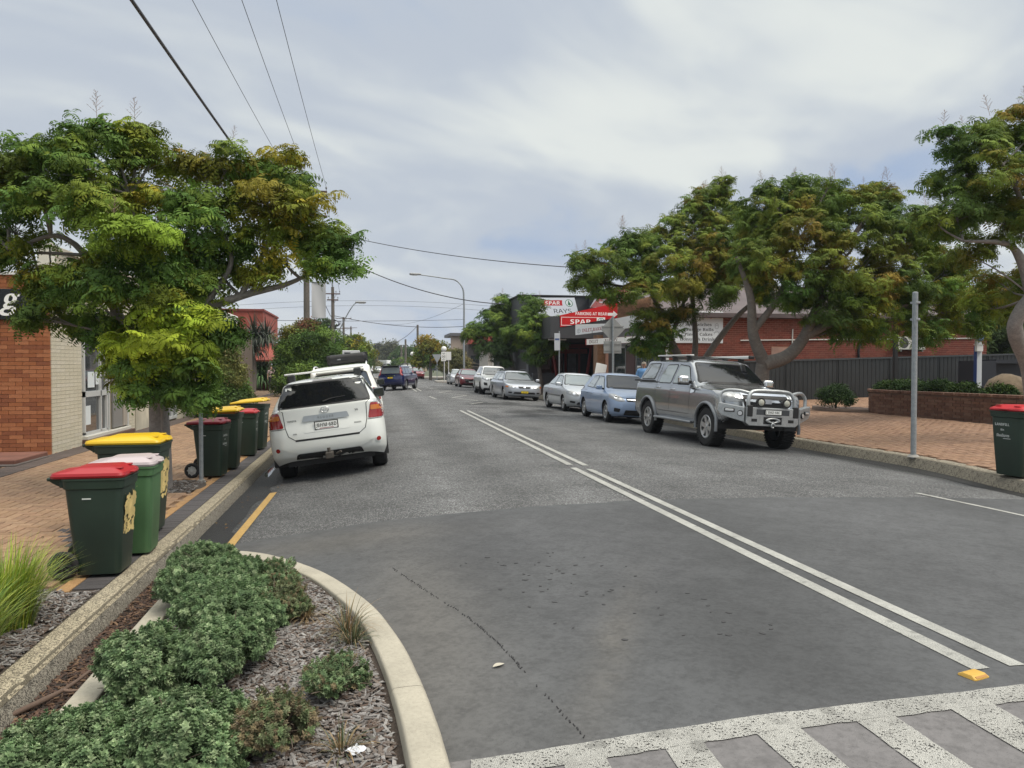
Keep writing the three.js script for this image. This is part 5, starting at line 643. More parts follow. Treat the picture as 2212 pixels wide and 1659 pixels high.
// ---------- small leaved shrubs on the island ----------
function sprigGeo(seed, n = 6, L = 0.021, W = 0.0075, h = 0.085) { const r = R32(seed), pos = [], nor = [], idx = []; for (let k = 0; k < n; k++) for (let i = 0; i < 5; i++) { const az = i * 1.2566 + k * 0.63 + rr(-0.2, 0.2, r), e = lerp(0.05, 1.05, k / (n - 1)), d = V(Math.cos(az) * Math.cos(e), Math.sin(e), Math.sin(az) * Math.cos(e)), up = V(-Math.cos(az) * Math.sin(e), Math.cos(e), -Math.sin(az) * Math.sin(e)); leaflet(pos, nor, idx, V(0, k / n * h, 0), d, up, L * (k === n - 1 ? 0.7 : 1) * rr(0.85, 1.2, r), W, 0.12); } return geoOf(pos, nor, idx); }
const SG = [sprigGeo(81, 4, 0.019, 0.0105, 0.036), sprigGeo(82, 5, 0.021, 0.0105, 0.05)], stemM = mat([0.13, 0.1, 0.075], 0.9);
function shrub(label, x, z, rx, rz, h, seed, n, pal, y0 = bedY(x, z), sprigSize = 1.12, twigs = 50, gap = 0.4) {
  const r = R32(seed), t = thing('island_shrub', label, 'shrub', [x, y0, z], 0, 'low grey green shrubs on the island'), by = [[[], []], [[], []]], b = new MB();
  const bumps = []; for (let i = 0; i < 24; i++) { const a = r() * 6.28, q = Math.sqrt(r()) * 0.88; bumps.push([Math.cos(a) * q * rx, Math.sin(a) * q * rz, h * rr(0.6, 1.08, r) * (1 - q * q * 0.45), rr(0.16, 0.3, r)]); }
  for (let i = 0; i < n * 2.2; i++) {
    const bp = bumps[Math.floor(r() * bumps.length)], br = bp[3] * Math.min(rx, rz) * 1.1, v = V(rr(-1, 1, r), rr(-0.55, 1, r), rr(-1, 1, r)).normalize(), f = 0.55 + 0.5 * Math.sqrt(r()), p = V(bp[0] + v.x * br * f, Math.max(0.01, bp[2] * 0.62 + v.y * Math.min(br, bp[2] * 0.45) * f), bp[1] + v.z * br * f);
    if (gap && fbm3(p.x * 11, p.y * 9, p.z * 11 + seed, 2) < gap) continue;
    const ax = v.clone().add(V(rr(-0.3, 0.3, r), 0.75, rr(-0.3, 0.3, r))).normalize(), s = sprigSize * rr(0.8, 1.3, r), k = r() < 0.5 ? 0 : 1; by[k][0].push(M4().compose(p, new THREE.Quaternion().setFromUnitVectors(UP, ax), V(s, s, s)));
    const c = pal[Math.floor(r() * pal.length)], bb = rr(0.8, 1.3, r) * 1.2 * (0.8 + 0.4 * hash3(bumps.indexOf(bp), seed, 4)); by[k][1].push(new THREE.Color().setRGB(c[0] * bb, c[1] * bb, c[2] * bb));
  }
  for (let i = 0; i < twigs; i++) { const bp = bumps[i % bumps.length], e = V(bp[0] + rr(-0.1, 0.1, r), bp[2] * rr(0.5, 1.02, r), bp[1] + rr(-0.1, 0.1, r)), s = V(rr(-0.06, 0.06, r), 0, rr(-0.06, 0.06, r)); b.add(tubeTaper([s, s.clone().lerp(e, 0.5).add(V(rr(-0.04, 0.04, r), 0.03, rr(-0.04, 0.04, r))), e], [0.006, 0.004, 0.0015], 4, 4)); }
  put('stems', b.geo(), stemM, t).userData.kind = 'stuff';
  const cr = new THREE.Group(); cr.name = 'crown'; t.add(cr); by.forEach((q, k) => q[0].length && instanced('foliage', SG[k], leafM, q[0], q[1], cr, 'stuff'));
  return t;
}
const W1 = [[0.14, 0.205, 0.1], [0.18, 0.25, 0.13], [0.105, 0.165, 0.08], [0.25, 0.315, 0.18], [0.125, 0.19, 0.09]], W2 = [[0.14, 0.165, 0.085], [0.17, 0.19, 0.105], [0.2, 0.165, 0.095], [0.12, 0.165, 0.075]], W3 = [[0.2, 0.16, 0.1]];
shrub('dense green shrub at the far tip of the island', -1.37, -6.92, 0.26, 0.32, 0.33, 91, 2300, W1);
shrub('large rounded green shrub against the strip beside the gutter', -1.16, -6.12, 0.36, 0.38, 0.36, 92, 3000, W1);
shrub('tall grey green shrub in the centre of the row', -0.98, -5.38, 0.4, 0.38, 0.4, 93, 2800, W1);
shrub('dark green shrub hanging over the white concrete strip', -1.22, -4.58, 0.31, 0.34, 0.4, 94, 2500, W1);
shrub('green shrub to the right of the overhanging shrub', -0.78, -4.52, 0.29, 0.32, 0.38, 95, 2200, W1);
shrub('large pale flowered shrub in the bottom left corner', -1.3, -3.55, 0.36, 0.27, 0.38, 96, 3000, W1);
shrub('green shrub at the bottom edge beside the corner shrub', -0.82, -3.55, 0.27, 0.28, 0.36, 97, 2400, W1);
shrub('scraggly greyish shrub with dead twigs at the bottom edge', -0.44, -3.6, 0.17, 0.24, 0.32, 98, 800, W2.concat(W3), bedY(-0.44, -3.6), 0.85, 90, 0.4);
shrub('small isolated green shrub near the cream kerb', -0.17, -4.05, 0.15, 0.16, 0.24, 99, 620, W2.concat(W1), bedY(-0.17, -4.05), 0.8, 40, 0.32);
shrub('sparse twiggy shrub on the kerb side of the row', -0.58, -5.5, 0.2, 0.3, 0.25, 100, 900, W2, bedY(-0.58, -5.5), 0.85, 90, 0.36);
shrub('thin greyish shrub behind the sparse twiggy one', -0.76, -6.3, 0.24, 0.3, 0.24, 101, 1000, W2.concat(W1), bedY(-0.76, -6.3), 0.85, 60, 0.3);
{ // hedge plants on the plaza planter
  const r = R32(111), list = [[15.95, -21.4, 0.45], [16.2, -20.5, 0.42], [16.2, -19.6, 0.4], [16.3, -18.7, 0.42], [16.5, -17.7, 0.4], [21.5, -20.6, 0.7], [17.6, -21.2, 0.5], [17.2, -22.1, 0.55]], ls = ['hedge bush at the rounded end of the curved planter', 'second hedge bush from the rounded planter end', 'third hedge bush along the planter wall', 'fourth hedge bush along the planter wall', 'hedge bush nearest the white post', 'dark hedge bush to the right of the boulder', 'hedge bush behind the galvanised pole', 'hedge bush at the back of the curved planter by the black lamp post'];
  list.forEach(([x, z, s], i) => { const t = thing('hedge_bush', ls[i], 'bush', [x, plazaY(15.5) + 0.58, z], 0, 'hedge bushes in the curved planter'), m = [], c = []; put('stem', tubeTaper([V(0, -0.05, 0), V(0, 0.1, 0), V(0.02, 0.25, 0)], [0.03, 0.02, 0.01], 5), stemM, t); for (let k = 0; k < 150; k++) { const v = V(rr(-1, 1, r), rr(0, 1, r), rr(-1, 1, r)).normalize(); m.push(xf(v.x * s * rr(0.4, 1, r), v.y * s * 0.75 * rr(0.4, 1, r), v.z * s * rr(0.4, 1, r), rr(-0.5, 0.5, r), r() * 6, 0, rr(0.6, 1, r))); const p = PAL.green[Math.floor(r() * 4)]; c.push(new THREE.Color().setRGB(p[0] * 0.9, p[1] * 0.95, p[2])); } instanced('foliage', CG[0], leafM, m, c, t, 'stuff'); });
  const t = thing('round_bush', 'small round dark bush in the mulch left of the curved planter', 'bush', [15.2, plazaY(15), -23]), m = [], c = []; put('stem', tubeTaper([V(0, -0.05, 0), V(0, 0.2, 0), V(0.02, 0.4, 0)], [0.04, 0.03, 0.01], 5), stemM, t); for (let k = 0; k < 220; k++) { const v = V(rr(-1, 1, r), rr(-0.3, 1, r), rr(-1, 1, r)).normalize(), f = rr(0.4, 1, r); m.push(xf(v.x * 0.55 * f, 0.4 + v.y * 0.42 * f, v.z * 0.55 * f, rr(-0.5, 0.5, r), r() * 6, 0, rr(0.5, 0.85, r))); const p = PAL.dark[Math.floor(r() * 3)]; c.push(new THREE.Color().setRGB(p[0] * 1.2, p[1] * 1.3, p[2] * 1.2)); } instanced('foliage', CG[1], leafM, m, c, t, 'stuff');
}
{ // bark mulch and litter: nobody could count the chips
  const r = R32(121), cg = uvMetres(new RoundedBoxGeometry(0.052, 0.006, 0.011, 1, 0.0025)), cm = mat([1, 1, 1], 0.9, { map: rep(TX.bark, 8, 8) }), pal = [[0.24, 0.22, 0.21], [0.18, 0.16, 0.15], [0.3, 0.285, 0.275], [0.13, 0.09, 0.07], [0.21, 0.17, 0.145], [0.36, 0.345, 0.33]];
  const field = (n, ok, x0, x1, z0, z1, y, pl, name, label, s0 = 0.5, s1 = 1.5) => { const m = [], c = []; for (let i = 0; i < n; i++) { const x = rr(x0, x1, r), z = rr(z0, z1, r); if (!ok(x, z)) continue; m.push(xf(x, y(x, z) + rr(0, 0.022, r), z, rr(-0.4, 0.4, r), r() * 6.3, rr(-0.35, 0.35, r), rr(s0, s1, r), rr(0.7, 1.6, r), rr(0.6, 1.8, r))); const p = pl[Math.floor(r() * pl.length)], b = rr(0.75, 1.25, r); c.push(new THREE.Color().setRGB(p[0] * b, p[1] * b, p[2] * b)); } return tag(instanced(name, cg, cm, m, c, scene, 'stuff'), label, 'mulch'); };
  field(42000, inIsland, -1.42, 0.25, -7.6, -2.2, bedY, pal, 'bark_mulch', 'grey weathered bark chips covering the planted island');
  const verge = (x, z) => x < -2.14 && x > -3.75 + 0.3 * fbm3(1, 2, z * 3, 2) && z > -6.55 - 0.25 * fbm3(x * 4, 1, 2, 2);
  field(18000, verge, -3.75, -2.12, -6.85, -2.6, (x) => leftY(x) - 0.012, pal, 'bark_mulch', 'grey bark chips round the strap leaved clumps on the left verge');
  tag(struct('verge_soil', uvMetres(grid(8, 12, (u, v) => { const x = lerp(-3.8, -2.11, u), z = lerp(1, -6.78, v); return [x, leftY(x) - 0.014, z]; })), mat([0.09, 0.07, 0.055], 0.95, { map: rep(TX.bark, 1.5), bump: rep(TX.bark, 2), bs: 0.015 })), 'bare soil under the bark chips of the left verge');
  const gut = [[0.09, 0.05, 0.035], [0.05, 0.03, 0.022], [0.13, 0.07, 0.045], [0.2, 0.12, 0.07], [0.035, 0.025, 0.02]];
  tag(struct('gutter_dirt', uvMetres(grid(6, 120, (u, v) => { const x = lerp(-1.92, -1.585, u), z = lerp(1, -7.9, v); return [x, -0.145 + 0.02 * fbm3(x * 5, 1, z * 3, 3), z]; })), mat([0.05, 0.036, 0.028], 0.9, { map: rep(TX.bark, 2), bump: rep(TX.bark, 3), bs: 0.01 })), 'dark damp dirt filling the gutter beside the island');
  field(9000, (x, z) => z > -7.6, -1.9, -1.59, -7.8, -2.4, () => -0.135, gut, 'leaf_litter', 'brown leaf litter lying in the gutter beside the island', 0.4, 1.2);
  field(900, () => true, -3.5, -2.5, -12.7, -11.5, (x) => leftY(x) - 0.012, pal, 'bark_mulch', 'bark chips round the pale tree trunk', 0.5, 1.3);
  const lf = []; const leafG = geoOf(...(() => { const p = [], n = [], i = []; leaflet(p, n, i, V(0, 0, 0), V(1, 0, 0), V(0, 1, 0), 0.06, 0.03, 0.05); return [p, n, i]; })()), lc = [];
  for (let i = 0; i < 150; i++) { const x = r() < 0.55 ? rr(-1.85, -1.3, r) : rr(-5, -2.2, r), z = rr(-6, -22, r); lf.push(xf(x, (x > -1.9 ? roadY(x) : leftY(x)) + 0.012, z, 0, r() * 6, rr(-0.15, 0.15, r), rr(0.4, 1.1, r))); const c = [[0.2, 0.11, 0.05], [0.12, 0.07, 0.04], [0.27, 0.17, 0.07]][i % 3]; lc.push(new THREE.Color().setRGB(...c)); }
  for (let i = 0; i < 40; i++) { const x = rr(9.3, 14, r), z = rr(-8, -26, r); lf.push(xf(x, plazaY(x) + 0.006, z, 0, r() * 6, 0, rr(0.4, 1.1, r))); lc.push(new THREE.Color().setRGB(0.1, 0.06, 0.04)); }
  tag(instanced('fallen_leaves', leafG, leafM, lf, lc, scene, 'stuff'), 'scattered dry fallen leaves on the pavements and in the gutter', 'leaves');
}
// ---------- vehicles ----------
const cr1 = (a, b, c, d, t) => { const t2 = t * t, t3 = t2 * t; return 0.5 * (2 * b + (c - a) * t + (2 * a - 5 * b + 4 * c - d) * t2 + (3 * b - a - 3 * c + d) * t3); };
function carLevels(p) { // rows: front z,y | rear z,y | side half-width,y | front corner, rear corner, front bow, rear bow
  const W = p.W / 2, he = p.hoodEdge, [cz, cy] = p.cowl, [wz, wy] = p.wsTop, [rz, ry] = p.rTop, [bz, by] = p.rBase, [dz, dy] = p.deck || p.rBase, b = p.belt, c = p.clear ?? 0.2, up = p.up ?? 0, nz = p.nz, tz = p.tz, hr = p.hoodRise ?? 0.5;
  const wb = p.wBelt, wr = p.wRoof, cf = p.cf ?? 0.42, cr = p.cr ?? 0.34;
  return [
    [nz - 0.14, p.fbot ?? c + 0.02, tz + 0.16, c + 0.08, W - 0.07, c, cf, cr, 0.12, 0.06],
    [nz - 0.04, p.fbot ? p.fbot + 0.03 : c + 0.09, tz + 0.05, c + 0.16, W - 0.02, c + 0.12, cf, cr, 0.13, 0.07],
    [nz, p.fbot ? p.fbot + 0.08 : c + 0.24, tz, c + 0.3, W - 0.006, c + 0.26, cf, cr, 0.13, 0.07],
    [nz - 0.012, lerp(c + 0.24, he, 0.45), tz + 0.01, lerp(c + 0.3, dy, 0.35), W, c + 0.4, cf, cr, 0.12, 0.07],
    [nz - 0.045, he - 0.08, tz + (p.tuck ?? 0.05), lerp(c + 0.3, dy, 0.62), W - 0.004, lerp(c + 0.4, b, 0.45), cf, cr * 0.95, 0.12, 0.07],
    [nz - 0.11, he - 0.015, tz + (p.tuck ?? 0.05) + 0.015, dy - 0.07, W - 0.012, lerp(c + 0.4, b, 0.72), cf * 0.95, cr * 0.9, 0.11, 0.07],
    [nz - 0.3, lerp(he, cy, 0.28 * hr * 2), lerp(tz, dz, 0.2) + (p.tuck ?? 0.05), dy - 0.015, lerp(W, wb, 0.4) - 0.004, b - 0.055, cf * 0.9, cr * 0.85, 0.1, 0.07],
    [lerp(nz, cz, 0.62), lerp(he, cy, 0.66), lerp(dz, bz, 0.5), lerp(dy, by, 0.5), lerp(W, wb, 0.8), b - 0.02, cf * 0.75, cr * 0.7, 0.09, 0.06],
    [cz, cy, bz, by, wb, b, 0.22, 0.2, 0.1, 0.07],
    [lerp(cz, wz, 0.36), lerp(cy, wy, 0.38), lerp(bz, rz, 0.36), lerp(by, ry, 0.37), lerp(wb, wr, 0.36), lerp(b, wy, 0.38), 0.16, 0.17, 0.11, 0.07],
    [lerp(cz, wz, 0.74), lerp(cy, wy, 0.77), lerp(bz, rz, 0.74), lerp(by, ry, 0.76), lerp(wb, wr, 0.78), lerp(b, wy, 0.76), 0.15, 0.16, 0.11, 0.07],
    [wz, wy, rz, ry, wr, p.roofY - 0.085, 0.16, 0.17, 0.11, 0.07],
    [wz - 0.13, p.roofY - 0.03, rz + 0.12, lerp(ry, p.roofY, 0.55), wr - 0.1, p.roofY - 0.03, 0.18, 0.18, 0.09, 0.06],
    [wz - 0.45, p.roofY, rz + 0.45, p.roofY - 0.012, wr - 0.3, p.roofY - 0.006, 0.16, 0.16, 0.06, 0.04],
  ];
}
function halfRing(r) {
  const [zf, yf, zr, yr, w, ys, cf0, cr0, bf, br] = r, cf = Math.min(cf0, w * 0.85), cr = Math.min(cr0, w * 0.85), out = [], NF = 12, NC = 10, NS = 64;
  const sf = (w - cf) / w, sr = (w - cr) / w;
  for (let i = 0; i <= NF; i++) { const x = i / NF * (w - cf); out.push([x, yf, zf - bf * (x / w) ** 2]); }
  const zc = zf - bf * sf * sf, z1 = zc - cf - 0.02, zd = zr + br * sr * sr, z2 = zd + cr + 0.02;
  for (let i = 1; i <= NC; i++) { const t = i / NC, a = t * Math.PI / 2, k = sm(t); out.push([w - cf + cf * Math.sin(a), lerp(yf, ys, k), zc - (cf + 0.02) * (1 - Math.cos(a))]); }
  for (let i = 1; i < NS; i++) { const t = i / NS, z = lerp(z1, z2, t); out.push([w + 0.012 * Math.sin(Math.PI * t), ys, z]); }
  for (let i = 0; i <= NC; i++) { const t = 1 - i / NC, a = t * Math.PI / 2, k = sm(t); out.push([w - cr + cr * Math.sin(a), lerp(yr, ys, k), zd + (cr + 0.02) * (1 - Math.cos(a))]); }
  for (let i = 1; i <= NF; i++) { const x = (1 - i / NF) * (w - cr); out.push([x, yr, zr + br * (x / w) ** 2]); }
  return out;
}
function bodyGeo(p) {
  const Lv = p.levels || carLevels(p), rows = [], SUB = 4;
  for (let i = 0; i < Lv.length - 1; i++) { const a = Lv[Math.max(0, i - 1)], b = Lv[i], c = Lv[i + 1], d = Lv[Math.min(Lv.length - 1, i + 2)]; for (let k = 0; k < SUB; k++) rows.push(b.map((_, n) => lerp(lerp(b[n], c[n], k / SUB), cr1(a[n], b[n], c[n], d[n], k / SUB), 0.7))); }
  rows.push(Lv[Lv.length - 1]);
  const sideX = (y) => { for (let i = 1; i < rows.length; i++) if (rows[i][5] >= y) { const t = (y - rows[i - 1][5]) / (rows[i][5] - rows[i - 1][5] || 1); return lerp(rows[i - 1][4], rows[i][4], clamp(t)); } return rows[rows.length - 1][4]; };
  const rings = rows.map((r) => halfRing(r).map(([x, y, z]) => { if (p.arch && x > p.W * 0.3) for (const zw of [p.wb / 2, -p.wb / 2]) { const d = Math.abs(z - zw); if (d < p.arch) { const ym = p.wheelR + Math.sqrt(p.arch * p.arch - d * d); if (y < ym) { y = ym; x = Math.max(x, sideX(ym)); } } } return [x, y, z]; }));
  const n = rings[0].length, pos = [], idx = [], N = 2 * n;
  for (const R of rings) { for (const q of R) pos.push(...q); for (const q of R) pos.push(-q[0], q[1], q[2]); }
  for (let j = 0; j < rings.length - 1; j++) for (let i = 0; i < n - 1; i++) { const a = j * N + i, b = a + N; idx.push(a, b, a + 1, a + 1, b, b + 1); const c = a + n, d = b + n; idx.push(c, c + 1, d, c + 1, d + 1, d); }
  const j = rings.length - 1; for (let i = 0; i < n - 1; i++) { const a = j * N + i, c = a + n; idx.push(a, c, a + 1, a + 1, c, c + 1); }
  let g = new THREE.BufferGeometry(); g.setAttribute('position', new THREE.Float32BufferAttribute(pos, 3)); g.setIndex(idx); g = mergeVertices(g, 1e-4); g.computeVertexNormals(); g.userData = { sideX, rows }; return g;
}
function roundPoly(pts, r = 0.03, n = 4) { const out = [], N = pts.length; for (let i = 0; i < N; i++) { const p = V2(...pts[i]), a = V2(...pts[(i + N - 1) % N]), b = V2(...pts[(i + 1) % N]), da = a.clone().sub(p), db = b.clone().sub(p), k = Math.min(r, da.length() * 0.45, db.length() * 0.45), s = p.clone().addScaledVector(da.normalize(), k), e = p.clone().addScaledVector(db.normalize(), k); for (let q = 0; q <= n; q++) { const t = q / n; out.push([(1 - t) ** 2 * s.x + 2 * t * (1 - t) * p.x + t * t * e.x, (1 - t) ** 2 * s.y + 2 * t * (1 - t) * p.y + t * t * e.y]); } } return out; }
const grow = (pts, d) => { const N = pts.length; let area = 0; for (let i = 0; i < N; i++) { const a = pts[i], b = pts[(i + 1) % N]; area += a[0] * b[1] - b[0] * a[1]; } const s = Math.sign(area) * d; return pts.map((p, i) => { const a = pts[(i + N - 1) % N], b = pts[(i + 1) % N], n1 = V2(p[1] - a[1], a[0] - p[0]).normalize(), n2 = V2(b[1] - p[1], p[0] - b[0]).normalize(), m = n1.clone().add(n2).normalize(), k = s / Math.max(0.4, m.dot(n1)); return [p[0] + m.x * k, p[1] + m.y * k]; }); };
const ribbon = (pts, w) => { const l = [], r = []; pts.forEach((p, i) => { const a = pts[Math.max(0, i - 1)], b = pts[Math.min(pts.length - 1, i + 1)], d = V2(b[0] - a[0], b[1] - a[1]).normalize(); l.push([p[0] - d.y * w / 2, p[1] + d.x * w / 2]); r.push([p[0] + d.y * w / 2, p[1] - d.x * w / 2]); }); return l.concat(r.reverse()); };
class Car {
  constructor(p, name, label, pos, yaw, roll, paint, group, category = 'car') {
    this.p = p; this.t = thing(name, label, category, pos, 0, group); this.paint = paint;
    this.t.quaternion.setFromEuler(new THREE.Euler(0, 0, roll)).multiply(new THREE.Quaternion().setFromAxisAngle(UP, yaw)).multiply(new THREE.Quaternion().setFromAxisAngle(V(1, 0, 0), p.pitch || 0));
    const g = bodyGeo(p); this.g = g; this.bvh = new MeshBVH(g.clone()); this.body = put('body', uvMetres(g), paint, this.t);
    const b = new MB(), h = p.W / 2 - 0.24, c = p.clear ?? 0.2; b.box(-h, c - 0.02, p.tz + 0.3, h, 0.75, p.nz - 0.35).box(-h - 0.2, c + 0.03, -p.wb / 2 + p.arch + 0.02, h + 0.2, 0.7, p.wb / 2 - p.arch - 0.02);
    for (const s of [-1, 1]) for (const z of [p.wb / 2, -p.wb / 2]) b.add(grid(14, 1, (u, v) => { const a = Math.PI * u; return [s * (p.W / 2 - 0.03 - 0.3 * v), p.wheelR + Math.sin(a) * (p.arch - 0.006), z + Math.cos(a) * (p.arch - 0.006)]; }));
    b.build('underbody', M.black, this.t);
    for (const s of [-1, 1]) for (const z of [p.wb / 2, -p.wb / 2]) this.wheel(s * (p.W / 2 - p.tyreW / 2 - (p.inset ?? 0.035)), z, s, z > 0 ? p.steer || 0 : 0);
  }
  hit(o, d) { const h = this.bvh.raycastFirst(new THREE.Ray(o, d), THREE.DoubleSide); return h; }
  project(poly, dir, eps, edge = 0.07) { // poly in the plane seen along dir: 'f','r','s+','s-','t'
    const sh = new THREE.Shape(poly.map((p) => V2(...p))); let g = new THREE.ShapeGeometry(sh); if (edge) g = new TessellateModifier(edge, 6).modify(g.toNonIndexed()); g = mergeVertices(g, 1e-4); const p = g.attributes.position, D = { f: V(0, 0, -1), r: V(0, 0, 1), 's+': V(-1, 0, 0), 's-': V(1, 0, 0), t: V(0, -1, 0) }[dir]; let last = null; const miss = [];
    for (let i = 0; i < p.count; i++) {
      const a = p.getX(i), b = p.getY(i), o = dir === 'f' ? V(a, b, 6) : dir === 'r' ? V(a, b, -6) : dir === 's+' ? V(4, b, a) : dir === 's-' ? V(-4, b, a) : V(a, 5, b), h = this.hit(o, D);
      if (!h) { miss.push([i, o]); continue; } const n = h.face.normal.clone(); if (n.dot(D) > 0) n.negate(); const q = h.point.clone().addScaledVector(n, eps * 0.6).addScaledVector(D, -eps * 0.5); p.setXYZ(i, q.x, q.y, q.z); last = q;
    }
    for (const [i, o] of miss) { let best = null, bd = 1e9; for (let k = 0; k < p.count; k++) { if (miss.some((m) => m[0] === k)) continue; const dd = dir === 's+' || dir === 's-' ? Math.hypot(p.getZ(k) - o.z, p.getY(k) - o.y) : dir === 't' ? Math.hypot(p.getX(k) - o.x, p.getZ(k) - o.z) : Math.hypot(p.getX(k) - o.x, p.getY(k) - o.y); if (dd < bd) { bd = dd; best = k; } } if (best !== null) p.setXYZ(i, p.getX(best), p.getY(best), p.getZ(best)); }
    g.computeVertexNormals(); // make normals face outwards
    const n = g.attributes.normal; let s = 0; for (let i = 0; i < n.count; i++) s += n.getX(i) * D.x + n.getY(i) * D.y + n.getZ(i) * D.z; if (s > 0) { const ix = g.index.array; for (let i = 0; i < ix.length; i += 3) { const t = ix[i]; ix[i] = ix[i + 1]; ix[i + 1] = t; } g.computeVertexNormals(); }
    return g;
  }
  dec(name, poly, dir, m, eps = 0.005, parent = this.t, edge) { return put(name, this.project(poly, dir, eps, edge), m, parent); }
  both(name, poly, m, eps, r = 0.02) { const q = r ? roundPoly(poly, r) : poly; return [this.dec(name, q, 's+', m, eps), this.dec(name, q, 's-', m, eps)]; }
  pair(name, poly, dir, m, eps, r = 0.02, edge) { const q = r ? roundPoly(poly, r) : poly; return [this.dec(name, q, dir, m, eps, this.t, edge), this.dec(name, q.map(([a, b]) => [-a, b]), dir, m, eps, this.t, edge)]; }
  glass(polys, end, gm) { // side windows and screens, with black rubber surrounds
    for (const q of polys) { const gl = this.both('side_window', q, gm, 0.007, 0.05); const bo = roundPoly(grow(q, 0.022), 0.06); gl.forEach((m, i) => put('seal', this.project(bo, i ? 's-' : 's+', 0.0035), M.black, m)); }
    for (const [q, d, nm] of end) { const gl = this.dec(nm, roundPoly(q, 0.06), d, gm, 0.012, this.t, 0.045); put('seal', this.project(roundPoly(grow(q, 0.025), 0.07), d, 0.006, 0.045), M.black, gl); }
  }
  seams(lines, m = M.black) { for (const l of lines) for (const d of ['s+', 's-']) this.dec('door_gap', ribbon(l, 0.009), d, m, 0.0025); }
  wheel(x, z, s, steer) {
    const p = this.p, R = p.wheelR, w = p.tyreW, rr_ = p.rimR || R * 0.64, g = new THREE.Group(); g.name = 'wheel'; g.position.set(x, R, z); g.rotation.y = steer + (s < 0 ? Math.PI : 0); this.t.add(g);
    const prof = [[rr_ - 0.01, -w / 2 + 0.02], [rr_ + 0.02, -w / 2], [R - 0.035, -w / 2 - 0.004], [R - 0.008, -w / 2 + 0.025], [R, -w / 4], [R, w / 4], [R - 0.008, w / 2 - 0.025], [R - 0.035, w / 2 + 0.004], [rr_ + 0.02, w / 2], [rr_ - 0.01, w / 2 - 0.02]].map(([a, b]) => V2(a, b));
    const tg = new THREE.LatheGeometry(prof, 40).rotateZ(-Math.PI / 2), tb = new MB().add(tg);
    if (p.knobs) for (let i = 0; i < 40; i++) for (const q of [-1, 0, 1]) { const a = (i + (q ? 0.5 : 0)) / 40 * 6.283; tb.add(new THREE.BoxGeometry(w * 0.29, 0.022, 0.034).translate(q * w * 0.35, R + 0.002, 0).rotateX(a)); }
    tb.build('tyre', M.rubber, g);
    const o = w / 2 - 0.012, b = new MB(), n = p.spokes || 5; b.add(new THREE.LatheGeometry([[rr_ - 0.02, -w / 2], [rr_ - 0.015, o - 0.03], [rr_ + 0.004, o], [rr_ - 0.012, o + 0.012], [rr_ - 0.034, o]].map(([a, c]) => V2(a, c)), 36).rotateZ(-Math.PI / 2));
    for (let i = 0; i < n; i++) { const a = i / n * 6.283 + 0.3; const sg = new THREE.BoxGeometry(0.026, rr_ * 0.82, 1, 1, 3, 1), sp = sg.attributes.position; for (let k = 0; k < sp.count; k++) { const t = (sp.getY(k) / (rr_ * 0.82) + 0.5), wd = (p.spokeW || 0.075) * lerp(0.75, p.flare || 1.05, t); sp.setXYZ(k, sp.getX(k) + o - 0.018 - 0.014 * Math.sin(Math.PI * t) + 0.006, sp.getY(k) + rr_ * 0.5, Math.sign(sp.getZ(k)) * wd / 2); } sg.computeVertexNormals(); b.add(sg.rotateX(a)); }
    b.add(new THREE.CylinderGeometry(rr_ * 0.2, rr_ * 0.24, 0.035, 18).rotateZ(-Math.PI / 2).translate(o - 0.004, 0, 0)); b.build('rim', p.rimM || RIM, g);
    put('brake_disc', new THREE.CylinderGeometry(rr_ - 0.015, rr_ - 0.015, 0.02, 24).rotateZ(Math.PI / 2).translate(o - 0.075, 0, 0), M.darkMetal, g);  // dark disc painted in for the shaded recess behind the spokes
  }
  plate(text, dir, x, y, w, h, bg, fg, extra, tilt = 0) {
    const z = dir === 'f' ? 6 : -6, hh = this.hit(V(x, y, z), V(0, 0, -Math.sign(z))), zz = hh ? hh.point.z : z; const t = canvasTex(256, Math.round(256 * h / w), (c, W, H) => { c.fillStyle = bg; c.fillRect(0, 0, W, H); c.strokeStyle = fg; c.lineWidth = 8; c.strokeRect(4, 4, W - 8, H - 8); c.fillStyle = fg; c.font = `bold ${Math.round(H * 0.62)}px sans-serif`; c.textAlign = 'center'; c.fillText(text, W / 2 + 6, H * 0.70, W * 0.84); for (let i = 0; i < 3; i++) c.fillRect(16, H * (0.26 + 0.2 * i), 9, 8); if (extra) { c.fillStyle = '#e8e8e8'; c.fillRect(W * 0.1, H * 0.78, W * 0.84, H * 0.18); c.fillStyle = '#8a3030'; c.fillRect(W * 0.2, H * 0.83, W * 0.6, H * 0.07); } });
    const m = put('number_plate', new RoundedBoxGeometry(w, h, 0.014, 2, 0.006), M.black, this.t); m.position.set(x, y, zz + Math.sign(z) * 0.02); const f = put('plate_face', new THREE.PlaneGeometry(w - 0.006, h - 0.006).translate(0, 0, 0.0085), mat(0xffffff, 0.5, { map: t }), m); if (dir === 'r') m.rotation.y = Math.PI; m.rotation.x = tilt;
  }
  mirrors(z, y, m, sz = [0.19, 0.15, 0.1], base = M.black, gap = 0.06) { for (const s of [-1, 1]) { const h = this.hit(V(s * 4, y, z), V(-s, 0, 0)), x = h ? Math.abs(h.point.x) : this.p.W / 2 - 0.05; const g = new RoundedBoxGeometry(...sz, 4, Math.min(...sz) * 0.45).translate(s * (x + gap + sz[0] / 2), y + 0.03, z + 0.02), q = put('wing_mirror', g, m, this.t); put('mirror_arm', new MB().box(s * (x - 0.02), y - 0.03, z - 0.02, s * (x + 0.1), y + 0.02, z + 0.04, 0.01).geo(), base, q); put('mirror_glass', new RoundedBoxGeometry(sz[0] * 0.86, sz[1] * 0.82, 0.012, 3, 0.02).translate(s * (x + gap + sz[0] / 2), y + 0.03, z + 0.02 - sz[2] / 2 - 0.001), M.darkGlass, q); } }
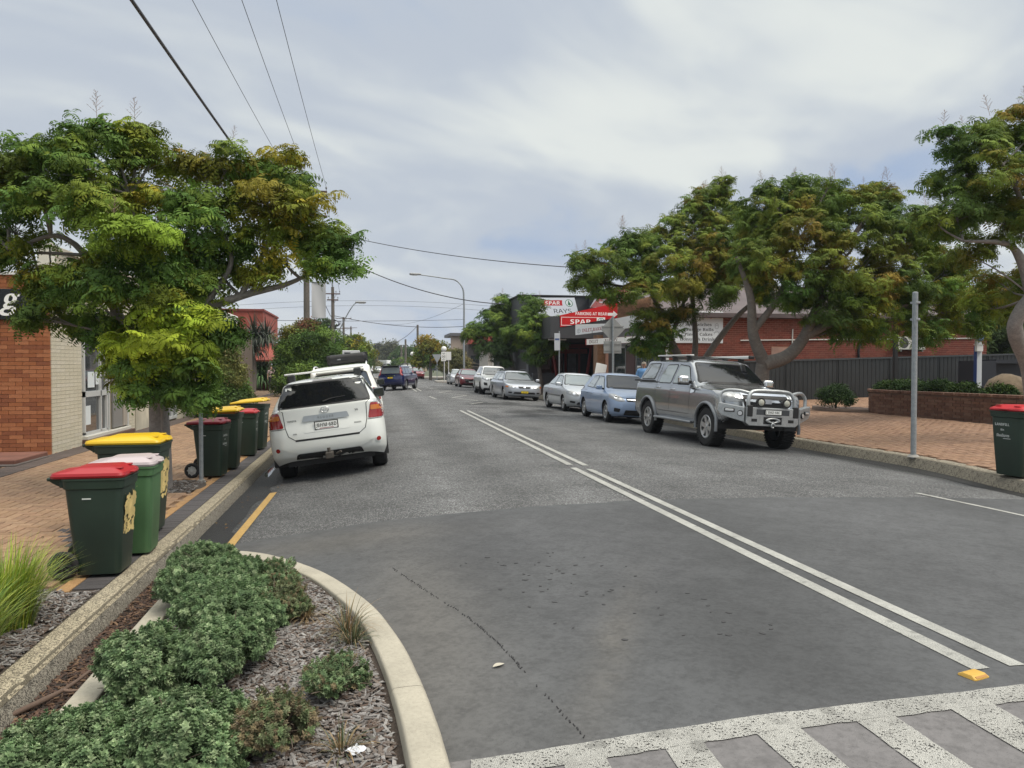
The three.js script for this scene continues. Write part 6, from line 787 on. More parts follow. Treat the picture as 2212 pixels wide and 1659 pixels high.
  handles(list, m) { for (const [z, y] of list) for (const s of [-1, 1]) { const h = this.hit(V(s * 4, y, z), V(-s, 0, 0)); if (h) put('door_handle', new RoundedBoxGeometry(0.03, 0.032, 0.2, 2, 0.012).translate(s * (Math.abs(h.point.x) + 0.012), y, z), m, this.t); } }
  lamps(polys, dir, m, inner, r = 0.03) { for (const q of polys) for (const a of this.pair(dir === 'f' ? 'headlight' : 'tail_light', q, dir, m, 0.008, r, 0.05)) if (inner) for (const [x, y, rad, mm] of inner) { const s = a.geometry.boundingBox || (a.geometry.computeBoundingBox(), a.geometry.boundingBox); const sx = s.min.x + s.max.x > 0 ? 1 : -1; const c = []; for (let i = 0; i < 16; i++) c.push([sx * x + rad * Math.cos(i / 8 * Math.PI), y + rad * Math.sin(i / 8 * Math.PI)]); put('reflector', this.project(c, dir, 0.014, 0.05), mm, a); } }
}
const paint = (c, metal = 0, rough = 0.38) => new THREE.MeshPhysicalMaterial({ color: col(c), metalness: metal, roughness: rough, clearcoat: 1, clearcoatRoughness: 0.05 });
const RIM = mat([0.55, 0.56, 0.57], 0.3, { metal: 0.85 });
const LAMP = new THREE.MeshPhysicalMaterial({ color: col([0.3, 0.31, 0.32]), metalness: 0.35, roughness: 0.3, clearcoat: 1, clearcoatRoughness: 0.02 }), REDL = new THREE.MeshPhysicalMaterial({ color: col([0.26, 0.008, 0.008]), roughness: 0.25, clearcoat: 1, clearcoatRoughness: 0.02 }), AMB = new THREE.MeshPhysicalMaterial({ color: col([0.5, 0.14, 0.01]), roughness: 0.25, clearcoat: 1, clearcoatRoughness: 0.02 }), CLR = new THREE.MeshPhysicalMaterial({ color: col([0.55, 0.56, 0.57]), metalness: 0.3, roughness: 0.2, clearcoat: 1 });
const glassOf = (c) => new THREE.MeshPhysicalMaterial({ color: col(c), roughness: 0.03, clearcoat: 1, clearcoatRoughness: 0.01, ior: 1.6 });
const G_DARK = new THREE.MeshPhysicalMaterial({ color: col([0.008, 0.009, 0.011]), roughness: 0.03, ior: 1.5 }), G_MID = glassOf([0.035, 0.045, 0.048]), G_PALE = glassOf([0.12, 0.15, 0.155]), G_SIDE = glassOf([0.3, 0.34, 0.33]);  // G_PALE, G_SIDE: bright sky in the panes is put into the colour
const onRoad = (x0, x1) => ({ y: (roadY(x0) + roadY(x1)) / 2, roll: Math.atan((roadY(x1) - roadY(x0)) / (x1 - x0)) });
const PARKED = 'vehicles parked along the right kerb';
// -- white SUV seen from behind, bottom left
{
  const p = { W: 1.85, wb: 2.79, nz: 2.36, tz: -2.42, clear: 0.27, hoodEdge: 0.98, cowl: [1.0, 1.16], wsTop: [0.28, 1.54], rTop: [-2.02, 1.575], rBase: [-2.3, 1.2], belt: 1.13, wBelt: 0.86, wRoof: 0.635, roofY: 1.635, wheelR: 0.375, tyreW: 0.245, arch: 0.43, cr: 0.3, tuck: 0.055 };
  const r = onRoad(-1.35, 0.2), c = new Car(p, 'white_suv', 'white family suv parked by the left kerb seen from behind', [-0.55, r.y, -14.95], Math.PI, r.roll, paint([0.72, 0.74, 0.71], 0.05, 0.35), null, 'suv'), t = c.t;
  c.glass([[[0.62, 1.19], [0.2, 1.46], [-0.42, 1.49], [-0.42, 1.19]], [[-0.5, 1.19], [-0.5, 1.49], [-1.2, 1.49], [-1.3, 1.19]], [[-1.4, 1.2], [-1.32, 1.48], [-1.72, 1.46], [-1.86, 1.22]]], [[[[-0.71, 1.215], [-0.615, 1.555], [0.615, 1.555], [0.71, 1.215]], 'r', 'rear_window'], [[[-0.72, 1.2], [-0.6, 1.52], [0.6, 1.52], [0.72, 1.2]], 'f', 'windscreen']], G_DARK);
  c.lamps([[[0.66, 0.9], [0.72, 1.145], [0.955, 1.12], [0.955, 0.89]]], 'r', REDL, null); c.pair('indicator', [[0.71, 1.03], [0.72, 1.105], [0.9, 1.09], [0.905, 1.02]], 'r', AMB, 0.013, 0.02, 0.05); c.pair('reversing_lamp', [[0.725, 1.15], [0.735, 1.2], [0.9, 1.165], [0.945, 1.13]], 'r', CLR, 0.009, 0.01, 0.05);
  const seam = (pts, w = 0.011) => c.dec('tailgate_gap', ribbon(pts, w), 'r', M.black, 0.003, t, 0.05); seam([[0.73, 1.21], [0.655, 1.15], [0.64, 0.9], [0.6, 0.76], [0.5, 0.69], [-0.5, 0.69], [-0.6, 0.76], [-0.64, 0.9], [-0.655, 1.15], [-0.73, 1.21]]); seam([[-0.5, 0.683], [0.5, 0.683]], 0.03);
  for (const s of [1, -1]) c.dec('bumper_gap', ribbon([[s * 0.65, 0.885], [s * 0.95, 0.875]], 0.008), 'r', M.black, 0.003);
  const b = c.dec('bumper_valance', roundPoly([[-0.56, 0.3], [-0.5, 0.47], [0.5, 0.47], [0.56, 0.3]], 0.04), 'r', mat([0.02, 0.021, 0.022], 0.6), 0.012);
  for (const s of [-1, 1]) { const a = []; for (let i = 0; i < 18; i++) a.push([s * 0.785 + 0.052 * Math.cos(i / 9 * Math.PI), 0.555 + 0.052 * Math.sin(i / 9 * Math.PI)]); const f = c.dec('fog_reflector', a, 'r', c.paint, 0.012, t, 0.03); put('lens', c.project(a.map(([x, y]) => [s * 0.785 + (x - s * 0.785) * 0.66, 0.555 + (y - 0.555) * 0.66]), 'r', 0.018, 0.03), REDL, f); c.dec('bumper_crease', ribbon([[s * 0.45, 0.5], [s * 0.58, 0.535], [s * 0.72, 0.6]], 0.05), 'r', c.paint, 0.012); }
  const gar = c.dec('tailgate_garnish', roundPoly([[-0.37, 0.965], [-0.34, 1.055], [0.34, 1.055], [0.37, 0.965]], 0.015), 'r', mat([0.42, 0.44, 0.45], 0.3, { metal: 0.8 }), 0.022);
  const zt = c.hit(V(0, 1.0, -6), V(0, 0, 1)).point.z, txt = (w, h, x, y, s, cw, f, dz, color = '#70767a') => { const m = put('badge', new THREE.PlaneGeometry(w, h), (() => { const mm = mat(0xffffff, 0.35, { metal: 0.5, map: canvasTex(cw, Math.round(cw * h / w), (q, W, H) => { q.clearRect(0, 0, W, H); q.fillStyle = color; q.textAlign = 'center'; q.font = f(H); q.fillText(s, W / 2, H * 0.8, W); }) }); mm.transparent = true; mm.alphaTest = 0.4; return mm; })(), t); m.rotation.y = Math.PI; const hz = c.hit(V(x, y, -6), V(0, 0, 1)).point.z; m.position.set(x, y, hz - dz); return m; };
  txt(0.52, 0.055, 0, 1.01, 'K L U G E R', 512, (H) => `bold ${H * 0.9}px sans-serif`, 0.032, '#8d9396'); txt(0.16, 0.045, 0.53, 0.995, 'TOYOTA', 256, (H) => `bold ${H * 0.85}px sans-serif`, 0.012, '#555a5e'); txt(0.075, 0.05, -0.49, 1.06, 'V6', 128, (H) => `bold ${H * 0.9}px sans-serif`, 0.012, '#555a5e'); txt(0.12, 0.032, -0.49, 0.86, 'GRANDE', 256, (H) => `bold ${H * 0.9}px sans-serif`, 0.012, '#4a4f52'); txt(0.07, 0.03, 0.5, 0.79, 'AWD', 128, (H) => `bold ${H * 0.9}px sans-serif`, 0.012, '#4a4f52');
  { const lg = new MB(), tor = (a, bb, x = 0, y = 0) => lg.add(new THREE.TorusGeometry(1, 0.13, 8, 28).scale(a, bb, 0.05).translate(x, y, 0)); tor(0.062, 0.042); tor(0.018, 0.04); tor(0.042, 0.016, 0, 0.022); const m = put('emblem', lg.geo(), M.chrome, t); m.position.set(0, 1.125, c.hit(V(0, 1.125, -6), V(0, 0, 1)).point.z - 0.02); }
  c.plate('BHM·68D', 'r', 0, 0.885, 0.372, 0.135, '#e9ebe8', '#111', true); c.dec('plate_recess', roundPoly([[-0.36, 0.79], [-0.3, 0.95], [0.3, 0.95], [0.36, 0.79]], 0.03), 'r', c.paint, 0.004);
  { const w = new MB(); w.tube([[0.02, 1.25, zt + 0.055], [-0.12, 1.285, zt + 0.06], [-0.34, 1.3, zt + 0.07]].map(([x, y, z]) => [x, y, c.hit(V(x, y, -6), V(0, 0, 1)).point.z - 0.025]), [0.014, 0.009, 0.006], 6, 10); w.build('wiper', M.black, t); const h = new MB(); h.box(-0.06, 0.36, -2.62, 0.06, 0.46, -2.3, 0.015).cyl([0, 0.46, -2.58], [0, 0.53, -2.58], 0.026).cyl([-0.1, 0.4, -2.42], [-0.18, 0.44, -2.46], 0.02); h.build('tow_hitch', mat([0.08, 0.07, 0.06], 0.6, { metal: 0.4 }), t); }
  c.dec('brake_lamp', roundPoly([[-0.16, 1.582], [-0.15, 1.606], [0.15, 1.606], [0.16, 1.582]], 0.01), 'r', mat([0.25, 0.24, 0.24], 0.3), 0.006); c.dec('spoiler_edge', ribbon([[-0.6, 1.566], [0.6, 1.566]], 0.012), 'r', M.black, 0.006);
  for (const s of [-1, 1]) { new MB().box(s * 0.66, 0.24, -1.9, s * 0.93, 0.55, -1.88, 0.01).build('mud_flap', mat([0.018, 0.018, 0.019], 0.7), t);}
  for (const z of [-1.1]) { const rk = new MB(); rk.box(-0.68, 1.72, z - 0.045, 0.68, 1.752, z + 0.045, 0.014); const q = rk.build('roof_bar', mat([0.7, 0.7, 0.69], 0.4), t); for (const s of [-1, 1]) new MB().box(s * 0.5, 1.58, z - 0.07, s * 0.63, 1.722, z + 0.07, 0.02).build('foot', M.darkMetal, q); }
  c.mirrors(0.72, 1.16, mat([0.028, 0.034, 0.042], 0.35, { coat: 1 }), [0.22, 0.19, 0.12], M.black, -0.04); c.handles([[-0.35, 1.03], [-1.2, 1.05]], c.paint); c.seams([[[-0.46, 0.45], [-0.46, 1.15]]]);
}
// -- white wagon ahead of it with a roof bag
{
  const p = { W: 1.94, wb: 2.75, nz: 2.3, tz: -2.38, clear: 0.28, hoodEdge: 1.0, cowl: [1.0, 1.18], wsTop: [0.35, 1.66], rTop: [-2.16, 1.64], rBase: [-2.3, 1.2], belt: 1.12, wBelt: 0.9, wRoof: 0.74, roofY: 1.83, wheelR: 0.38, tyreW: 0.25, arch: 0.43, cr: 0.25 };
  const r = onRoad(-1.25, 0.25), c = new Car(p, 'white_wagon', 'white wagon with black roof bag parked ahead of the white suv', [-0.5, r.y, -22.2], Math.PI, r.roll, paint([0.74, 0.74, 0.7], 0, 0.35), null, 'car'), t = c.t;
  c.glass([[[0.6, 1.18], [0.25, 1.55], [-0.4, 1.57], [-0.4, 1.18]], [[-0.48, 1.18], [-0.48, 1.57], [-1.2, 1.57], [-1.28, 1.18]], [[-1.4, 1.19], [-1.32, 1.56], [-1.85, 1.54], [-1.95, 1.22]]], [[[[-0.72, 1.22], [-0.63, 1.6], [0.63, 1.6], [0.72, 1.22]], 'r', 'rear_window'], [[[-0.72, 1.23], [-0.6, 1.62], [0.6, 1.62], [0.72, 1.23]], 'f', 'windscreen']], glassOf([0.03, 0.045, 0.07]));
  c.lamps([[[0.74, 0.85], [0.76, 1.18], [0.92, 1.15], [0.93, 0.85]]], 'r', REDL); c.seams([[[-0.44, 0.45], [-0.44, 1.14]]]); c.mirrors(0.75, 1.2, M.darkMetal, [0.22, 0.18, 0.12]);
  new MB().box(-0.6, 1.65, -2.3, 0.6, 1.72, -2.05, 0.03).build('spoiler', c.paint, t); for (const s of [-1, 1]) new MB().tube([[s * 0.66, 1.74, 0.2], [s * 0.67, 1.82, 0], [s * 0.67, 1.82, -1.7], [s * 0.66, 1.74, -1.9]], 0.024, 8, 18).build('roof_rail', c.paint, t);
  const bg = new RoundedBoxGeometry(1.1, 0.25, 1.6, 8, 0.11), bp = bg.attributes.position; for (let i = 0; i < bp.count; i++) { const x = bp.getX(i), y = bp.getY(i), z = bp.getZ(i), n = fbm3(x * 3, y * 4, z * 2.4, 4) - 0.5; bp.setXYZ(i, x * (1 + 0.05 * n), y + (y > 0 ? 0.1 * n + 0.03 : 0), z * (1 + 0.05 * n)); } bg.computeVertexNormals();
  const bag = thing('roof_bag', 'black fabric luggage bag strapped on the roof of the white wagon', 'bag', [-0.58, r.y + 1.99, -22.9]); bag.rotation.z = r.roll; put('bag', uvMetres(bg), mat([0.016, 0.016, 0.018], 0.6, { map: rep(TX.grain, 3) }), bag); for (const z of [-0.4, 0.4]) new MB().box(-0.57, -0.13, z - 0.02, 0.57, 0.16, z + 0.02, 0.01).build('strap', mat([0.03, 0.03, 0.032], 0.7), bag);
  textPanel(bag, 'lettering', [V(-0.9, r.y + 2.04, -22.088), V(-0.55, r.y + 2.04, -22.088), V(-0.55, r.y + 1.97, -22.088), V(-0.9, r.y + 1.97, -22.088)], 256, 50, (x, W, H) => { x.fillStyle = '#15161a'; x.fillRect(0, 0, W, H); x.fillStyle = '#b9bcc0'; x.font = 'italic bold 34px sans-serif'; x.fillText('rola', 40, 36); });
  const ts = thing('taxi_board', 'small white roof board above the black roof bag', 'sign', [-0.5, r.y + 2.17, -23.8]); new MB().box(-0.26, -0.08, -0.03, 0.26, 0.1, 0.03, 0.015).build('board', mat([0.6, 0.61, 0.62], 0.5), ts); new MB().box(-0.2, 0.0, 0.03, -0.02, 0.04, 0.036).build('stripe', M.darkMetal, ts); new MB().cyl([0, -0.25, 0], [0, -0.07, 0], 0.02).build('stem', M.darkMetal, ts);
}
// -- blue SUV driving away
{
  const p = { W: 1.77, wb: 2.63, nz: 2.2, tz: -2.26, clear: 0.27, hoodEdge: 0.95, cowl: [1.0, 1.12], wsTop: [0.35, 1.55], rTop: [-2.05, 1.57], rBase: [-2.2, 1.12], belt: 1.05, wBelt: 0.82, wRoof: 0.66, roofY: 1.66, wheelR: 0.35, tyreW: 0.22, arch: 0.41, cr: 0.2 };
  const c = new Car(p, 'blue_suv', 'dark blue suv driving away in the middle of the street', [2.12, roadY(2) - 0.0, -53.4], Math.PI - 0.3, 0.03, paint([0.008, 0.013, 0.075], 0.2, 0.3), null, 'suv'), t = c.t;
  c.glass([[[0.55, 1.12], [0.25, 1.46], [-0.38, 1.48], [-0.38, 1.12]], [[-0.46, 1.12], [-0.46, 1.48], [-1.15, 1.48], [-1.22, 1.12]], [[-1.32, 1.12], [-1.25, 1.48], [-1.75, 1.46], [-1.85, 1.15]]], [[[[-0.62, 1.14], [-0.56, 1.53], [0.56, 1.53], [0.62, 1.14]], 'r', 'rear_window']], glassOf([0.06, 0.08, 0.085]));
  c.lamps([[[0.65, 1.08], [0.62, 1.55], [0.7, 1.55], [0.84, 1.05], [0.8, 0.98]]], 'r', new THREE.MeshPhysicalMaterial({ color: col([0.36, 0.04, 0.04]), roughness: 0.3, clearcoat: 1 })); c.plate('AB·19', 'r', 0, 0.86, 0.36, 0.12, '#e7c62a', '#222'); c.dec('garnish', roundPoly([[-0.32, 0.96], [-0.32, 1.01], [0.32, 1.01], [0.32, 0.96]], 0.01), 'r', M.chrome, 0.015);
  c.dec('bumper_step', ribbon([[-0.8, 0.73], [0.8, 0.73]], 0.012), 'r', M.black, 0.004); for (const s of [-1, 1]) new MB().tube([[s * 0.6, 1.6, 0.2], [s * 0.62, 1.72, 0], [s * 0.62, 1.72, -1.6], [s * 0.6, 1.6, -1.9]], 0.028, 8, 16).build('roof_rail', M.black, t);
  new MB().box(-0.6, 1.6, -2.2, 0.6, 1.66, -1.95, 0.02).build('spoiler', M.black, t); new MB().box(-0.05, 0.25, -2.4, 0.05, 0.4, -2.2, 0.01).build('tow_hitch', M.black, t); c.mirrors(0.7, 1.12, c.paint); c.handles([[-0.3, 0.98], [-1.1, 1.0]], c.paint); c.seams([[[-0.42, 0.4], [-0.42, 1.05]]]);
}
// -- silver utility with canopy and bull bar
{
  const p = { W: 1.86, wb: 3.22, nz: 2.42, tz: -2.72, clear: 0.42, hoodEdge: 1.12, cowl: [1.12, 1.3], wsTop: [0.42, 1.76], rTop: [-2.36, 1.76], rBase: [-2.66, 1.28], belt: 1.22, wBelt: 0.88, wRoof: 0.71, roofY: 1.86, wheelR: 0.405, tyreW: 0.275, arch: 0.49, cf: 0.36, cr: 0.2, spokes: 6, spokeW: 0.09, flare: 1.25, rimR: 0.245, knobs: true, inset: 0.005, hoodRise: 0.75, fbot: 0.68 };
  const r = onRoad(6.95, 8.55), c = new Car(p, 'silver_utility', 'silver dual cab utility with canopy and bull bar parked facing the camera', [7.8, r.y, -16.68], 0.02, r.roll, paint([0.34, 0.355, 0.375], 0.75, 0.22), PARKED, 'utility truck'), t = c.t;
  c.glass([[[0.66, 1.3], [0.3, 1.66], [-0.2, 1.7], [-0.28, 1.28]], [[-0.4, 1.28], [-0.32, 1.7], [-0.88, 1.69], [-1.05, 1.45], [-1.08, 1.28]]], [], G_SIDE); c.glass([[[-1.45, 1.36], [-1.36, 1.73], [-2.05, 1.72], [-2.28, 1.36]]], [[[[-0.78, 1.33], [-0.63, 1.75], [0.63, 1.75], [0.78, 1.33]], 'f', 'windscreen'], [[[-0.66, 1.34], [-0.6, 1.7], [0.6, 1.7], [0.66, 1.34]], 'r', 'rear_window']], G_DARK);
  for (const m of t.children.filter((o) => o.name === 'side_window').slice(-2)) m.material = glassOf([0.26, 0.285, 0.29]);
  c.seams([[[-0.3, 0.62], [-0.3, 1.24]], [[-1.16, 1.24], [-1.17, 0.95], [-1.1, 0.72], [-1.0, 0.62]], [[0.76, 0.66], [0.78, 1.0], [0.7, 1.24]], [[-1.0, 0.62], [0.76, 0.62]], [[-1.27, 0.75], [-1.24, 1.27]]]); c.seams([[[-1.25, 1.3], [-2.66, 1.3]]]);
  for (const s of [1, -1]) { const g = new MB(); g.box(s * 0.905, 1.285, -2.62, s * 0.925, 1.325, -1.25, 0.008); g.build('canopy_rail', M.black, t); c.dec('canopy_gap', ribbon([[-1.24, 1.3], [-1.2, 1.8]], 0.012), s > 0 ? 's+' : 's-', M.black, 0.003); new MB().tube([[s * 0.9, 1.66, -1.6], [s * 0.905, 1.5, -1.85], [s * 0.91, 1.4, -2.1]], 0.006, 5, 8).build('gas_strut', M.black, t); const st = new MB(); st.box(s * 0.72, 0.42, -1.0, s * 0.98, 0.46, 0.95, 0.015).tube([[s * 0.97, 0.445, -1.05], [s * 0.985, 0.45, -0.9], [s * 0.985, 0.45, 0.85], [s * 0.97, 0.445, 1.0]], 0.03, 8, 16); st.build('side_step', mat([0.3, 0.31, 0.32], 0.35, { metal: 0.6 }), t);
    for (const z of [p.wb / 2, -p.wb / 2]) put('wheel_arch_flare', tubeTaper(Array.from({ length: 13 }, (_, i) => { const a = Math.PI * (-0.04 + 1.08 * i / 12); const y = p.wheelR + Math.sin(a) * (p.arch + 0.01), zz = z + Math.cos(a) * (p.arch + 0.01), h = c.hit(V(s * 4, Math.max(y, 0.5), zz), V(-s, 0, 0)); return V(s * ((h ? Math.abs(h.point.x) : 0.92) + 0.012), y, zz); }), [0.035, 0.035], 8, 30), mat([0.2, 0.21, 0.225], 0.4, { metal: 0.4 }), t);
    c.dec('fender_vent', roundPoly([[0.82, 1.07], [0.84, 1.17], [1.02, 1.2], [1.0, 1.1]], 0.02), s > 0 ? 's+' : 's-', M.chrome, 0.014); put('tail_light', c.project(roundPoly([[-2.6, 0.95], [-2.6, 1.26], [-2.72, 1.26], [-2.72, 0.95]], 0.02), s > 0 ? 's+' : 's-', 0.008, 0.05), REDL, t); }
  c.mirrors(0.62, 1.33, M.chrome, [0.24, 0.19, 0.14]); for (const m of t.children.filter((o) => o.name === 'wing_mirror')) { const b = m.geometry.boundingBox || (m.geometry.computeBoundingBox(), m.geometry.boundingBox); put('mirror_base', new RoundedBoxGeometry(b.max.x - b.min.x, 0.06, 0.15, 3, 0.025).translate((b.min.x + b.max.x) / 2, b.min.y + 0.01, (b.min.z + b.max.z) / 2), M.black, m); }
  c.handles([[-0.15, 1.13], [-1.0, 1.15]], M.chrome);
  c.lamps([[[0.5, 0.98], [0.52, 1.13], [0.9, 1.18], [0.92, 1.05], [0.8, 0.97]]], 'f', LAMP, [[0.6, 1.07, 0.05, M.chrome], [0.75, 1.08, 0.04, CLR]], 0.03);
  c.dec('grille', roundPoly([[-0.48, 0.82], [-0.5, 1.12], [0.5, 1.12], [0.48, 0.82]], 0.06), 'f', M.black, 0.008); c.dec('grille_bar', roundPoly([[-0.46, 0.98], [-0.46, 1.03], [0.46, 1.03], [0.46, 0.98]], 0.015), 'f', M.chrome, 0.02); c.dec('grille_surround', ribbon([[-0.48, 0.8], [-0.53, 0.98], [-0.5, 1.13], [0.5, 1.13], [0.53, 0.98], [0.48, 0.8]], 0.045), 'f', M.chrome, 0.016); c.dec('grille_bar', roundPoly([[-0.1, 0.95], [-0.1, 1.04], [0.1, 1.04], [0.1, 0.95]], 0.02), 'f', mat([0.4, 0.4, 0.42], 0.3, { metal: 0.6 }), 0.03);
  for (const s of [1, -1]) c.dec('bonnet_crease', ribbon([[s * 0.62, 2.2], [s * 0.68, 1.7], [s * 0.74, 1.2]], 0.012), 't', M.black, 0.002);
  { const w = c.hit(V(0.3, 1.34, 6), V(0, 0, -1)).point; const wp = new MB(); for (const [x0, x1] of [[-0.6, 0.05], [0.0, 0.62]]) wp.tube([[x0, 1.32, c.hit(V(x0, 1.32, 6), V(0, 0, -1)).point.z + 0.02], [x1, 1.36, c.hit(V(x1, 1.36, 6), V(0, 0, -1)).point.z + 0.02]], 0.008, 5, 4); wp.build('wiper', M.black, t); }
  // bull bar, winch, spot lamps
  const bb = new THREE.Group(); bb.name = 'bull_bar'; t.add(bb); const al = mat([0.5, 0.52, 0.53], 0.35, { metal: 0.55, map: rep(TX.grain, 2) }), z0 = 2.62;
  { const sh = (pts, d) => uvMetres(new THREE.ExtrudeGeometry(new THREE.Shape(pts.map((q) => V2(...q))), { depth: d, bevelEnabled: true, bevelSize: 0.012, bevelThickness: 0.012, bevelSegments: 2 }));
    put('channel', new MB().add(sh([[-0.56, 0.58], [-0.5, 0.53], [0.5, 0.53], [0.56, 0.58], [0.56, 0.72], [0.56, 0.87], [-0.56, 0.87], [-0.56, 0.72]], 0.12).translate(0, 0, z0 - 0.1)).geo(), al, bb);
    for (const s of [-1, 1]) { const w = sh([[0, 0.60], [0, 0.87], [0.48, 0.93], [0.5, 0.8], [0.42, 0.7]], 0.1); if (s < 0) { w.scale(-1, 1, 1); const ix = w; const pp = ix.attributes.position, nn = pp.count; for (let i = 0; i < nn; i += 3) for (const at of Object.values(ix.attributes)) for (let k = 0; k < at.itemSize; k++) { const a = at.array[i * at.itemSize + k]; at.array[i * at.itemSize + k] = at.array[(i + 1) * at.itemSize + k]; at.array[(i + 1) * at.itemSize + k] = a; } w.computeVertexNormals(); } w.rotateY(s * 0.62).translate(s * 0.555, 0, z0 - 0.09); put('wing', w, al, bb);
      new MB().box(s * 0.6, 0.80, z0 - 0.01, s * 0.74, 0.86, z0 + 0.02, 0.01).geo(); const f = put('fog_lamp', new THREE.CylinderGeometry(0.055, 0.06, 0.05, 20).rotateX(Math.PI / 2).rotateY(s * 0.62).translate(s * 0.675, 0.755, z0 - 0.035), M.black, bb); put('lens', new THREE.CylinderGeometry(0.043, 0.043, 0.056, 20).rotateX(Math.PI / 2).rotateY(s * 0.62).translate(s * 0.677, 0.755, z0 - 0.032), CLR, f); const il = put('indicator', new RoundedBoxGeometry(0.2, 0.075, 0.05, 2, 0.012).rotateY(s * 0.62).translate(s * 0.845, 0.805, z0 - 0.155), M.black, bb); put('lens', new RoundedBoxGeometry(0.165, 0.045, 0.056, 2, 0.01).rotateY(s * 0.62).translate(s * 0.848, 0.805, z0 - 0.152), CLR, il);
      new MB().tube([[s * 0.5, 0.86, z0 - 0.04], [s * 0.5, 1.05, z0 - 0.05], [s * 0.42, 1.18, z0 - 0.08], [s * 0.2, 1.215, z0 - 0.09], [0, 1.215, z0 - 0.09]], 0.038, 10, 24).build('hoop', al, bb); new MB().tube([[s * 0.94, 0.9, z0 - 0.36], [s * 0.95, 1.08, z0 - 0.38], [s * 0.88, 1.17, z0 - 0.36], [s * 0.68, 1.2, z0 - 0.2], [s * 0.47, 1.16, z0 - 0.1]], 0.034, 10, 24).build('side_hoop', al, bb);
      new MB().box(s * 0.44, 0.7, z0 + 0.0, s * 0.56, 0.92, z0 + 0.045, 0.012).build('overrider', M.black, bb); const l = put('spot_lamp', new THREE.CylinderGeometry(0.092, 0.075, 0.09, 28).rotateX(Math.PI / 2).translate(s * 0.28, 0.985, z0 + 0.01), M.black, bb); put('lens', new THREE.SphereGeometry(0.08, 24, 10, 0, 6.3, 0, 0.9).rotateX(Math.PI / 2).scale(1, 1, 0.5).translate(s * 0.28, 0.985, z0 + 0.035), mat([0.42, 0.42, 0.36], 0.25, { coat: 1 }), l); new MB().box(s * 0.34, 0.6, z0 + 0.028, s * 0.46, 0.66, z0 + 0.036).build('vent', M.black, bb); }
    new MB().box(-0.2, 0.56, z0 + 0.026, 0.2, 0.7, z0 + 0.036, 0.004).build('winch_opening', M.black, bb); const fl = new MB(); fl.add(new THREE.TorusGeometry(0.05, 0.018, 8, 24).scale(2.4, 0.8, 1).translate(0, 0.635, z0 + 0.05)); fl.build('fairlead', al, bb); new MB().add(new THREE.TorusGeometry(0.04, 0.016, 8, 20, 5).translate(0, 0.535, z0 + 0.06)).cyl([0, 0.56, z0 + 0.06], [0, 0.62, z0 + 0.055], 0.014).build('winch_hook', al, bb); new MB().box(-0.36, 0.74, z0 + 0.027, 0.36, 0.85, z0 + 0.035, 0.004).build('slot_panel', mat([0.05, 0.055, 0.06], 0.5), bb); }
  c.plate('DKZ·18C', 'f', 0, 0.795, 0.372, 0.11, '#d9dbd8', '#1a1a1a'); const pl = t.children[t.children.length - 1]; pl.position.z = z0 + 0.046;
  // roof bars and rolled awning
  for (const z of [0.05, -0.75, -1.5]) { const q = new MB().box(-0.72, 1.895, z - 0.03, 0.72, 1.92, z + 0.03, 0.01).build('roof_bar', M.black, t); for (const s of [-1, 1]) new MB().box(s * 0.58, 1.76, z - 0.04, s * 0.7, 1.9, z + 0.04, 0.012).build('foot', M.black, q); }
  const aw = new MB(); aw.box(0.6, 1.915, -1.75, 0.72, 1.985, 0.45, 0.02); aw.build('rolled_awning', mat([0.62, 0.63, 0.62], 0.45), t); for (const z of [0.45, -1.82]) new MB().box(0.595, 1.91, z, 0.725, 1.99, z + 0.07, 0.02).build('awning_end', M.black, t); new MB().box(-0.7, 1.915, -1.7, -0.6, 1.95, 0.2, 0.012).build('ladder_rail', mat([0.55, 0.56, 0.56], 0.45), t);
}
// -- the other parked cars face the camera
function faceCar(o) {
  const c = new Car(o.p, o.name, o.label, [o.x, onRoad(o.x - 0.75, o.x + 0.75).y, o.z], o.yaw || 0, onRoad(o.x - 0.75, o.x + 0.75).roll, o.paint, o.group ?? PARKED, o.category || 'car'), t = c.t, p = o.p;
  c.glass(o.windows, [[o.screen, 'f', 'windscreen']], o.glass || G_MID); if (o.side) t.children.filter((q) => q.name === 'side_window').forEach((q) => { q.material = o.side; }); c.seams(o.seams || [[[o.bp ?? -0.35, p.clear + 0.15], [o.bp ?? -0.35, p.belt - 0.02]], [[p.cowl[0] - 0.2, p.clear + 0.18], [p.cowl[0] - 0.22, p.belt - 0.04]], [[-p.wb / 2 + 0.28, p.belt], [-p.wb / 2 + 0.42, p.clear + 0.3]]]); c.mirrors(p.cowl[0] - 0.36, p.belt + 0.05, o.paint, [0.19, 0.13, 0.1]); c.handles([[(o.bp ?? -0.35) + 0.14, p.belt - 0.12], [-p.wb / 2 + 0.5, p.belt - 0.11]], o.handleM || o.paint);
  c.lamps(o.head, 'f', LAMP, o.inner, 0.035); for (const [n, q, m, e] of o.front) c.dec(n, roundPoly(q, 0.025), 'f', m, e ?? 0.01); if (o.plate) c.plate(...o.plate);
  const w = new MB(); for (const [x0, x1] of [[-0.62, -0.02], [-0.05, 0.55]]) w.tube([0, 0.5, 1].map((k) => { const x = lerp(x0, x1, k), y = p.cowl[1] + 0.035 + 0.03 * k, h = c.hit(V(x, y, 6), V(0, 0, -1)); return [x, y, (h ? h.point.z : p.cowl[0]) + 0.015]; }), 0.008, 5, 6); w.build('wiper', M.black, t);
  if (o.tail) c.lamps(o.tail, 'r', REDL); if (o.indic) c.pair('indicator', o.indic, 'f', AMB, 0.012, 0.02, 0.05); if (o.extra) o.extra(c, t); return c;
}
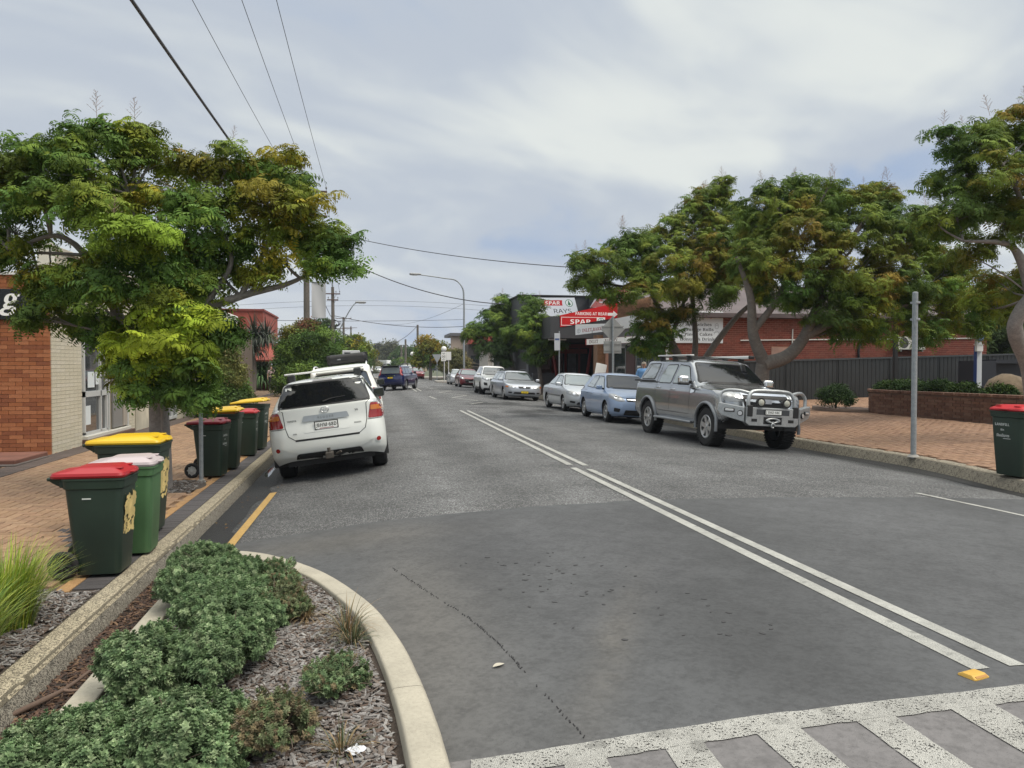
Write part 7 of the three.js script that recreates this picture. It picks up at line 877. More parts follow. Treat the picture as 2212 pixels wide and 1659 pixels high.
const HATCH = { W: 1.76, wb: 2.6, nz: 2.1, tz: -2.1, clear: 0.2, hoodEdge: 0.78, cowl: [1.12, 1.0], wsTop: [0.22, 1.4], rTop: [-1.55, 1.4], rBase: [-1.98, 0.98], belt: 0.94, wBelt: 0.8, wRoof: 0.58, roofY: 1.5, wheelR: 0.315, tyreW: 0.205, arch: 0.355, spokes: 7, spokeW: 0.05 };
const SEDAN = { W: 1.7, wb: 2.6, nz: 2.13, tz: -2.3, clear: 0.2, hoodEdge: 0.76, cowl: [1.15, 0.98], wsTop: [0.3, 1.37], rTop: [-0.95, 1.36], rBase: [-1.62, 1.0], deck: [-2.2, 0.98], belt: 0.92, wBelt: 0.78, wRoof: 0.55, roofY: 1.46, wheelR: 0.3, tyreW: 0.195, arch: 0.34, spokes: 6, spokeW: 0.05 };
const sideHatch = [[[0.78, 1.0], [0.16, 1.34], [-0.28, 1.37], [-0.3, 1.0]], [[-0.38, 1.0], [-0.36, 1.37], [-0.95, 1.35], [-1.22, 1.03]]], scrH = [[-0.7, 1.03], [-0.52, 1.39], [0.52, 1.39], [0.7, 1.03]];
faceCar({ p: HATCH, name: 'pale_blue_hatchback', label: 'pale blue hatchback parked directly behind the silver utility', x: 7.85, z: -23.4, yaw: -0.03, paint: paint([0.27, 0.36, 0.53], 0.25, 0.3), windows: sideHatch, screen: scrH, glass: G_DARK, side: G_SIDE, head: [[[0.46, 0.66], [0.56, 0.78], [0.72, 0.86], [0.86, 0.86], [0.87, 0.74], [0.68, 0.65]]], inner: [[0.6, 0.72, 0.04, CLR], [0.72, 0.77, 0.045, M.chrome]], plate: ['BLX·42', 'f', 0, 0.5, 0.37, 0.105, '#d9dbd8', '#2a2a2a'], front: [['grille', [[-0.42, 0.66], [-0.44, 0.755], [0.44, 0.755], [0.42, 0.66]], M.black], ['grille_bar', [[-0.41, 0.7], [-0.41, 0.72], [0.41, 0.72], [0.41, 0.7]], M.chrome, 0.018], ['air_intake', [[-0.5, 0.26], [-0.46, 0.41], [0.46, 0.41], [0.5, 0.26]], M.black], ['fog_recess', [[0.62, 0.34], [0.6, 0.44], [0.76, 0.46], [0.76, 0.35]], M.black], ['fog_recess', [[-0.62, 0.34], [-0.6, 0.44], [-0.76, 0.46], [-0.76, 0.35]], M.black]], tail: [[[0.62, 0.85], [0.62, 1.02], [0.84, 1.0], [0.84, 0.85]]] });
faceCar({ p: SEDAN, name: 'silver_sedan', label: 'small silver sedan with pale windscreen behind the pale blue hatchback', x: 7.98, z: -29.3, paint: paint([0.5, 0.53, 0.56], 0.4, 0.34), windows: [[[0.8, 0.98], [0.24, 1.3], [-0.24, 1.33], [-0.26, 0.98]], [[-0.34, 0.98], [-0.32, 1.33], [-0.72, 1.31], [-1.15, 1.0]]], screen: [[-0.68, 1.0], [-0.5, 1.355], [0.5, 1.355], [0.68, 1.0]], glass: G_PALE, side: G_SIDE, head: [[[0.42, 0.6], [0.5, 0.73], [0.68, 0.79], [0.83, 0.76], [0.83, 0.65], [0.6, 0.59]]], inner: [[0.6, 0.68, 0.045, M.chrome], [0.72, 0.7, 0.035, CLR]], plate: ['AX·86', 'f', 0, 0.42, 0.37, 0.105, '#e2bd25', '#222'], front: [['grille', [[-0.28, 0.6], [-0.36, 0.72], [0.36, 0.72], [0.28, 0.6]], M.black], ['air_intake', [[-0.5, 0.29], [-0.44, 0.38], [0.44, 0.38], [0.5, 0.29]], M.black], ['fog_recess', [[0.56, 0.33], [0.54, 0.4], [0.72, 0.42], [0.72, 0.35]], M.black], ['fog_recess', [[-0.56, 0.33], [-0.54, 0.4], [-0.72, 0.42], [-0.72, 0.35]], M.black]], extra: (c, t) => { for (const s of ['s+', 's-']) c.dec('side_moulding', ribbon([[1.0, 0.56], [-1.0, 0.56]], 0.045), s, mat([0.1, 0.105, 0.11], 0.5), 0.012); } });
faceCar({ p: { ...SEDAN, W: 1.83, wb: 2.94, nz: 2.42, tz: -2.6, cowl: [1.28, 0.97], wsTop: [0.42, 1.37], rTop: [-2.1, 1.38], rBase: [-2.45, 0.98], deck: undefined, roofY: 1.47, wBelt: 0.84, wRoof: 0.6, hoodEdge: 0.74, wheelR: 0.32, arch: 0.36, tyreW: 0.21 }, name: 'silver_station_wagon', label: 'long silver station wagon with yellow plate in front of the street tree', category: 'station wagon', x: 7.42, z: -39.0, yaw: 0.015, paint: paint([0.42, 0.45, 0.5], 0.45, 0.34), windows: [[[0.88, 0.98], [0.36, 1.3], [-0.2, 1.33], [-0.22, 0.98]], [[-0.3, 0.98], [-0.28, 1.33], [-1.0, 1.33], [-1.1, 0.98]], [[-1.2, 0.98], [-1.1, 1.33], [-1.95, 1.31], [-2.15, 1.0]]], screen: [[-0.74, 1.0], [-0.54, 1.36], [0.54, 1.36], [0.74, 1.0]], glass: G_MID, side: G_SIDE, head: [[[0.42, 0.6], [0.44, 0.7], [0.7, 0.74], [0.9, 0.72], [0.9, 0.62], [0.6, 0.585]]], inner: [[0.55, 0.65, 0.04, M.chrome], [0.7, 0.665, 0.035, CLR]], indic: [[0.78, 0.63], [0.78, 0.71], [0.89, 0.71], [0.89, 0.63]], plate: ['ZEF·484', 'f', 0, 0.42, 0.38, 0.115, '#e4c81e', '#222'], front: [['grille', [[-0.27, 0.6], [-0.33, 0.69], [0.33, 0.69], [0.27, 0.6]], M.black], ['emblem', [[-0.05, 0.62], [-0.05, 0.67], [0.05, 0.67], [0.05, 0.62]], M.chrome, 0.02], ['air_intake', [[-0.55, 0.33], [-0.5, 0.42], [0.5, 0.42], [0.55, 0.33]], M.black], ['fog_recess', [[0.62, 0.35], [0.6, 0.42], [0.78, 0.43], [0.78, 0.36]], M.black], ['fog_recess', [[-0.62, 0.35], [-0.6, 0.42], [-0.78, 0.43], [-0.78, 0.36]], M.black]], extra: (c, t) => { for (const s of [-1, 1]) new MB().tube([[s * 0.58, 1.45, 0.0], [s * 0.6, 1.51, -0.3], [s * 0.6, 1.51, -1.7], [s * 0.58, 1.45, -1.95]], 0.018, 6, 14).build('roof_rail', M.darkMetal, t); for (const s of ['s+', 's-']) c.dec('side_moulding', ribbon([[1.1, 0.56], [-1.1, 0.56]], 0.04), s, mat([0.22, 0.235, 0.26], 0.4), 0.012); } });
faceCar({ p: { ...HATCH, W: 1.85, wb: 2.71, nz: 2.25, tz: -2.35, clear: 0.28, hoodEdge: 0.98, cowl: [1.2, 1.15], wsTop: [0.35, 1.6], rTop: [-1.95, 1.58], rBase: [-2.25, 1.15], belt: 1.1, wBelt: 0.84, wRoof: 0.63, roofY: 1.71, wheelR: 0.36, tyreW: 0.235, arch: 0.42, steer: -0.42 }, name: 'white_crossover', label: 'white crossover with turned front wheels behind the silver station wagon', category: 'suv', x: 7.38, z: -46.1, yaw: -0.02, paint: paint([0.76, 0.77, 0.77], 0, 0.34), windows: [[[0.82, 1.16], [0.3, 1.52], [-0.26, 1.55], [-0.28, 1.16]], [[-0.36, 1.16], [-0.34, 1.55], [-1.05, 1.54], [-1.25, 1.18]]], screen: [[-0.72, 1.18], [-0.56, 1.58], [0.56, 1.58], [0.72, 1.18]], glass: G_MID, head: [[[0.48, 0.84], [0.56, 0.98], [0.88, 1.06], [0.9, 0.93], [0.7, 0.84]]], inner: [[0.62, 0.91, 0.045, M.chrome], [0.75, 0.95, 0.04, CLR]], front: [['grille', [[-0.42, 0.75], [-0.45, 0.95], [0.45, 0.95], [0.42, 0.75]], M.black], ['air_intake', [[-0.5, 0.42], [-0.46, 0.58], [0.46, 0.58], [0.5, 0.42]], M.black], ['fog_recess', [[0.58, 0.54], [0.6, 0.7], [0.8, 0.72], [0.76, 0.55]], M.black], ['fog_recess', [[-0.58, 0.54], [-0.6, 0.7], [-0.8, 0.72], [-0.76, 0.55]], M.black]], extra: (c, t) => { for (const s of ['s+', 's-']) c.dec('sill_cladding', ribbon([[0.85, 0.36], [-0.85, 0.36]], 0.14), s, M.darkMetal, 0.01); c.dec('skid_plate', roundPoly([[-0.8, 0.29], [-0.75, 0.4], [0.75, 0.4], [0.8, 0.29]], 0.02), 'f', M.darkMetal, 0.012); } });
faceCar({ p: { ...HATCH }, name: 'red_hatchback', label: 'dark red hatchback parked between the white crossover and a silver sedan', x: 7.95, z: -62.3, paint: paint([0.17, 0.012, 0.02], 0.25, 0.3), windows: sideHatch, screen: scrH, glass: G_PALE, head: [[[0.5, 0.66], [0.58, 0.76], [0.78, 0.86], [0.87, 0.84], [0.84, 0.72], [0.7, 0.66]]], inner: [[0.66, 0.74, 0.045, M.chrome]], front: [['grille', [[-0.4, 0.4], [-0.5, 0.66], [0.5, 0.66], [0.4, 0.4]], M.black], ['grille_bar', [[-0.42, 0.58], [-0.42, 0.6], [0.42, 0.6], [0.42, 0.58]], M.chrome, 0.016], ['air_intake', [[-0.6, 0.25], [-0.55, 0.34], [0.55, 0.34], [0.6, 0.25]], M.black]], plate: ['DGH·08', 'f', 0, 0.47, 0.37, 0.105, '#d9dbd8', '#2a2a2a'] });
faceCar({ p: { ...SEDAN }, name: 'silver_sedan', label: 'silver sedan at the far end of the parked row beside the white sign', x: 8.15, z: -71.2, paint: paint([0.55, 0.57, 0.6], 0.35, 0.34), windows: [[[0.8, 0.98], [0.24, 1.3], [-0.24, 1.33], [-0.26, 0.98]], [[-0.34, 0.98], [-0.32, 1.33], [-0.72, 1.31], [-1.15, 1.0]]], screen: [[-0.68, 1.0], [-0.5, 1.355], [0.5, 1.355], [0.68, 1.0]], glass: G_PALE, head: [[[0.42, 0.6], [0.44, 0.71], [0.82, 0.74], [0.83, 0.64], [0.6, 0.59]]], front: [['grille', [[-0.36, 0.6], [-0.38, 0.7], [0.38, 0.7], [0.36, 0.6]], M.darkMetal], ['air_intake', [[-0.5, 0.29], [-0.44, 0.38], [0.44, 0.38], [0.5, 0.29]], M.black]] });
const FAR = 'cars parked beyond the far intersection';
faceCar({ p: { ...HATCH }, name: 'red_hatchback', label: 'bright red small car parked beyond the far intersection', x: 6.2, z: -100, group: FAR, paint: paint([0.24, 0.02, 0.025], 0.1, 0.3), windows: sideHatch, screen: scrH, glass: G_PALE, head: [[[0.5, 0.66], [0.58, 0.76], [0.78, 0.8], [0.84, 0.7]]], front: [['grille', [[-0.4, 0.62], [-0.42, 0.72], [0.42, 0.72], [0.4, 0.62]], M.black], ['air_intake', [[-0.6, 0.25], [-0.55, 0.34], [0.55, 0.34], [0.6, 0.25]], M.black]] });
faceCar({ p: { ...SEDAN }, name: 'silver_sedan', label: 'silver car parked behind the bright red small car', x: 6.0, z: -108, group: FAR, paint: paint([0.5, 0.52, 0.55], 0.35, 0.34), windows: sideHatch.slice(0, 1), screen: [[-0.68, 1.0], [-0.5, 1.355], [0.5, 1.355], [0.68, 1.0]], glass: G_MID, head: [[[0.42, 0.6], [0.44, 0.71], [0.82, 0.74], [0.83, 0.64]]], front: [['grille', [[-0.36, 0.6], [-0.38, 0.7], [0.38, 0.7], [0.36, 0.6]], M.darkMetal]] });
faceCar({ p: { ...HATCH, W: 1.85, wb: 2.75, nz: 2.25, tz: -2.35, clear: 0.28, hoodEdge: 1.0, cowl: [1.1, 1.18], wsTop: [0.35, 1.68], rTop: [-2.1, 1.66], rBase: [-2.25, 1.18], belt: 1.12, wBelt: 0.85, wRoof: 0.68, roofY: 1.78, wheelR: 0.37, arch: 0.43 }, name: 'white_suv', label: 'white suv with roof rack parked furthest along on the right', category: 'suv', x: 5.6, z: -116, group: FAR, paint: paint([0.7, 0.71, 0.7], 0, 0.34), windows: [[[0.8, 1.2], [0.3, 1.6], [-0.3, 1.62], [-0.3, 1.2]]], screen: [[-0.72, 1.22], [-0.58, 1.66], [0.58, 1.66], [0.72, 1.22]], glass: G_MID, head: [[[0.5, 0.9], [0.5, 1.02], [0.86, 1.06], [0.88, 0.92]]], front: [['grille', [[-0.42, 0.85], [-0.42, 1.0], [0.42, 1.0], [0.42, 0.85]], M.black]], extra: (c, t) => { new MB().box(-0.65, 1.86, -1.2, 0.65, 1.95, 0.1, 0.03).build('roof_rack', M.white, t); } });
{ // distant traffic
  const p = { ...HATCH, W: 1.7, wb: 2.7, nz: 2.1, tz: -2.2, hoodEdge: 1.1, cowl: [1.5, 1.2], wsTop: [0.9, 1.75], rTop: [-2.1, 1.75], rBase: [-2.18, 1.15], belt: 1.1, wBelt: 0.82, wRoof: 0.72, roofY: 1.86 };
  const c = new Car(p, 'white_van', 'white van driving away far down the street', [atZ(797, 790, 168).x, 0.2, -168], Math.PI, 0, paint([0.7, 0.72, 0.72], 0, 0.4), null, 'van'); c.glass([], [[[[-0.6, 1.2], [-0.6, 1.65], [0.6, 1.65], [0.6, 1.2]], 'r', 'rear_window']], G_MID); c.lamps([[[0.68, 0.8], [0.68, 1.1], [0.82, 1.1], [0.82, 0.8]]], 'r', REDL); c.dec('bumper', roundPoly([[-0.8, 0.3], [-0.8, 0.55], [0.8, 0.55], [0.8, 0.3]], 0.04), 'r', M.darkMetal, 0.02);
  faceCar({ p: { ...HATCH }, name: 'white_hatchback', label: 'small white car coming up the street in the distance', x: atZ(817, 795, 185).x, z: -185, group: null, paint: paint([0.7, 0.71, 0.7], 0, 0.4), windows: sideHatch, screen: scrH, glass: G_MID, head: [[[0.5, 0.66], [0.58, 0.76], [0.78, 0.82], [0.84, 0.7]]], front: [['grille', [[-0.4, 0.55], [-0.42, 0.7], [0.42, 0.7], [0.4, 0.55]], M.black]] });
  const P = atZ(839, 790, 190), t = thing('white_truck', 'white truck with box body turning in the distance', 'truck', [P.x, 0.1, -190], 0.5); new MB().box(-1.1, 0.9, -3.2, 1.1, 3.1, 1.0, 0.05).build('box_body', mat([0.66, 0.67, 0.67], 0.5), t); new MB().box(-1.0, 0.6, 1.05, 1.0, 2.5, 2.8, 0.2).build('cab', paint([0.7, 0.71, 0.71]), t); new MB().box(-0.85, 1.5, 2.78, 0.85, 2.2, 2.83, 0.05).build('windscreen', G_DARK, t); for (const s of [-1, 1]) { new MB().box(s * 0.99, 1.5, 1.6, s * 1.02, 2.2, 2.5, 0.01).build('side_window', G_DARK, t); for (const z of [1.9, -1.9]) new MB().cyl([s * 0.75, 0.48, z], [s * 1.05, 0.48, z], 0.48, 0.48, 20).build('wheel', M.rubber, t); }
}
// ---------- wheelie bins ----------
function rrect(w, d, r, n = 5) { const out = []; for (const [sx, sz, a0] of [[1, 1, 0], [-1, 1, 1], [-1, -1, 2], [1, -1, 3]]) for (let i = 0; i <= n; i++) { const a = (a0 + i / n) * Math.PI / 2; out.push([sx * (w / 2 - r) + r * Math.cos(a), sz * (d / 2 - r) + r * Math.sin(a)]); } return out; }
function loft(sec, capT = true, capB = true) { const rings = sec.map(([y, w, d, r, dz = 0, tilt = 0]) => rrect(w, d, r).map(([x, z]) => [x, y + tilt * z, z + dz])), n = rings[0].length, pos = [], idx = []; for (const R of rings) for (const p of R) pos.push(...p); for (let j = 0; j < rings.length - 1; j++) for (let i = 0; i < n; i++) { const a = j * n + i, b = j * n + (i + 1) % n; idx.push(a, a + n, b, b, a + n, b + n); } if (capT) { const o = (rings.length - 1) * n; for (let i = 1; i < n - 1; i++) idx.push(o, o + i + 1, o + i); } if (capB) for (let i = 1; i < n - 1; i++) idx.push(0, i, i + 1); const g = new THREE.BufferGeometry(); g.setAttribute('position', new THREE.Float32BufferAttribute(pos, 3)); g.setIndex(idx); return uvMetres(toCreasedNormals(g, 0.6)); }
const stickerTex = (seed) => canvasTex(128, 320, (x, W, H) => { const r = R32(seed), im = x.createImageData(W, H); for (let j = 0; j < H; j++) for (let i = 0; i < W; i++) { const k = (j * W + i) * 4, u = i / W, v = j / H, e = Math.min(u, 1 - u, v * 0.8, (1 - v) * 0.8), n = fbm3(u * 9, v * 20 + seed, 3, 4), on = n > 0.36 + 0.5 * step(0.16, 0.0, e) + 0.22 * step(0.4, 0.95, v) * (1 - u); const b = 0.8 + 0.4 * fbm3(u * 4, v * 6, 9, 3); im.data[k] = 205 * b; im.data[k + 1] = 182 * b; im.data[k + 2] = 120 * b; im.data[k + 3] = on ? 255 : 0; } x.putImageData(im, 0, 0); });
function bin(label, x, z, yaw, big, bodyC, lidC, o = {}) {
  const y = o.y ?? leftY(x), t = thing('wheelie_bin', label, 'bin', [x, y, z], yaw, o.group || 'wheelie bins waiting on the left footpath'), H = big ? 0.97 : 0.85, w = big ? 0.57 : 0.47, d = big ? 0.62 : 0.47, bm = mat(bodyC, 0.5, { map: rep(TX.blotch, 0.8), bump: rep(TX.grainB, 4), bs: 0.0006 }), lm = mat(lidC, 0.38, { bump: rep(TX.grainB, 4), bs: 0.0004 });
  put('bin_body', loft([[0.03, w * 0.78, d * 0.74, 0.05, 0.02], [0.06, w * 0.8, d * 0.76, 0.055, 0.02], [H * 0.5, w * 0.89, d * 0.88, 0.06, 0.01], [H - 0.1, w * 0.955, d * 0.965, 0.06], [H - 0.095, w * 0.955, d * 0.965, 0.06], [H - 0.085, w * 1.0, d * 1.02, 0.06], [H - 0.02, w * 1.02, d * 1.04, 0.06], [H - 0.015, w * 1.05, d * 1.07, 0.06], [H, w * 1.05, d * 1.07, 0.06]]), bm, t);
  new MB().box(-w * 0.42, H - 0.02, -d * 0.5 - 0.13, w * 0.42, H + 0.012, -d * 0.5 + 0.02, 0.012).box(-w * 0.44, H - 0.075, -d * 0.5 - 0.03, -w * 0.34, H - 0.01, -d * 0.5 + 0.03, 0.01).box(w * 0.34, H - 0.075, -d * 0.5 - 0.03, w * 0.44, H - 0.01, -d * 0.5 + 0.03, 0.01).build('handle_frame', bm, t);
  for (const s of [-1, 1]) put('hinge_ear', loft([[0, 0.025, 0.05, 0.01, 0.06], [0.05, 0.025, 0.12, 0.012, 0.0], [0.09, 0.025, 0.16, 0.012, -0.03]]).translate(s * w * 0.36, H - 0.09, -d * 0.5 - 0.03), bm, t);
  const ld = new THREE.Group(); ld.name = 'lid'; ld.position.set(0, H + 0.004, -d * 0.5 - 0.07); ld.rotation.x = -(o.open || 0); t.add(ld); const dz = d * 0.5 + 0.07;
  put('lid_shell', loft([[0, w * 1.0, d * 1.0 + 0.1, 0.05, dz - 0.04], [0.018, w * 1.03, d * 1.03 + 0.1, 0.055, dz - 0.04], [0.04, w * 1.0, d * 1.0 + 0.1, 0.055, dz - 0.04, 0.0], [0.062, w * 0.86, d * 0.84, 0.06, dz, 0.015], [0.07, w * 0.82, d * 0.78, 0.06, dz, 0.015], [0.084, w * 0.7, d * 0.66, 0.05, dz, 0.02], [0.086, w * 0.6, d * 0.56, 0.05, dz, 0.02]]), lm, ld);
  new MB().box(-w * 0.36, 0.066, dz + d * 0.24, -w * 0.2, 0.08, dz + d * 0.45, 0.006).box(w * 0.2, 0.066, dz + d * 0.24, w * 0.36, 0.08, dz + d * 0.45, 0.006).build('lid_ribs', lm, ld); const hg = new MB(); hg.box(-w * 0.12, 0.02, dz + d * 0.5, w * 0.12, 0.036, dz + d * 0.6, 0.007); hg.build('lid_grip', lm, ld); new MB().cyl([-w * 0.42, 0.012, -0.01], [w * 0.42, 0.012, -0.01], 0.02).build('hinge_pin', lm, ld);
  for (const s of [-1, 1]) { const wg = new THREE.Group(); wg.name = 'wheel'; wg.position.set(s * w * 0.47, 0.122, -d * 0.5); t.add(wg); new MB().add(new THREE.TorusGeometry(0.094, 0.028, 12, 32).rotateY(Math.PI / 2)).build('tyre', M.rubber, wg); const hb = new MB().add(new THREE.CylinderGeometry(0.022, 0.022, 0.05, 14).rotateZ(Math.PI / 2)).add(new THREE.CylinderGeometry(0.076, 0.076, 0.012, 24).rotateZ(Math.PI / 2)); for (let i = 0; i < 8; i++) hb.add(new THREE.BoxGeometry(0.04, 0.075, 0.01).translate(0, 0.04, 0).rotateX(i * 0.785)); hb.build('hub', o.hub || mat([0.025, 0.025, 0.027], 0.5), wg); }
  new MB().cyl([-w * 0.46, 0.122, -d * 0.5], [w * 0.46, 0.122, -d * 0.5], 0.012).build('axle', M.steel, t);
  const face = (nm, tex, w2, h2, px, py, rough = 0.6, side) => { const m = mat(0xffffff, rough, { map: tex }); m.transparent = true; m.alphaTest = 0.5; const q = put(nm, new THREE.PlaneGeometry(w2, h2), m, t), k = (0.09 * d) / (H * 0.9); if (side) { q.rotation.order = 'YXZ'; q.rotation.y = side > 0 ? Math.PI / 2 : -Math.PI / 2; q.position.set(side * (w / 2 * (0.8 + 0.155 * (py / (H - 0.1))) + 0.004), py, px); q.rotation.x = 0.05; } else { q.rotation.x = 0.085; q.position.set(px, py, d / 2 * (0.77 + 0.195 * (py / (H - 0.1))) + 0.022 * (1 - py / H) + 0.006); } return q; };
  if (o.sticker) face('faded_sticker', stickerTex(o.sticker), w * 0.8, H * 0.56, 0.0, H * 0.6, 0.7);
  if (o.text) face('stencil', canvasTex(256, 256, (c, W) => { c.clearRect(0, 0, W, W); c.fillStyle = '#c9cdca'; c.textAlign = 'center'; c.font = 'bold 46px sans-serif'; c.fillText('LANDFILL', 128, 62); c.font = 'bold 34px sans-serif'; c.fillText('Bin', 128, 126); c.font = 'italic bold 50px serif'; c.fillText('Shoalhaven', 128, 204, 190); c.fillRect(130, 222, 110, 7); }), w * 0.52, w * 0.52, -w * 0.1, H * 0.7);
  const mk = mat([0.55, 0.57, 0.55], 0.6); for (const s of [1, -1]) { const q = put('maker_mark', new MB().box(-0.035, -0.006, -0.001, 0.035, 0.006, 0.001).geo(), mk, t); q.rotation.y = s * Math.PI / 2; q.position.set(s * (w / 2 * (0.8 + 0.155 * 0.9) + 0.004), H * 0.8, -d * 0.1); } if (o.smudge) face('smudge', canvasTex(128, 48, (c, W, Hh) => { c.clearRect(0, 0, W, Hh); c.fillStyle = '#8d9495'; for (let i = 0; i < 26; i++) { c.beginPath(); c.ellipse(14 + hash3(i, 1, 2) * 100, 12 + hash3(i, 3, 2) * 24, 4 + 9 * hash3(i, 5, 2), 3 + 6 * hash3(i, 6, 2), 0, 0, 7); c.fill(); } }), 0.15, 0.05, d * 0.22, H * 0.83, 0.7, 1);
  return t;
}
const DG = [0.02, 0.04, 0.027], YEL = [0.62, 0.40, 0.012], RED = [0.34, 0.012, 0.018], QT = Math.PI / 2;
bin('nearest dark green bin with bright red lid and peeling beige sticker', -2.28, -7.2, QT, false, DG, RED, { sticker: 3, smudge: 1 });
bin('mid green bin with pale pinkish grey lid behind the nearest bin', -2.24, -7.93, QT + 0.03, false, [0.075, 0.17, 0.07], [0.44, 0.38, 0.39], {});
bin('large dark green bin with yellow lid and peeling beige stripe', -2.47, -8.85, QT, true, DG, YEL, { sticker: 8 });
bin('dark bin with deep red lid and white hubbed wheel beside the grey post', -2.5, -13.15, QT - 0.15, false, DG, [0.2, 0.01, 0.02], { text: 1, open: 0.02, hub: mat([0.5, 0.5, 0.48], 0.5) });
bin('large dark bin with yellow lid propped open on orange rubbish', -2.5, -14.1, QT, true, DG, YEL, { open: 0.05 });
bin('dark bin with red lid between the two yellow lidded bins', -2.42, -16.1, QT, false, DG, RED, { text: 1 });
bin('furthest large bin with yellow lid ajar next to the white suv', -2.45, -17.3, QT - 0.1, true, DG, YEL, { open: 0.09, text: 1 });
{ const og = new MB(); og.box(-2.76, 0.97, -14.33, -2.25, 1.02, -13.86, 0.02); const t = thing('orange_rubbish', 'orange plastic poking out under the propped yellow lid', 'rubbish', [-2.5, 0.97, -14.1]); wb(og, 'plastic', mat([0.5, 0.17, 0.02], 0.5), t); }
bin('large dark bin with red lid and stencilled letters at the right edge', 9.46, -9.72, -QT + 0.05, true, DG, [0.42, 0.014, 0.02], { y: plazaY(9.4), text: 1, group: 'wheelie bin on the right plaza' });
// ---------- poles, lamps, signs ----------
function pipePost(label, x, z, y0, h, r = 0.03, name = 'sign_post') { const t = thing(name, label, 'post', [x, y0, z]); new MB().cyl([0, -0.05, 0], [0, h, 0], r, r, 16).build('pole', M.galv, t); new MB().add(new THREE.SphereGeometry(r * 1.02, 14, 8).scale(1, 0.35, 1).translate(0, h, 0)).build('cap', M.galv, t); new MB().cyl([0, -0.02, 0], [0, 0.02, 0], r * 2.2, r * 1.6, 16).build('footing', mat([0.3, 0.29, 0.27], 0.9), t); return t; }
{
  const z = -12.29, x = 9.68, top = atZ(1972, 632, 12.29).y, t = pipePost('galvanised pole standing alone on the right plaza kerb', x, z, plazaY(x), top - plazaY(x), 0.048), h = top - plazaY(x); const q = new MB().box(-0.011, h - 0.62, -0.19, 0.011, h - 0.02, 0.19, 0.003); const b = put('sign_plate', q.geo().rotateY(-0.64).translate(0.0, 0, 0.0), M.galv, t); new MB().box(-0.04, h - 0.2, -0.08, 0.06, h - 0.16, 0.06, 0.005).build('bracket', M.galv, b); new MB().box(-0.04, h - 0.5, -0.08, 0.06, h - 0.46, 0.06, 0.005).build('bracket', M.galv, b);
  pipePost('thin galvanised sign post beside the deep red lidded bin', -2.56, -12.64, 0.01, 1.75, 0.032);
  const X = 9.7, p = atX(1324, 790, X), y = plazaY(X), tt = pipePost('grey sign post with diamond and square sign backs behind the silver sedan', X, p.z, y, atX(1324, 684, X).y - y, 0.04); const up = (py) => atX(1324, py, X).y - y, sc = Math.abs(up(690) - up(700)) / 10, gm = mat([0.3, 0.31, 0.31], 0.55, { metal: 0.3 });
  const dm = put('diamond_sign', new RoundedBoxGeometry(39 * sc, 39 * sc, 0.02, 2, 0.009).rotateZ(Math.PI / 4).translate(0, up(711), -0.06), gm, tt); new MB().box(-25 * sc, up(706), -0.048, 25 * sc, up(706) + 0.04, -0.03).build('stiffener', gm, dm); const rc = put('advisory_sign', new RoundedBoxGeometry(40 * sc, 27 * sc, 0.02, 2, 0.009).translate(0, up(750), -0.06), gm, tt); for (const k of [743, 757]) new MB().box(-19 * sc, up(k) - 0.02, -0.048, 19 * sc, up(k) + 0.02, -0.03).build('stiffener', gm, rc);
  const q2 = atX(1208, 790, X), t2 = pipePost('small parking sign post near the silver sedan', X, q2.z, y, atX(1208, 716, X).y - y, 0.032), u2 = (py) => atX(1208, py, X).y - y; const ps = put('parking_sign', new RoundedBoxGeometry(0.3, u2(720) - u2(757), 0.02, 2, 0.009).translate(-0.12, (u2(720) + u2(757)) / 2, 0.045), mat([0.5, 0.52, 0.56], 0.5), t2); new MB().box(-0.24, u2(735), 0.056, -0.02, u2(731), 0.06).build('stripe', mat([0.06, 0.1, 0.25], 0.5), ps);
  const fs = thing('folding_sign', 'slanted white board sign standing behind the silver sedan', 'sign', [10.1, plazaY(10), -33]); put('board', new RoundedBoxGeometry(0.5, 1.75, 0.05, 2, 0.02).rotateX(-0.12).rotateZ(-0.22).translate(0, 0.86, 0), M.white, fs);
}
function lampHead(parent, p, dir, s = 1) { const g = new RoundedBoxGeometry(0.26 * s, 0.13 * s, 0.75 * s, 3, 0.06 * s).rotateY(Math.atan2(dir.x, dir.z)); const h = put('lamp_head', g.translate(p.x, p.y, p.z), mat([0.3, 0.31, 0.32], 0.5, { metal: 0.3 }), parent); put('diffuser', new RoundedBoxGeometry(0.2 * s, 0.06 * s, 0.42 * s, 3, 0.03 * s).rotateY(Math.atan2(dir.x, dir.z)).translate(p.x + dir.x * 0.1, p.y - 0.06 * s, p.z + dir.z * 0.1), mat([0.55, 0.56, 0.55], 0.3), h); }
const P1 = [atX(662, 700, -3.9).x, 0, atX(662, 700, -3.9).z], P2z = -84, P2 = [atZ(719, 700, 84).x, 0, P2z], P3 = [atZ(742, 700, 150).x, 0, -150];
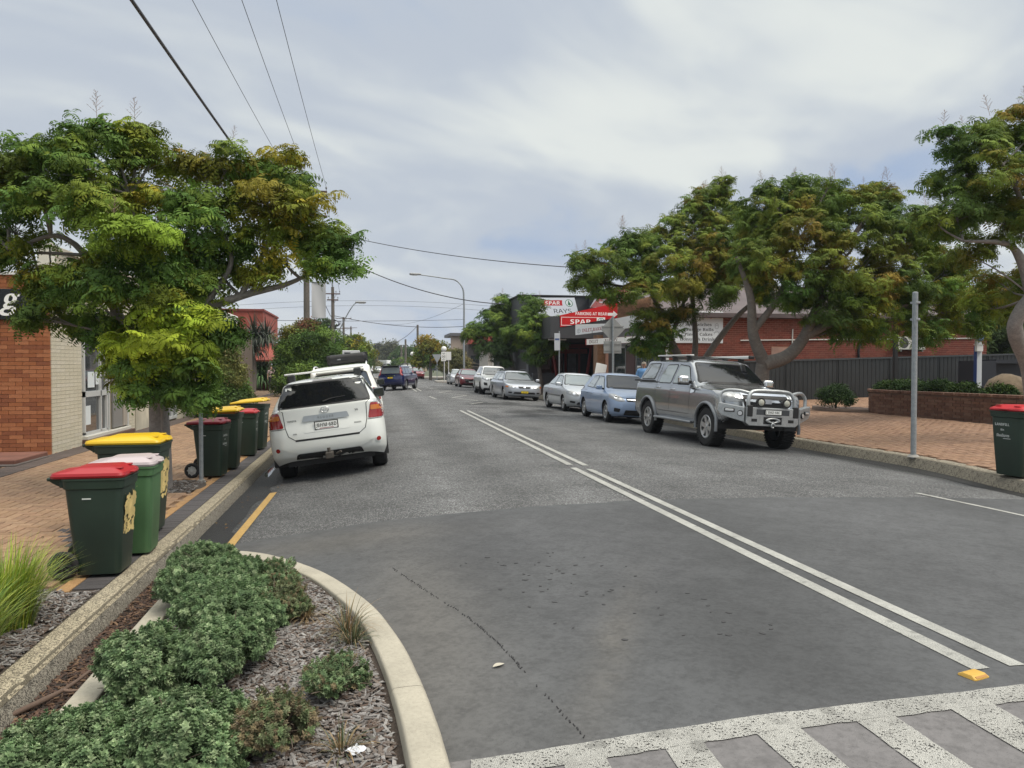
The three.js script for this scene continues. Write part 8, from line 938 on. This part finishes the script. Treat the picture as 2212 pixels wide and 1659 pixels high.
function powerPole(label, P, h, r, arms, group) { const t = thing('power_pole', label, 'power pole', P, 0, group); put('pole', tubeTaper([V(0, -0.2, 0), V(0.02, h * 0.5, 0), V(0, h, 0)], [r * 1.15, r, r * 0.8], 14, 12), M.wood, t); for (const [y, hw, ins, off] of arms) { const a = new MB().box(off - hw, y - 0.06, 0.1, off + hw, y + 0.06, 0.22, 0.01).build('crossarm', mat([0.16, 0.1, 0.08], 0.85, { map: rep(TX.bark, 2) }), t); for (const x of ins) { put('insulator', new THREE.LatheGeometry([[0.015, 0], [0.02, 0.1], [0.06, 0.12], [0.04, 0.17], [0.07, 0.19], [0.03, 0.27], [0, 0.28]].map(([q, w]) => V2(q, w)), 10).translate(x, y + 0.06, 0.16), mat([0.2, 0.2, 0.21], 0.35), a); } new MB().cyl([off + hw * 0.5, y - 0.05, 0.16], [0, y - 0.7, 0.1], 0.02).build('brace', M.steel, t); } return t; }
const ptop = atZ(662, 405, -P1[2]).y, armY = atZ(690, 415, -P1[2]).y, xi = (px) => atZ(px, 415, -P1[2]).x - P1[0];
const pole1 = powerPole('tall timber power pole beside the red tipped bush carrying a blank banner', P1, ptop, 0.19, [[armY, Math.abs(xi(707)), [xi(705), xi(672), -xi(685), -xi(705)], 0], [atZ(690, 468, -P1[2]).y, Math.abs(xi(707)), [], 0]], 'timber power poles along the left side');
{ const z = -P1[2], A = atZ(663, 527, z), Hd = atZ(764, 513, z - 1.0); put('lamp_arm', tubeTaper([A, atZ(720, 517, z - 0.4), Hd].map((p) => p.sub(V(...P1))), [0.05, 0.035], 8, 10), M.galv, pole1); lampHead(pole1, atZ(764, 512, z - 1).sub(V(...P1)), V(0.95, 0, 0.3).normalize(), 1.0);
  const b = thing('street_banner', 'blank pale grey banner hanging from the tall timber pole', 'banner', [P1[0] + 0.8, 6, P1[2]]), tl = atZ(673, 610, z), br = atZ(704, 687, z), o = b.position; put('banner_cloth', uvMetres(grid(10, 16, (u, v) => [lerp(tl.x, br.x, u) - o.x, lerp(br.y, tl.y, v) - o.y, P1[2] + 0.04 * Math.sin(u * 5 + v * 3) - o.z])), mat([0.5, 0.5, 0.51], 0.8, { side: true }), b); wb(new MB().cyl([P1[0] + 0.1, tl.y + 0.02, P1[2]], [br.x + 0.05, tl.y + 0.02, P1[2]], 0.03), 'bracket_arm', M.galv, b); wb(new MB().cyl([tl.x, br.y, P1[2]], [br.x + 0.05, br.y, P1[2]], 0.02), 'lower_rod', M.galv, b); }
const p2t = atZ(719, 620, 84).y, xo = (px) => atZ(px, 635, 84).x - P2[0], y2 = (py) => atZ(719, py, 84).y;
const pole2 = powerPole('second timber power pole down the left side with many line fittings', P2, p2t, 0.2, [[y2(635), xo(735), [xo(734), -xo(734), xo(726)], 0], [y2(648), xo(731), [xo(730), -xo(728)], 0]], 'timber power poles along the left side');
{ const c = new MB(); for (let i = 0; i < 5; i++) c.tube([[0.15, y2(690 + i), 0.2], [0.5 + 0.1 * i, y2(695), 0.4], [0.6, y2(700 + i), 0.2], [0.12, y2(705), 0.2]], 0.022, 5, 12); c.build('cable_loops', M.black, pole2).userData.kind = 'stuff'; new MB().cyl([0, p2t - 0.1, 0], [0, p2t + 0.9, 0], 0.06).build('top_pin', M.steel, pole2); put('lamp_arm', tubeTaper([atZ(722, 735, 84), atZ(757, 668, 83), atZ(768, 655, 83), atZ(780, 653, 83)].map((p) => p.sub(V(...P2))), [0.06, 0.05], 8, 14), M.galv, pole2); lampHead(pole2, atZ(779, 653, 83).sub(V(...P2)), V(1, 0, 0.1).normalize(), 1.5); }
const pole3 = powerPole('third smaller timber power pole far down the left side', P3, atZ(742, 685, 150).y, 0.24, [[atZ(742, 688, 150).y, 1.5, [1.4, -1.4], 0], [atZ(742, 710, 150).y, 1.6, [], 0]], 'timber power poles along the left side');
{ const p = atZ(902, 700, 130), t = powerPole('bare dark pole behind the yellowing tree at the intersection', [p.x, 0.1, -130], atZ(902, 703, 130).y, 0.22, [], 'timber power poles beyond the intersection'); for (const [px, py, z, l] of [[867, 745, 190, 'thin far pole between the gum tree and the yellowing tree'], [876, 733, 170, 'thin far pole left of the yellowing tree'], [758, 705, 230, 'small far pole with crossarms above the left trees']]) { const q = atZ(px, py, z); powerPole(l, [q.x, 0, -z], q.y, 0.25, px === 758 ? [[q.y - 0.4, 1.8, [], 0]] : [], 'timber power poles beyond the intersection'); } }
function lampPost(label, base, pts, dir, s) { const t = thing('street_lamp', label, 'street lamp', base), o = V(...base); put('column', tubeTaper(pts.map((p) => p.clone().sub(o)), [0.12, 0.1, 0.085, 0.07, 0.055], 12, 40), M.galv, t); lampHead(t, pts[pts.length - 1].clone().sub(o), dir, s); new MB().cyl([0, 0, 0], [0, 0.5, 0], 0.16, 0.13).build('base', M.galv, t); return t; }
lampPost('tall curved arm street lamp above the parked cars on the right', [10.1, 0.2, -81.6], [V(10.1, 0.2, -81.6), atZ(1002, 740, 81.6), atZ(1002, 648, 81.6), atZ(999, 622, 81.6), atZ(985, 606, 81.6), atZ(960, 601, 81), atZ(897, 592, 80)], V(-1, 0, 0.15).normalize(), 1.6);
for (const [px, gy, z, l] of [[959, 754, 82, 'nearer white globe lamp above the end area sign'], [891, 765, 100, 'further white globe lamp left of the yellowing tree']]) { const p = atZ(px, gy, z), t = thing('globe_lamp', l, 'lamp', [p.x, 0.2, -z], 0, 'white globe lamps at the intersection'); new MB().cyl([0, 0, 0], [0, p.y - 0.4, 0], 0.07, 0.05).build('post', M.darkMetal, t); put('globe', new THREE.SphereGeometry(0.3, 24, 16).translate(0, p.y - 0.2, 0), mat([0.72, 0.72, 0.7], 0.3), t); }
{ const z = 77, A = atZ(953, 760, z), Bq = atZ(974.5, 778, z), t = thing('speed_sign', 'white end of forty area sign on two posts at the intersection', 'sign', [A.x + 0.4, 0.2, -z]), o = t.position; for (const x of [A.x + 0.32, Bq.x - 0.25]) wb(new MB().cyl([x, 0.2, -z - 0.06], [x, A.y, -z - 0.06], 0.05), 'post', mat([0.5, 0.5, 0.49], 0.5), t); const L = A.x + (Bq.x - A.x) * 0.48; wb(B(A.x, Bq.y - 0.1, -z - 0.02, L, A.y, -z + 0.01, 0.01), 'board', M.white, t); wb(B(L + 0.02, Bq.y, -z - 0.02, Bq.x, A.y, -z + 0.01, 0.01), 'board', M.white, t); textPanel(t, 'lettering', [V(A.x + 0.02, A.y - 0.02, -z + 0.014), V(L - 0.02, A.y - 0.02, -z + 0.014), V(L - 0.02, Bq.y - 0.08, -z + 0.014), V(A.x + 0.02, Bq.y - 0.08, -z + 0.014)], 128, 220, (x, W, H) => { x.fillStyle = '#e6e6e2'; x.fillRect(0, 0, W, H); x.fillStyle = '#222'; x.textAlign = 'center'; x.font = 'bold 44px sans-serif'; x.fillText('END', 64, 50); x.lineWidth = 9; x.strokeStyle = '#222'; x.beginPath(); x.arc(64, 112, 42, 0, 7); x.stroke(); x.font = 'bold 50px sans-serif'; x.fillText('40', 64, 130); x.font = 'bold 34px sans-serif'; x.fillText('AREA', 64, 204); });
  const g = atZ(944, 774, 88), gt = thing('give_way_sign', 'back of a triangular give way sign on the far corner', 'sign', [g.x, 0.2, -88]); new MB().cyl([0, 0, 0], [0, g.y + 0.3, 0], 0.04).build('post', M.galv, gt); const s = new THREE.Shape([V2(-0.55, 0.45), V2(0.55, 0.45), V2(0, -0.55)]); put('sign_plate', new THREE.ExtrudeGeometry(s, { depth: 0.02, bevelEnabled: false }).translate(0, g.y - 0.2, 0.05), mat([0.36, 0.38, 0.4], 0.5, { metal: 0.3 }), gt); const bx = thing('planter_box', 'dark box planter beside the give way sign', 'planter', [g.x + 1.9, 0.1, -88]); new MB().box(-0.9, 0, -0.5, 0.9, 1.25, 0.5, 0.03).build('box', mat([0.05, 0.055, 0.065], 0.6), bx); put('grass', bladeTuft(120, 1.0, 1.3, 0.03, R32(3), 0.5, [[0.16, 0.12, 0.05], [0.1, 0.09, 0.04]]), bladeM, bx).position.y = 1.2;
  // kerbs of the far corner
  const k = new MB(); k.box(6.8, -0.05, -80.5, 12, 0.3, -77.6, 0.08); tag(struct('kerb', k.geo(), mat([0.42, 0.39, 0.35], 0.9, { map: TX.concrete })), 'pale kerb nib at the far corner by the white sign'); const k2 = new MB(); k2.box(-2, 0.02, -101, 5.0, 0.34, -97.5, 0.06); k2.box(5.4, 0.02, -112, 30, 0.32, -102, 0.06); tag(struct('traffic_island', k2.geo(), mat([0.32, 0.3, 0.27], 0.9, { map: TX.concrete })), 'low concrete median across the far intersection'); }
{ // plaza furniture
  const lp = atZ(1933, 850, 23.5), t = thing('lamp_post', 'black square lamp post standing behind the curved planter', 'lamp post', [lp.x, plazaY(lp.x), -23.5]); new MB().box(-0.06, 0, -0.06, 0.06, 4.2, 0.06, 0.01).build('post', M.black, t); new MB().box(-0.14, 4.2, -0.14, 0.14, 4.6, 0.14, 0.03).build('lantern', M.darkMetal, t); new MB().cyl([0, 0, 0], [0, 0.3, 0], 0.12, 0.09).build('base', M.black, t);
  const z = 19.6, b = atZ(2112, 850, z), tp = atZ(2112, 718, z), s = thing('club_sign', 'white post with round blue letter L badge in the planter', 'sign', [b.x, b.y - 0.3, -z]); new MB().box(-0.085, 0, -0.05, 0.085, tp.y - b.y + 0.25, 0.05, 0.012).build('post', mat([0.56, 0.58, 0.6], 0.5), s); new MB().box(-0.1, 0, -0.06, -0.086, tp.y - b.y - 0.1, 0.05, 0.004).build('side_strip', mat([0.02, 0.05, 0.2], 0.5), s); new MB().box(-0.17, tp.y - b.y - 0.26, 0.05, 0.05, tp.y - b.y - 0.06, 0.13, 0.01).box(-0.2, tp.y - b.y - 0.06, 0.03, 0.06, tp.y - b.y - 0.045, 0.15, 0.004).build('leaflet_box', M.white, s);
  const bd = put('badge', new THREE.CylinderGeometry(0.19, 0.19, 0.03, 36).rotateX(Math.PI / 2).scale(1, 1.2, 1).translate(-0.04, tp.y - b.y + 0.25, 0.09), mat([0.3, 0.25, 0.12], 0.5), s); const fc = put('badge_face', new THREE.CircleGeometry(0.175, 36).scale(1, 1.2, 1).translate(-0.04, tp.y - b.y + 0.25, 0.107), mat(0xffffff, 0.4, { map: canvasTex(128, 128, (x) => { x.fillStyle = '#23427e'; x.fillRect(0, 0, 128, 128); x.strokeStyle = '#8fa2c8'; x.lineWidth = 5; x.beginPath(); x.arc(64, 64, 52, 0, 7); x.stroke(); x.fillStyle = '#e8ecf2'; x.font = 'bold 70px serif'; x.textAlign = 'center'; x.fillText('L', 64, 84); }) }), bd); }
// ---------- overhead wires ----------
const WIRES = 'overhead wires along and across the street';
function wire(label, a, b, sag, r) { const A = a.isVector3 ? a : V(...a), Bq = b.isVector3 ? b : V(...b), n = 24, pts = []; for (let i = 0; i <= n; i++) { const t = i / n, p = A.clone().lerp(Bq, t); p.y -= 4 * sag * t * (1 - t); pts.push(p); } const t = thing('power_cable', label, 'cable', A.toArray(), 0, WIRES); put('cable', tubeTaper(pts.map((p) => p.sub(A)), [r, r], 5, 60), M.wire, t); }
{ const z1 = P1[2], tops = [[705, 'rightmost thin overhead wire running from the top of the view to the tall pole', 597], [672, 'middle thin overhead wire running from the top of the view to the tall pole', 522], [640, 'leftmost thin overhead wire running from the top of the view to the tall pole', 415]];
  for (const [px, l, p0] of tops) { const e = atZ(px, 405, -z1), m = ray(p0, 0), h = e.y - 0.35, k = (h - 1.8) / m.y, q = EYE.clone().addScaledVector(m, k), d = q.clone().sub(e); wire(l, e, e.clone().addScaledVector(d, 1.7).setY(e.y), 0.35, 0.011); }
  const e = atZ(662, 520, -z1), q = EYE.clone().addScaledVector(ray(283, 0), 13.2), m2 = EYE.clone().addScaledVector(ray(430, 215), 21); wire('thick dark bundled cable sweeping across the top left sky', e, q.clone().add(q.clone().sub(m2).multiplyScalar(0.55)), 0.25, 0.034);
  for (const [px, py2, l] of [[705, 633, 'right wire from the tall pole on to the second pole'], [672, 634, 'left wire from the tall pole on to the second pole']]) wire(l, atZ(px, 412, -z1), atZ(px === 705 ? 734 : 722, py2, 84), 0.5, 0.014);
  wire('thick cable from the tall pole down to the second pole', atZ(664, 545, -z1), atZ(720, 692, 84), 0.5, 0.03);
  wire('long cable from the tall pole lamp across the street to the right hand trees', atZ(768, 515, -z1 - 1), atX(1260, 579, 10), 0.25, 0.022); wire('long cable sagging from the tall pole across to the supermarket', atZ(664, 515, -z1), atZ(1090, 657, 47.8), 0.9, 0.03);
  wire('service cable from the second pole across to the curved street lamp', atZ(722, 682, 84), atZ(1003, 705, 81.6), 0.5, 0.03); wire('sagging cable from the second pole to the bare dark pole', atZ(722, 706, 84), atZ(902, 703, 130), 2.6, 0.045);
  wire('upper of two faint wires crossing far behind the poles', atZ(440, 665, 120), atZ(1130, 668, 120), -1.2, 0.02); wire('lower of two faint wires crossing far behind the poles', atZ(440, 678, 120), atZ(1130, 679, 120), -1.3, 0.02); wire('faint stay wire rising to the curved street lamp', atZ(830, 700, 130), atZ(1000, 657, 81.6), 0.8, 0.016);
  wire('left one of two service wires dropping to the red building', atZ(655, 520, -z1), atZ(510, 640, 57), 0.3, 0.014); wire('right one of two service wires dropping to the red building', atZ(657, 527, -z1), atZ(522, 645, 57), 0.3, 0.014); wire('service wire from the red building to the tall pole', atZ(598, 692, 60), atZ(1003, 690, 81), 0.1, 0.02); }
// ---------- people ----------
function sdMesh(caps, k, cell, box3) { // capsules joined by a smooth minimum, meshed by marching cubes
  const [x0, y0, z0, x1, y1, z1] = box3, n = Math.min(110, Math.ceil(Math.max((x1 - x0), (y1 - y0) * 0.5, (z1 - z0)) / cell)), mc = new MarchingCubes(n, M.black, false, false, 120000);
  for (let kz = 0; kz < n; kz++) for (let j = 0; j < n; j++) for (let i = 0; i < n; i++) { const x = lerp(x0, x1, i / n), y = lerp(y0, y1, j / n), z = lerp(z0, z1, kz / n); let d = 9; for (const [a, b, ra, rb, sx = 1] of caps) { const bx = b[0] - a[0], by = b[1] - a[1], bz = b[2] - a[2], L = bx * bx + by * by + bz * bz || 1e-9, t = clamp(((x - a[0]) * bx + (y - a[1]) * by + (z - a[2]) * bz) / L), dx = (x - a[0] - bx * t) / sx, dy = y - a[1] - by * t, dz = z - a[2] - bz * t, q = Math.sqrt(dx * dx + dy * dy + dz * dz) - lerp(ra, rb, t); const hh = clamp(0.5 + 0.5 * (d - q) / k); d = lerp(d, q, hh) - k * hh * (1 - hh); } mc.field[kz * n * n + j * n + i] = -d; }
  mc.isolation = 0; mc.update(); const c = mc.count ?? mc.geometry.drawRange.count, p = new Float32Array(c * 3); for (let i = 0; i < c; i++) { p[i * 3] = lerp(x0, x1, (mc.positionArray[i * 3] + 1) / 2); p[i * 3 + 1] = lerp(y0, y1, (mc.positionArray[i * 3 + 1] + 1) / 2); p[i * 3 + 2] = lerp(z0, z1, (mc.positionArray[i * 3 + 2] + 1) / 2); }
  let g = new THREE.BufferGeometry(); g.setAttribute('position', new THREE.BufferAttribute(p, 3)); g = mergeVertices(g, 1e-4); g.computeVertexNormals(); return uvMetres(g);
}
function person(label, pos, yaw, o) {
  const t = thing('person', label, 'person', pos, yaw), H = o.h, s = H / 1.7, S2 = (l) => l.map(([a, b, ra, rb, sx]) => [a.map((q) => q * s), b.map((q) => q * s), ra * s, rb * s, sx]), skin = mat([0.42, 0.25, 0.18], 0.6), w = o.wide || 1;
  const legs = [[[0.09, 0.9, 0], [0.1, 0.48, 0.04 + o.stride], 0.085 * w, 0.058], [[0.1, 0.48, 0.04 + o.stride], [0.1, 0.09, 0.0 + o.stride], 0.056, 0.04], [[-0.09, 0.9, 0], [-0.1, 0.48, 0.02 - o.stride], 0.085 * w, 0.058], [[-0.1, 0.48, 0.02 - o.stride], [-0.1, 0.09, -0.04 - o.stride], 0.056, 0.04]];
  const arms = [[[0.17 * w, 1.36, 0], [0.245 * w, 1.1, -0.01], 0.05, 0.04], [[0.245 * w, 1.1, -0.01], [0.26 * w, 0.86, 0.05], 0.04, 0.027], [[-0.17 * w, 1.36, 0], [-0.245 * w, 1.1, -0.01], 0.05, 0.04], [[-0.245 * w, 1.1, -0.01], [-0.26 * w, 0.86, 0.05], 0.04, 0.027]];
  const hands = []; for (const q of [-1, 1]) { hands.push([[q * 0.262 * w, 0.85, 0.052], [q * 0.262 * w, 0.79, 0.06], 0.03, 0.034, 0.6]); for (let f = 0; f < 4; f++) { const z = 0.035 + f * 0.017, L = [0.07, 0.078, 0.072, 0.055][3 - f]; hands.push([[q * 0.262 * w, 0.785, z], [q * 0.256 * w, 0.785 - L * 0.6, z + 0.004], 0.0095, 0.009], [[q * 0.256 * w, 0.785 - L * 0.6, z + 0.004], [q * 0.244 * w, 0.785 - L, z + 0.004], 0.009, 0.0075]); } hands.push([[q * 0.258 * w, 0.83, 0.085], [q * 0.25 * w, 0.775, 0.11], 0.012, 0.009]); }
  const head = [[[0, 1.40, -0.01], [0, 1.5, 0.005], 0.055, 0.05], [[0, 1.6, -0.01], [0, 1.62, -0.005], 0.088, 0.085, 0.88], [[0, 1.56, 0.03], [0, 1.52, 0.045], 0.06, 0.042, 0.9], [[0, 1.585, 0.085], [0, 1.56, 0.1], 0.012, 0.017], [[0.08, 1.58, 0], [0.083, 1.56, 0], 0.02, 0.014, 0.5], [[-0.08, 1.58, 0], [-0.083, 1.56, 0], 0.02, 0.014, 0.5]];
  const torso = [[[0, 1.3, 0], [0, 0.95, 0], 0.12 * w, 0.115 * w, 1.35], [[-0.13 * w, 1.36, 0], [0.13 * w, 1.36, 0], 0.07, 0.07]];
  const ex = (l, d) => l.map(([a, b, ra, rb, sx]) => [a, b, ra + d, rb + d, sx]);
  put('body', sdMesh(S2([...head, ...torso, ...legs, ...arms]), 0.035 * s, 0.013, [-0.45 * s, -0.02, -0.35 * s, 0.45 * s, 1.75 * s, 0.35 * s]), skin, t);
  for (const q of [-1, 1]) put('hand', sdMesh(S2(hands.filter((c) => Math.sign(c[0][0]) === q)), 0.008 * s, 0.004, [q * 0.26 * w * s - 0.06, 0.66 * s, -0.02, q * 0.26 * w * s + 0.06, 0.9 * s, 0.16]), skin, t);
  const slv = arms.filter((_, i) => i % 2 === 0).map(([a, b, ra]) => [a, a.map((v, i) => lerp(v, b[i], 0.7)), ra + 0.014, ra + 0.012]);
  put('top', sdMesh(S2([...ex(torso, 0.016), ...slv]), 0.03 * s, 0.012, [-0.45 * s, 0.8 * s, -0.3 * s, 0.45 * s, 1.5 * s, 0.3 * s]), o.top, t);
  put('trousers', sdMesh(S2([...legs.map(([a, b, ra, rb], i) => [a, b, ra + 0.018, i % 2 ? o.cuff : rb + 0.03]), [[0, 1.0, 0], [0, 0.92, 0], 0.115 * w, 0.12 * w, 1.35]]), 0.03 * s, 0.012, [-0.4 * s, 0.06, -0.3 * s, 0.4 * s, 1.1 * s, 0.3 * s]), o.trousers, t);
  for (const q of [-1, 1]) put('shoe', loft([[0, 0.09, 0.26, 0.04, 0.05], [0.03, 0.095, 0.265, 0.04, 0.05], [0.07, 0.08, 0.19, 0.035, 0.02], [0.1, 0.07, 0.09, 0.03, -0.02]]).translate(q * 0.1 * s, 0, (q > 0 ? o.stride : -o.stride - 0.03) * s), o.shoes, t);
  const eye = new MB(); for (const q of [-1, 1]) put('eye', new THREE.SphereGeometry(0.011, 10, 8).translate(q * 0.031 * s, 1.6 * s, 0.077 * s), M.black, t); put('mouth', new RoundedBoxGeometry(0.04, 0.009, 0.01, 2, 0.004).translate(0, 1.525 * s, 0.088 * s), mat([0.3, 0.12, 0.1], 0.6), t);
  if (o.hair) put('hair', sdMesh(S2([[[0, 1.625, -0.03], [0, 1.63, -0.015], 0.094, 0.092, 0.92], [[0, 1.6, -0.06], [0, 1.38, -0.08], 0.07, 0.04, 1.1]]), 0.03, 0.008, [-0.15, 1.25 * s, -0.2, 0.15, 1.78 * s, 0.12]), o.hair, t);
  if (o.cap) { const c = new THREE.SphereGeometry(0.1 * s, 20, 10, 0, 6.3, 0, 1.5).scale(0.94, 0.8, 1.06).translate(0, 1.625 * s, -0.01); put('cap', c, o.cap, t); put('cap_peak', new THREE.CylinderGeometry(0.085, 0.085, 0.008, 20, 1, false, -1.57, 3.14).scale(1, 1, 1.3).rotateX(0.15).translate(0, 1.63 * s, 0.07 * s), o.cap, t); }
  return t;
}
person('woman in pink blouse and long dark trousers walking past the planter', [-6.58, leftY(-6.5) + 0.02, -55.4], 0.1, { h: 1.68, stride: 0.05, top: mat([0.5, 0.36, 0.36], 0.8), trousers: mat([0.02, 0.017, 0.02], 0.8), shoes: mat([0.5, 0.46, 0.42], 0.7), hair: mat([0.05, 0.022, 0.014], 0.6), cuff: 0.075, wide: 0.95 });
{ const p = atX(1391, 790, 10.7), top = atX(1391, 777, 10.7).y; person('man in light blue shirt and cap standing behind the silver utility', [p.x, plazaY(p.x), p.z], -0.35, { h: 1.76, stride: 0.02, top: mat([0.12, 0.27, 0.52], 0.8), trousers: mat([0.03, 0.035, 0.05], 0.8), shoes: M.black, cap: mat([0.22, 0.19, 0.16], 0.8), cuff: 0.06, wide: 1.15 }); }
// ---------- small things on the road ----------
{ const y = (x) => roadY(x) + 0.012; const lf = thing('pale_leaf', 'single pale dry leaf lying on the smooth asphalt', 'leaf', [0.71, y(0.71), -4.2], 0.5); put('leaf', uvMetres(grid(8, 6, (u, v) => { const q = Math.sin(Math.PI * u), w = 0.019 * q; return [(u - 0.5) * 0.085, 0.006 * q + 0.004 * Math.abs(v - 0.5), (v - 0.5) * 2 * w]; })), mat([0.42, 0.39, 0.32], 0.8, { side: true }), lf);
  const mk = thing('pavement_marker', 'yellow raised pavement marker at the end of the double line', 'road marker', [3.04, roadY(3.04) + 0.005, -3.4], 0.25); put('marker', loft([[0, 0.115, 0.1, 0.01], [0.006, 0.112, 0.098, 0.01], [0.018, 0.1, 0.06, 0.008]]), mat([0.55, 0.33, 0.06], 0.5), mk); put('reflector', new THREE.BoxGeometry(0.085, 0.012, 0.004).rotateX(-0.9).translate(0, 0.011, 0.042), mat([0.4, 0.2, 0.05], 0.3), mk);
  const pp = thing('paper_scrap', 'crumpled white paper scrap in the island mulch', 'litter', [-0.06, bedY(-0.06, -3.38) + 0.02, -3.38], 0.8); const r = R32(9); put('paper', uvMetres(grid(6, 6, (u, v) => [(u - 0.5) * 0.075, 0.028 * fbm3(u * 4, v * 4, 3, 2), (v - 0.5) * 0.06])).toNonIndexed(), mat([0.6, 0.62, 0.66], 0.8, { side: true }), pp).geometry.computeVertexNormals();
  const br = thing('fallen_branch', 'crooked fallen branch lying along the gutter beside the island', 'branch', [-1.75, -0.1, -4.7]); put('stick', tubeTaper([V(-0.28, -0.02, 0.35), V(-0.16, 0.0, 0.12), V(-0.05, 0.02, 0.0), V(0.02, 0.03, -0.12), V(0.12, 0.06, -0.48)], [0.018, 0.016, 0.017, 0.012, 0.007], 7, 16), mat([0.15, 0.1, 0.075], 0.9, { map: rep(TX.bark, 4) }), br); put('twig', tubeTaper([V(0.0, 0.03, -0.1), V(0.06, 0.02, -0.1), V(0.12, 0.01, -0.16)], [0.012, 0.005], 6, 6), mat([0.15, 0.1, 0.075], 0.9), br); }
const renderer = new THREE.WebGLRenderer({ antialias: true });
renderer.shadowMap.enabled = true; renderer.shadowMap.type = THREE.PCFSoftShadowMap;
renderer.toneMapping = THREE.LinearToneMapping; renderer.toneMappingExposure = EXPOSURE;
renderer.render(scene, camera);
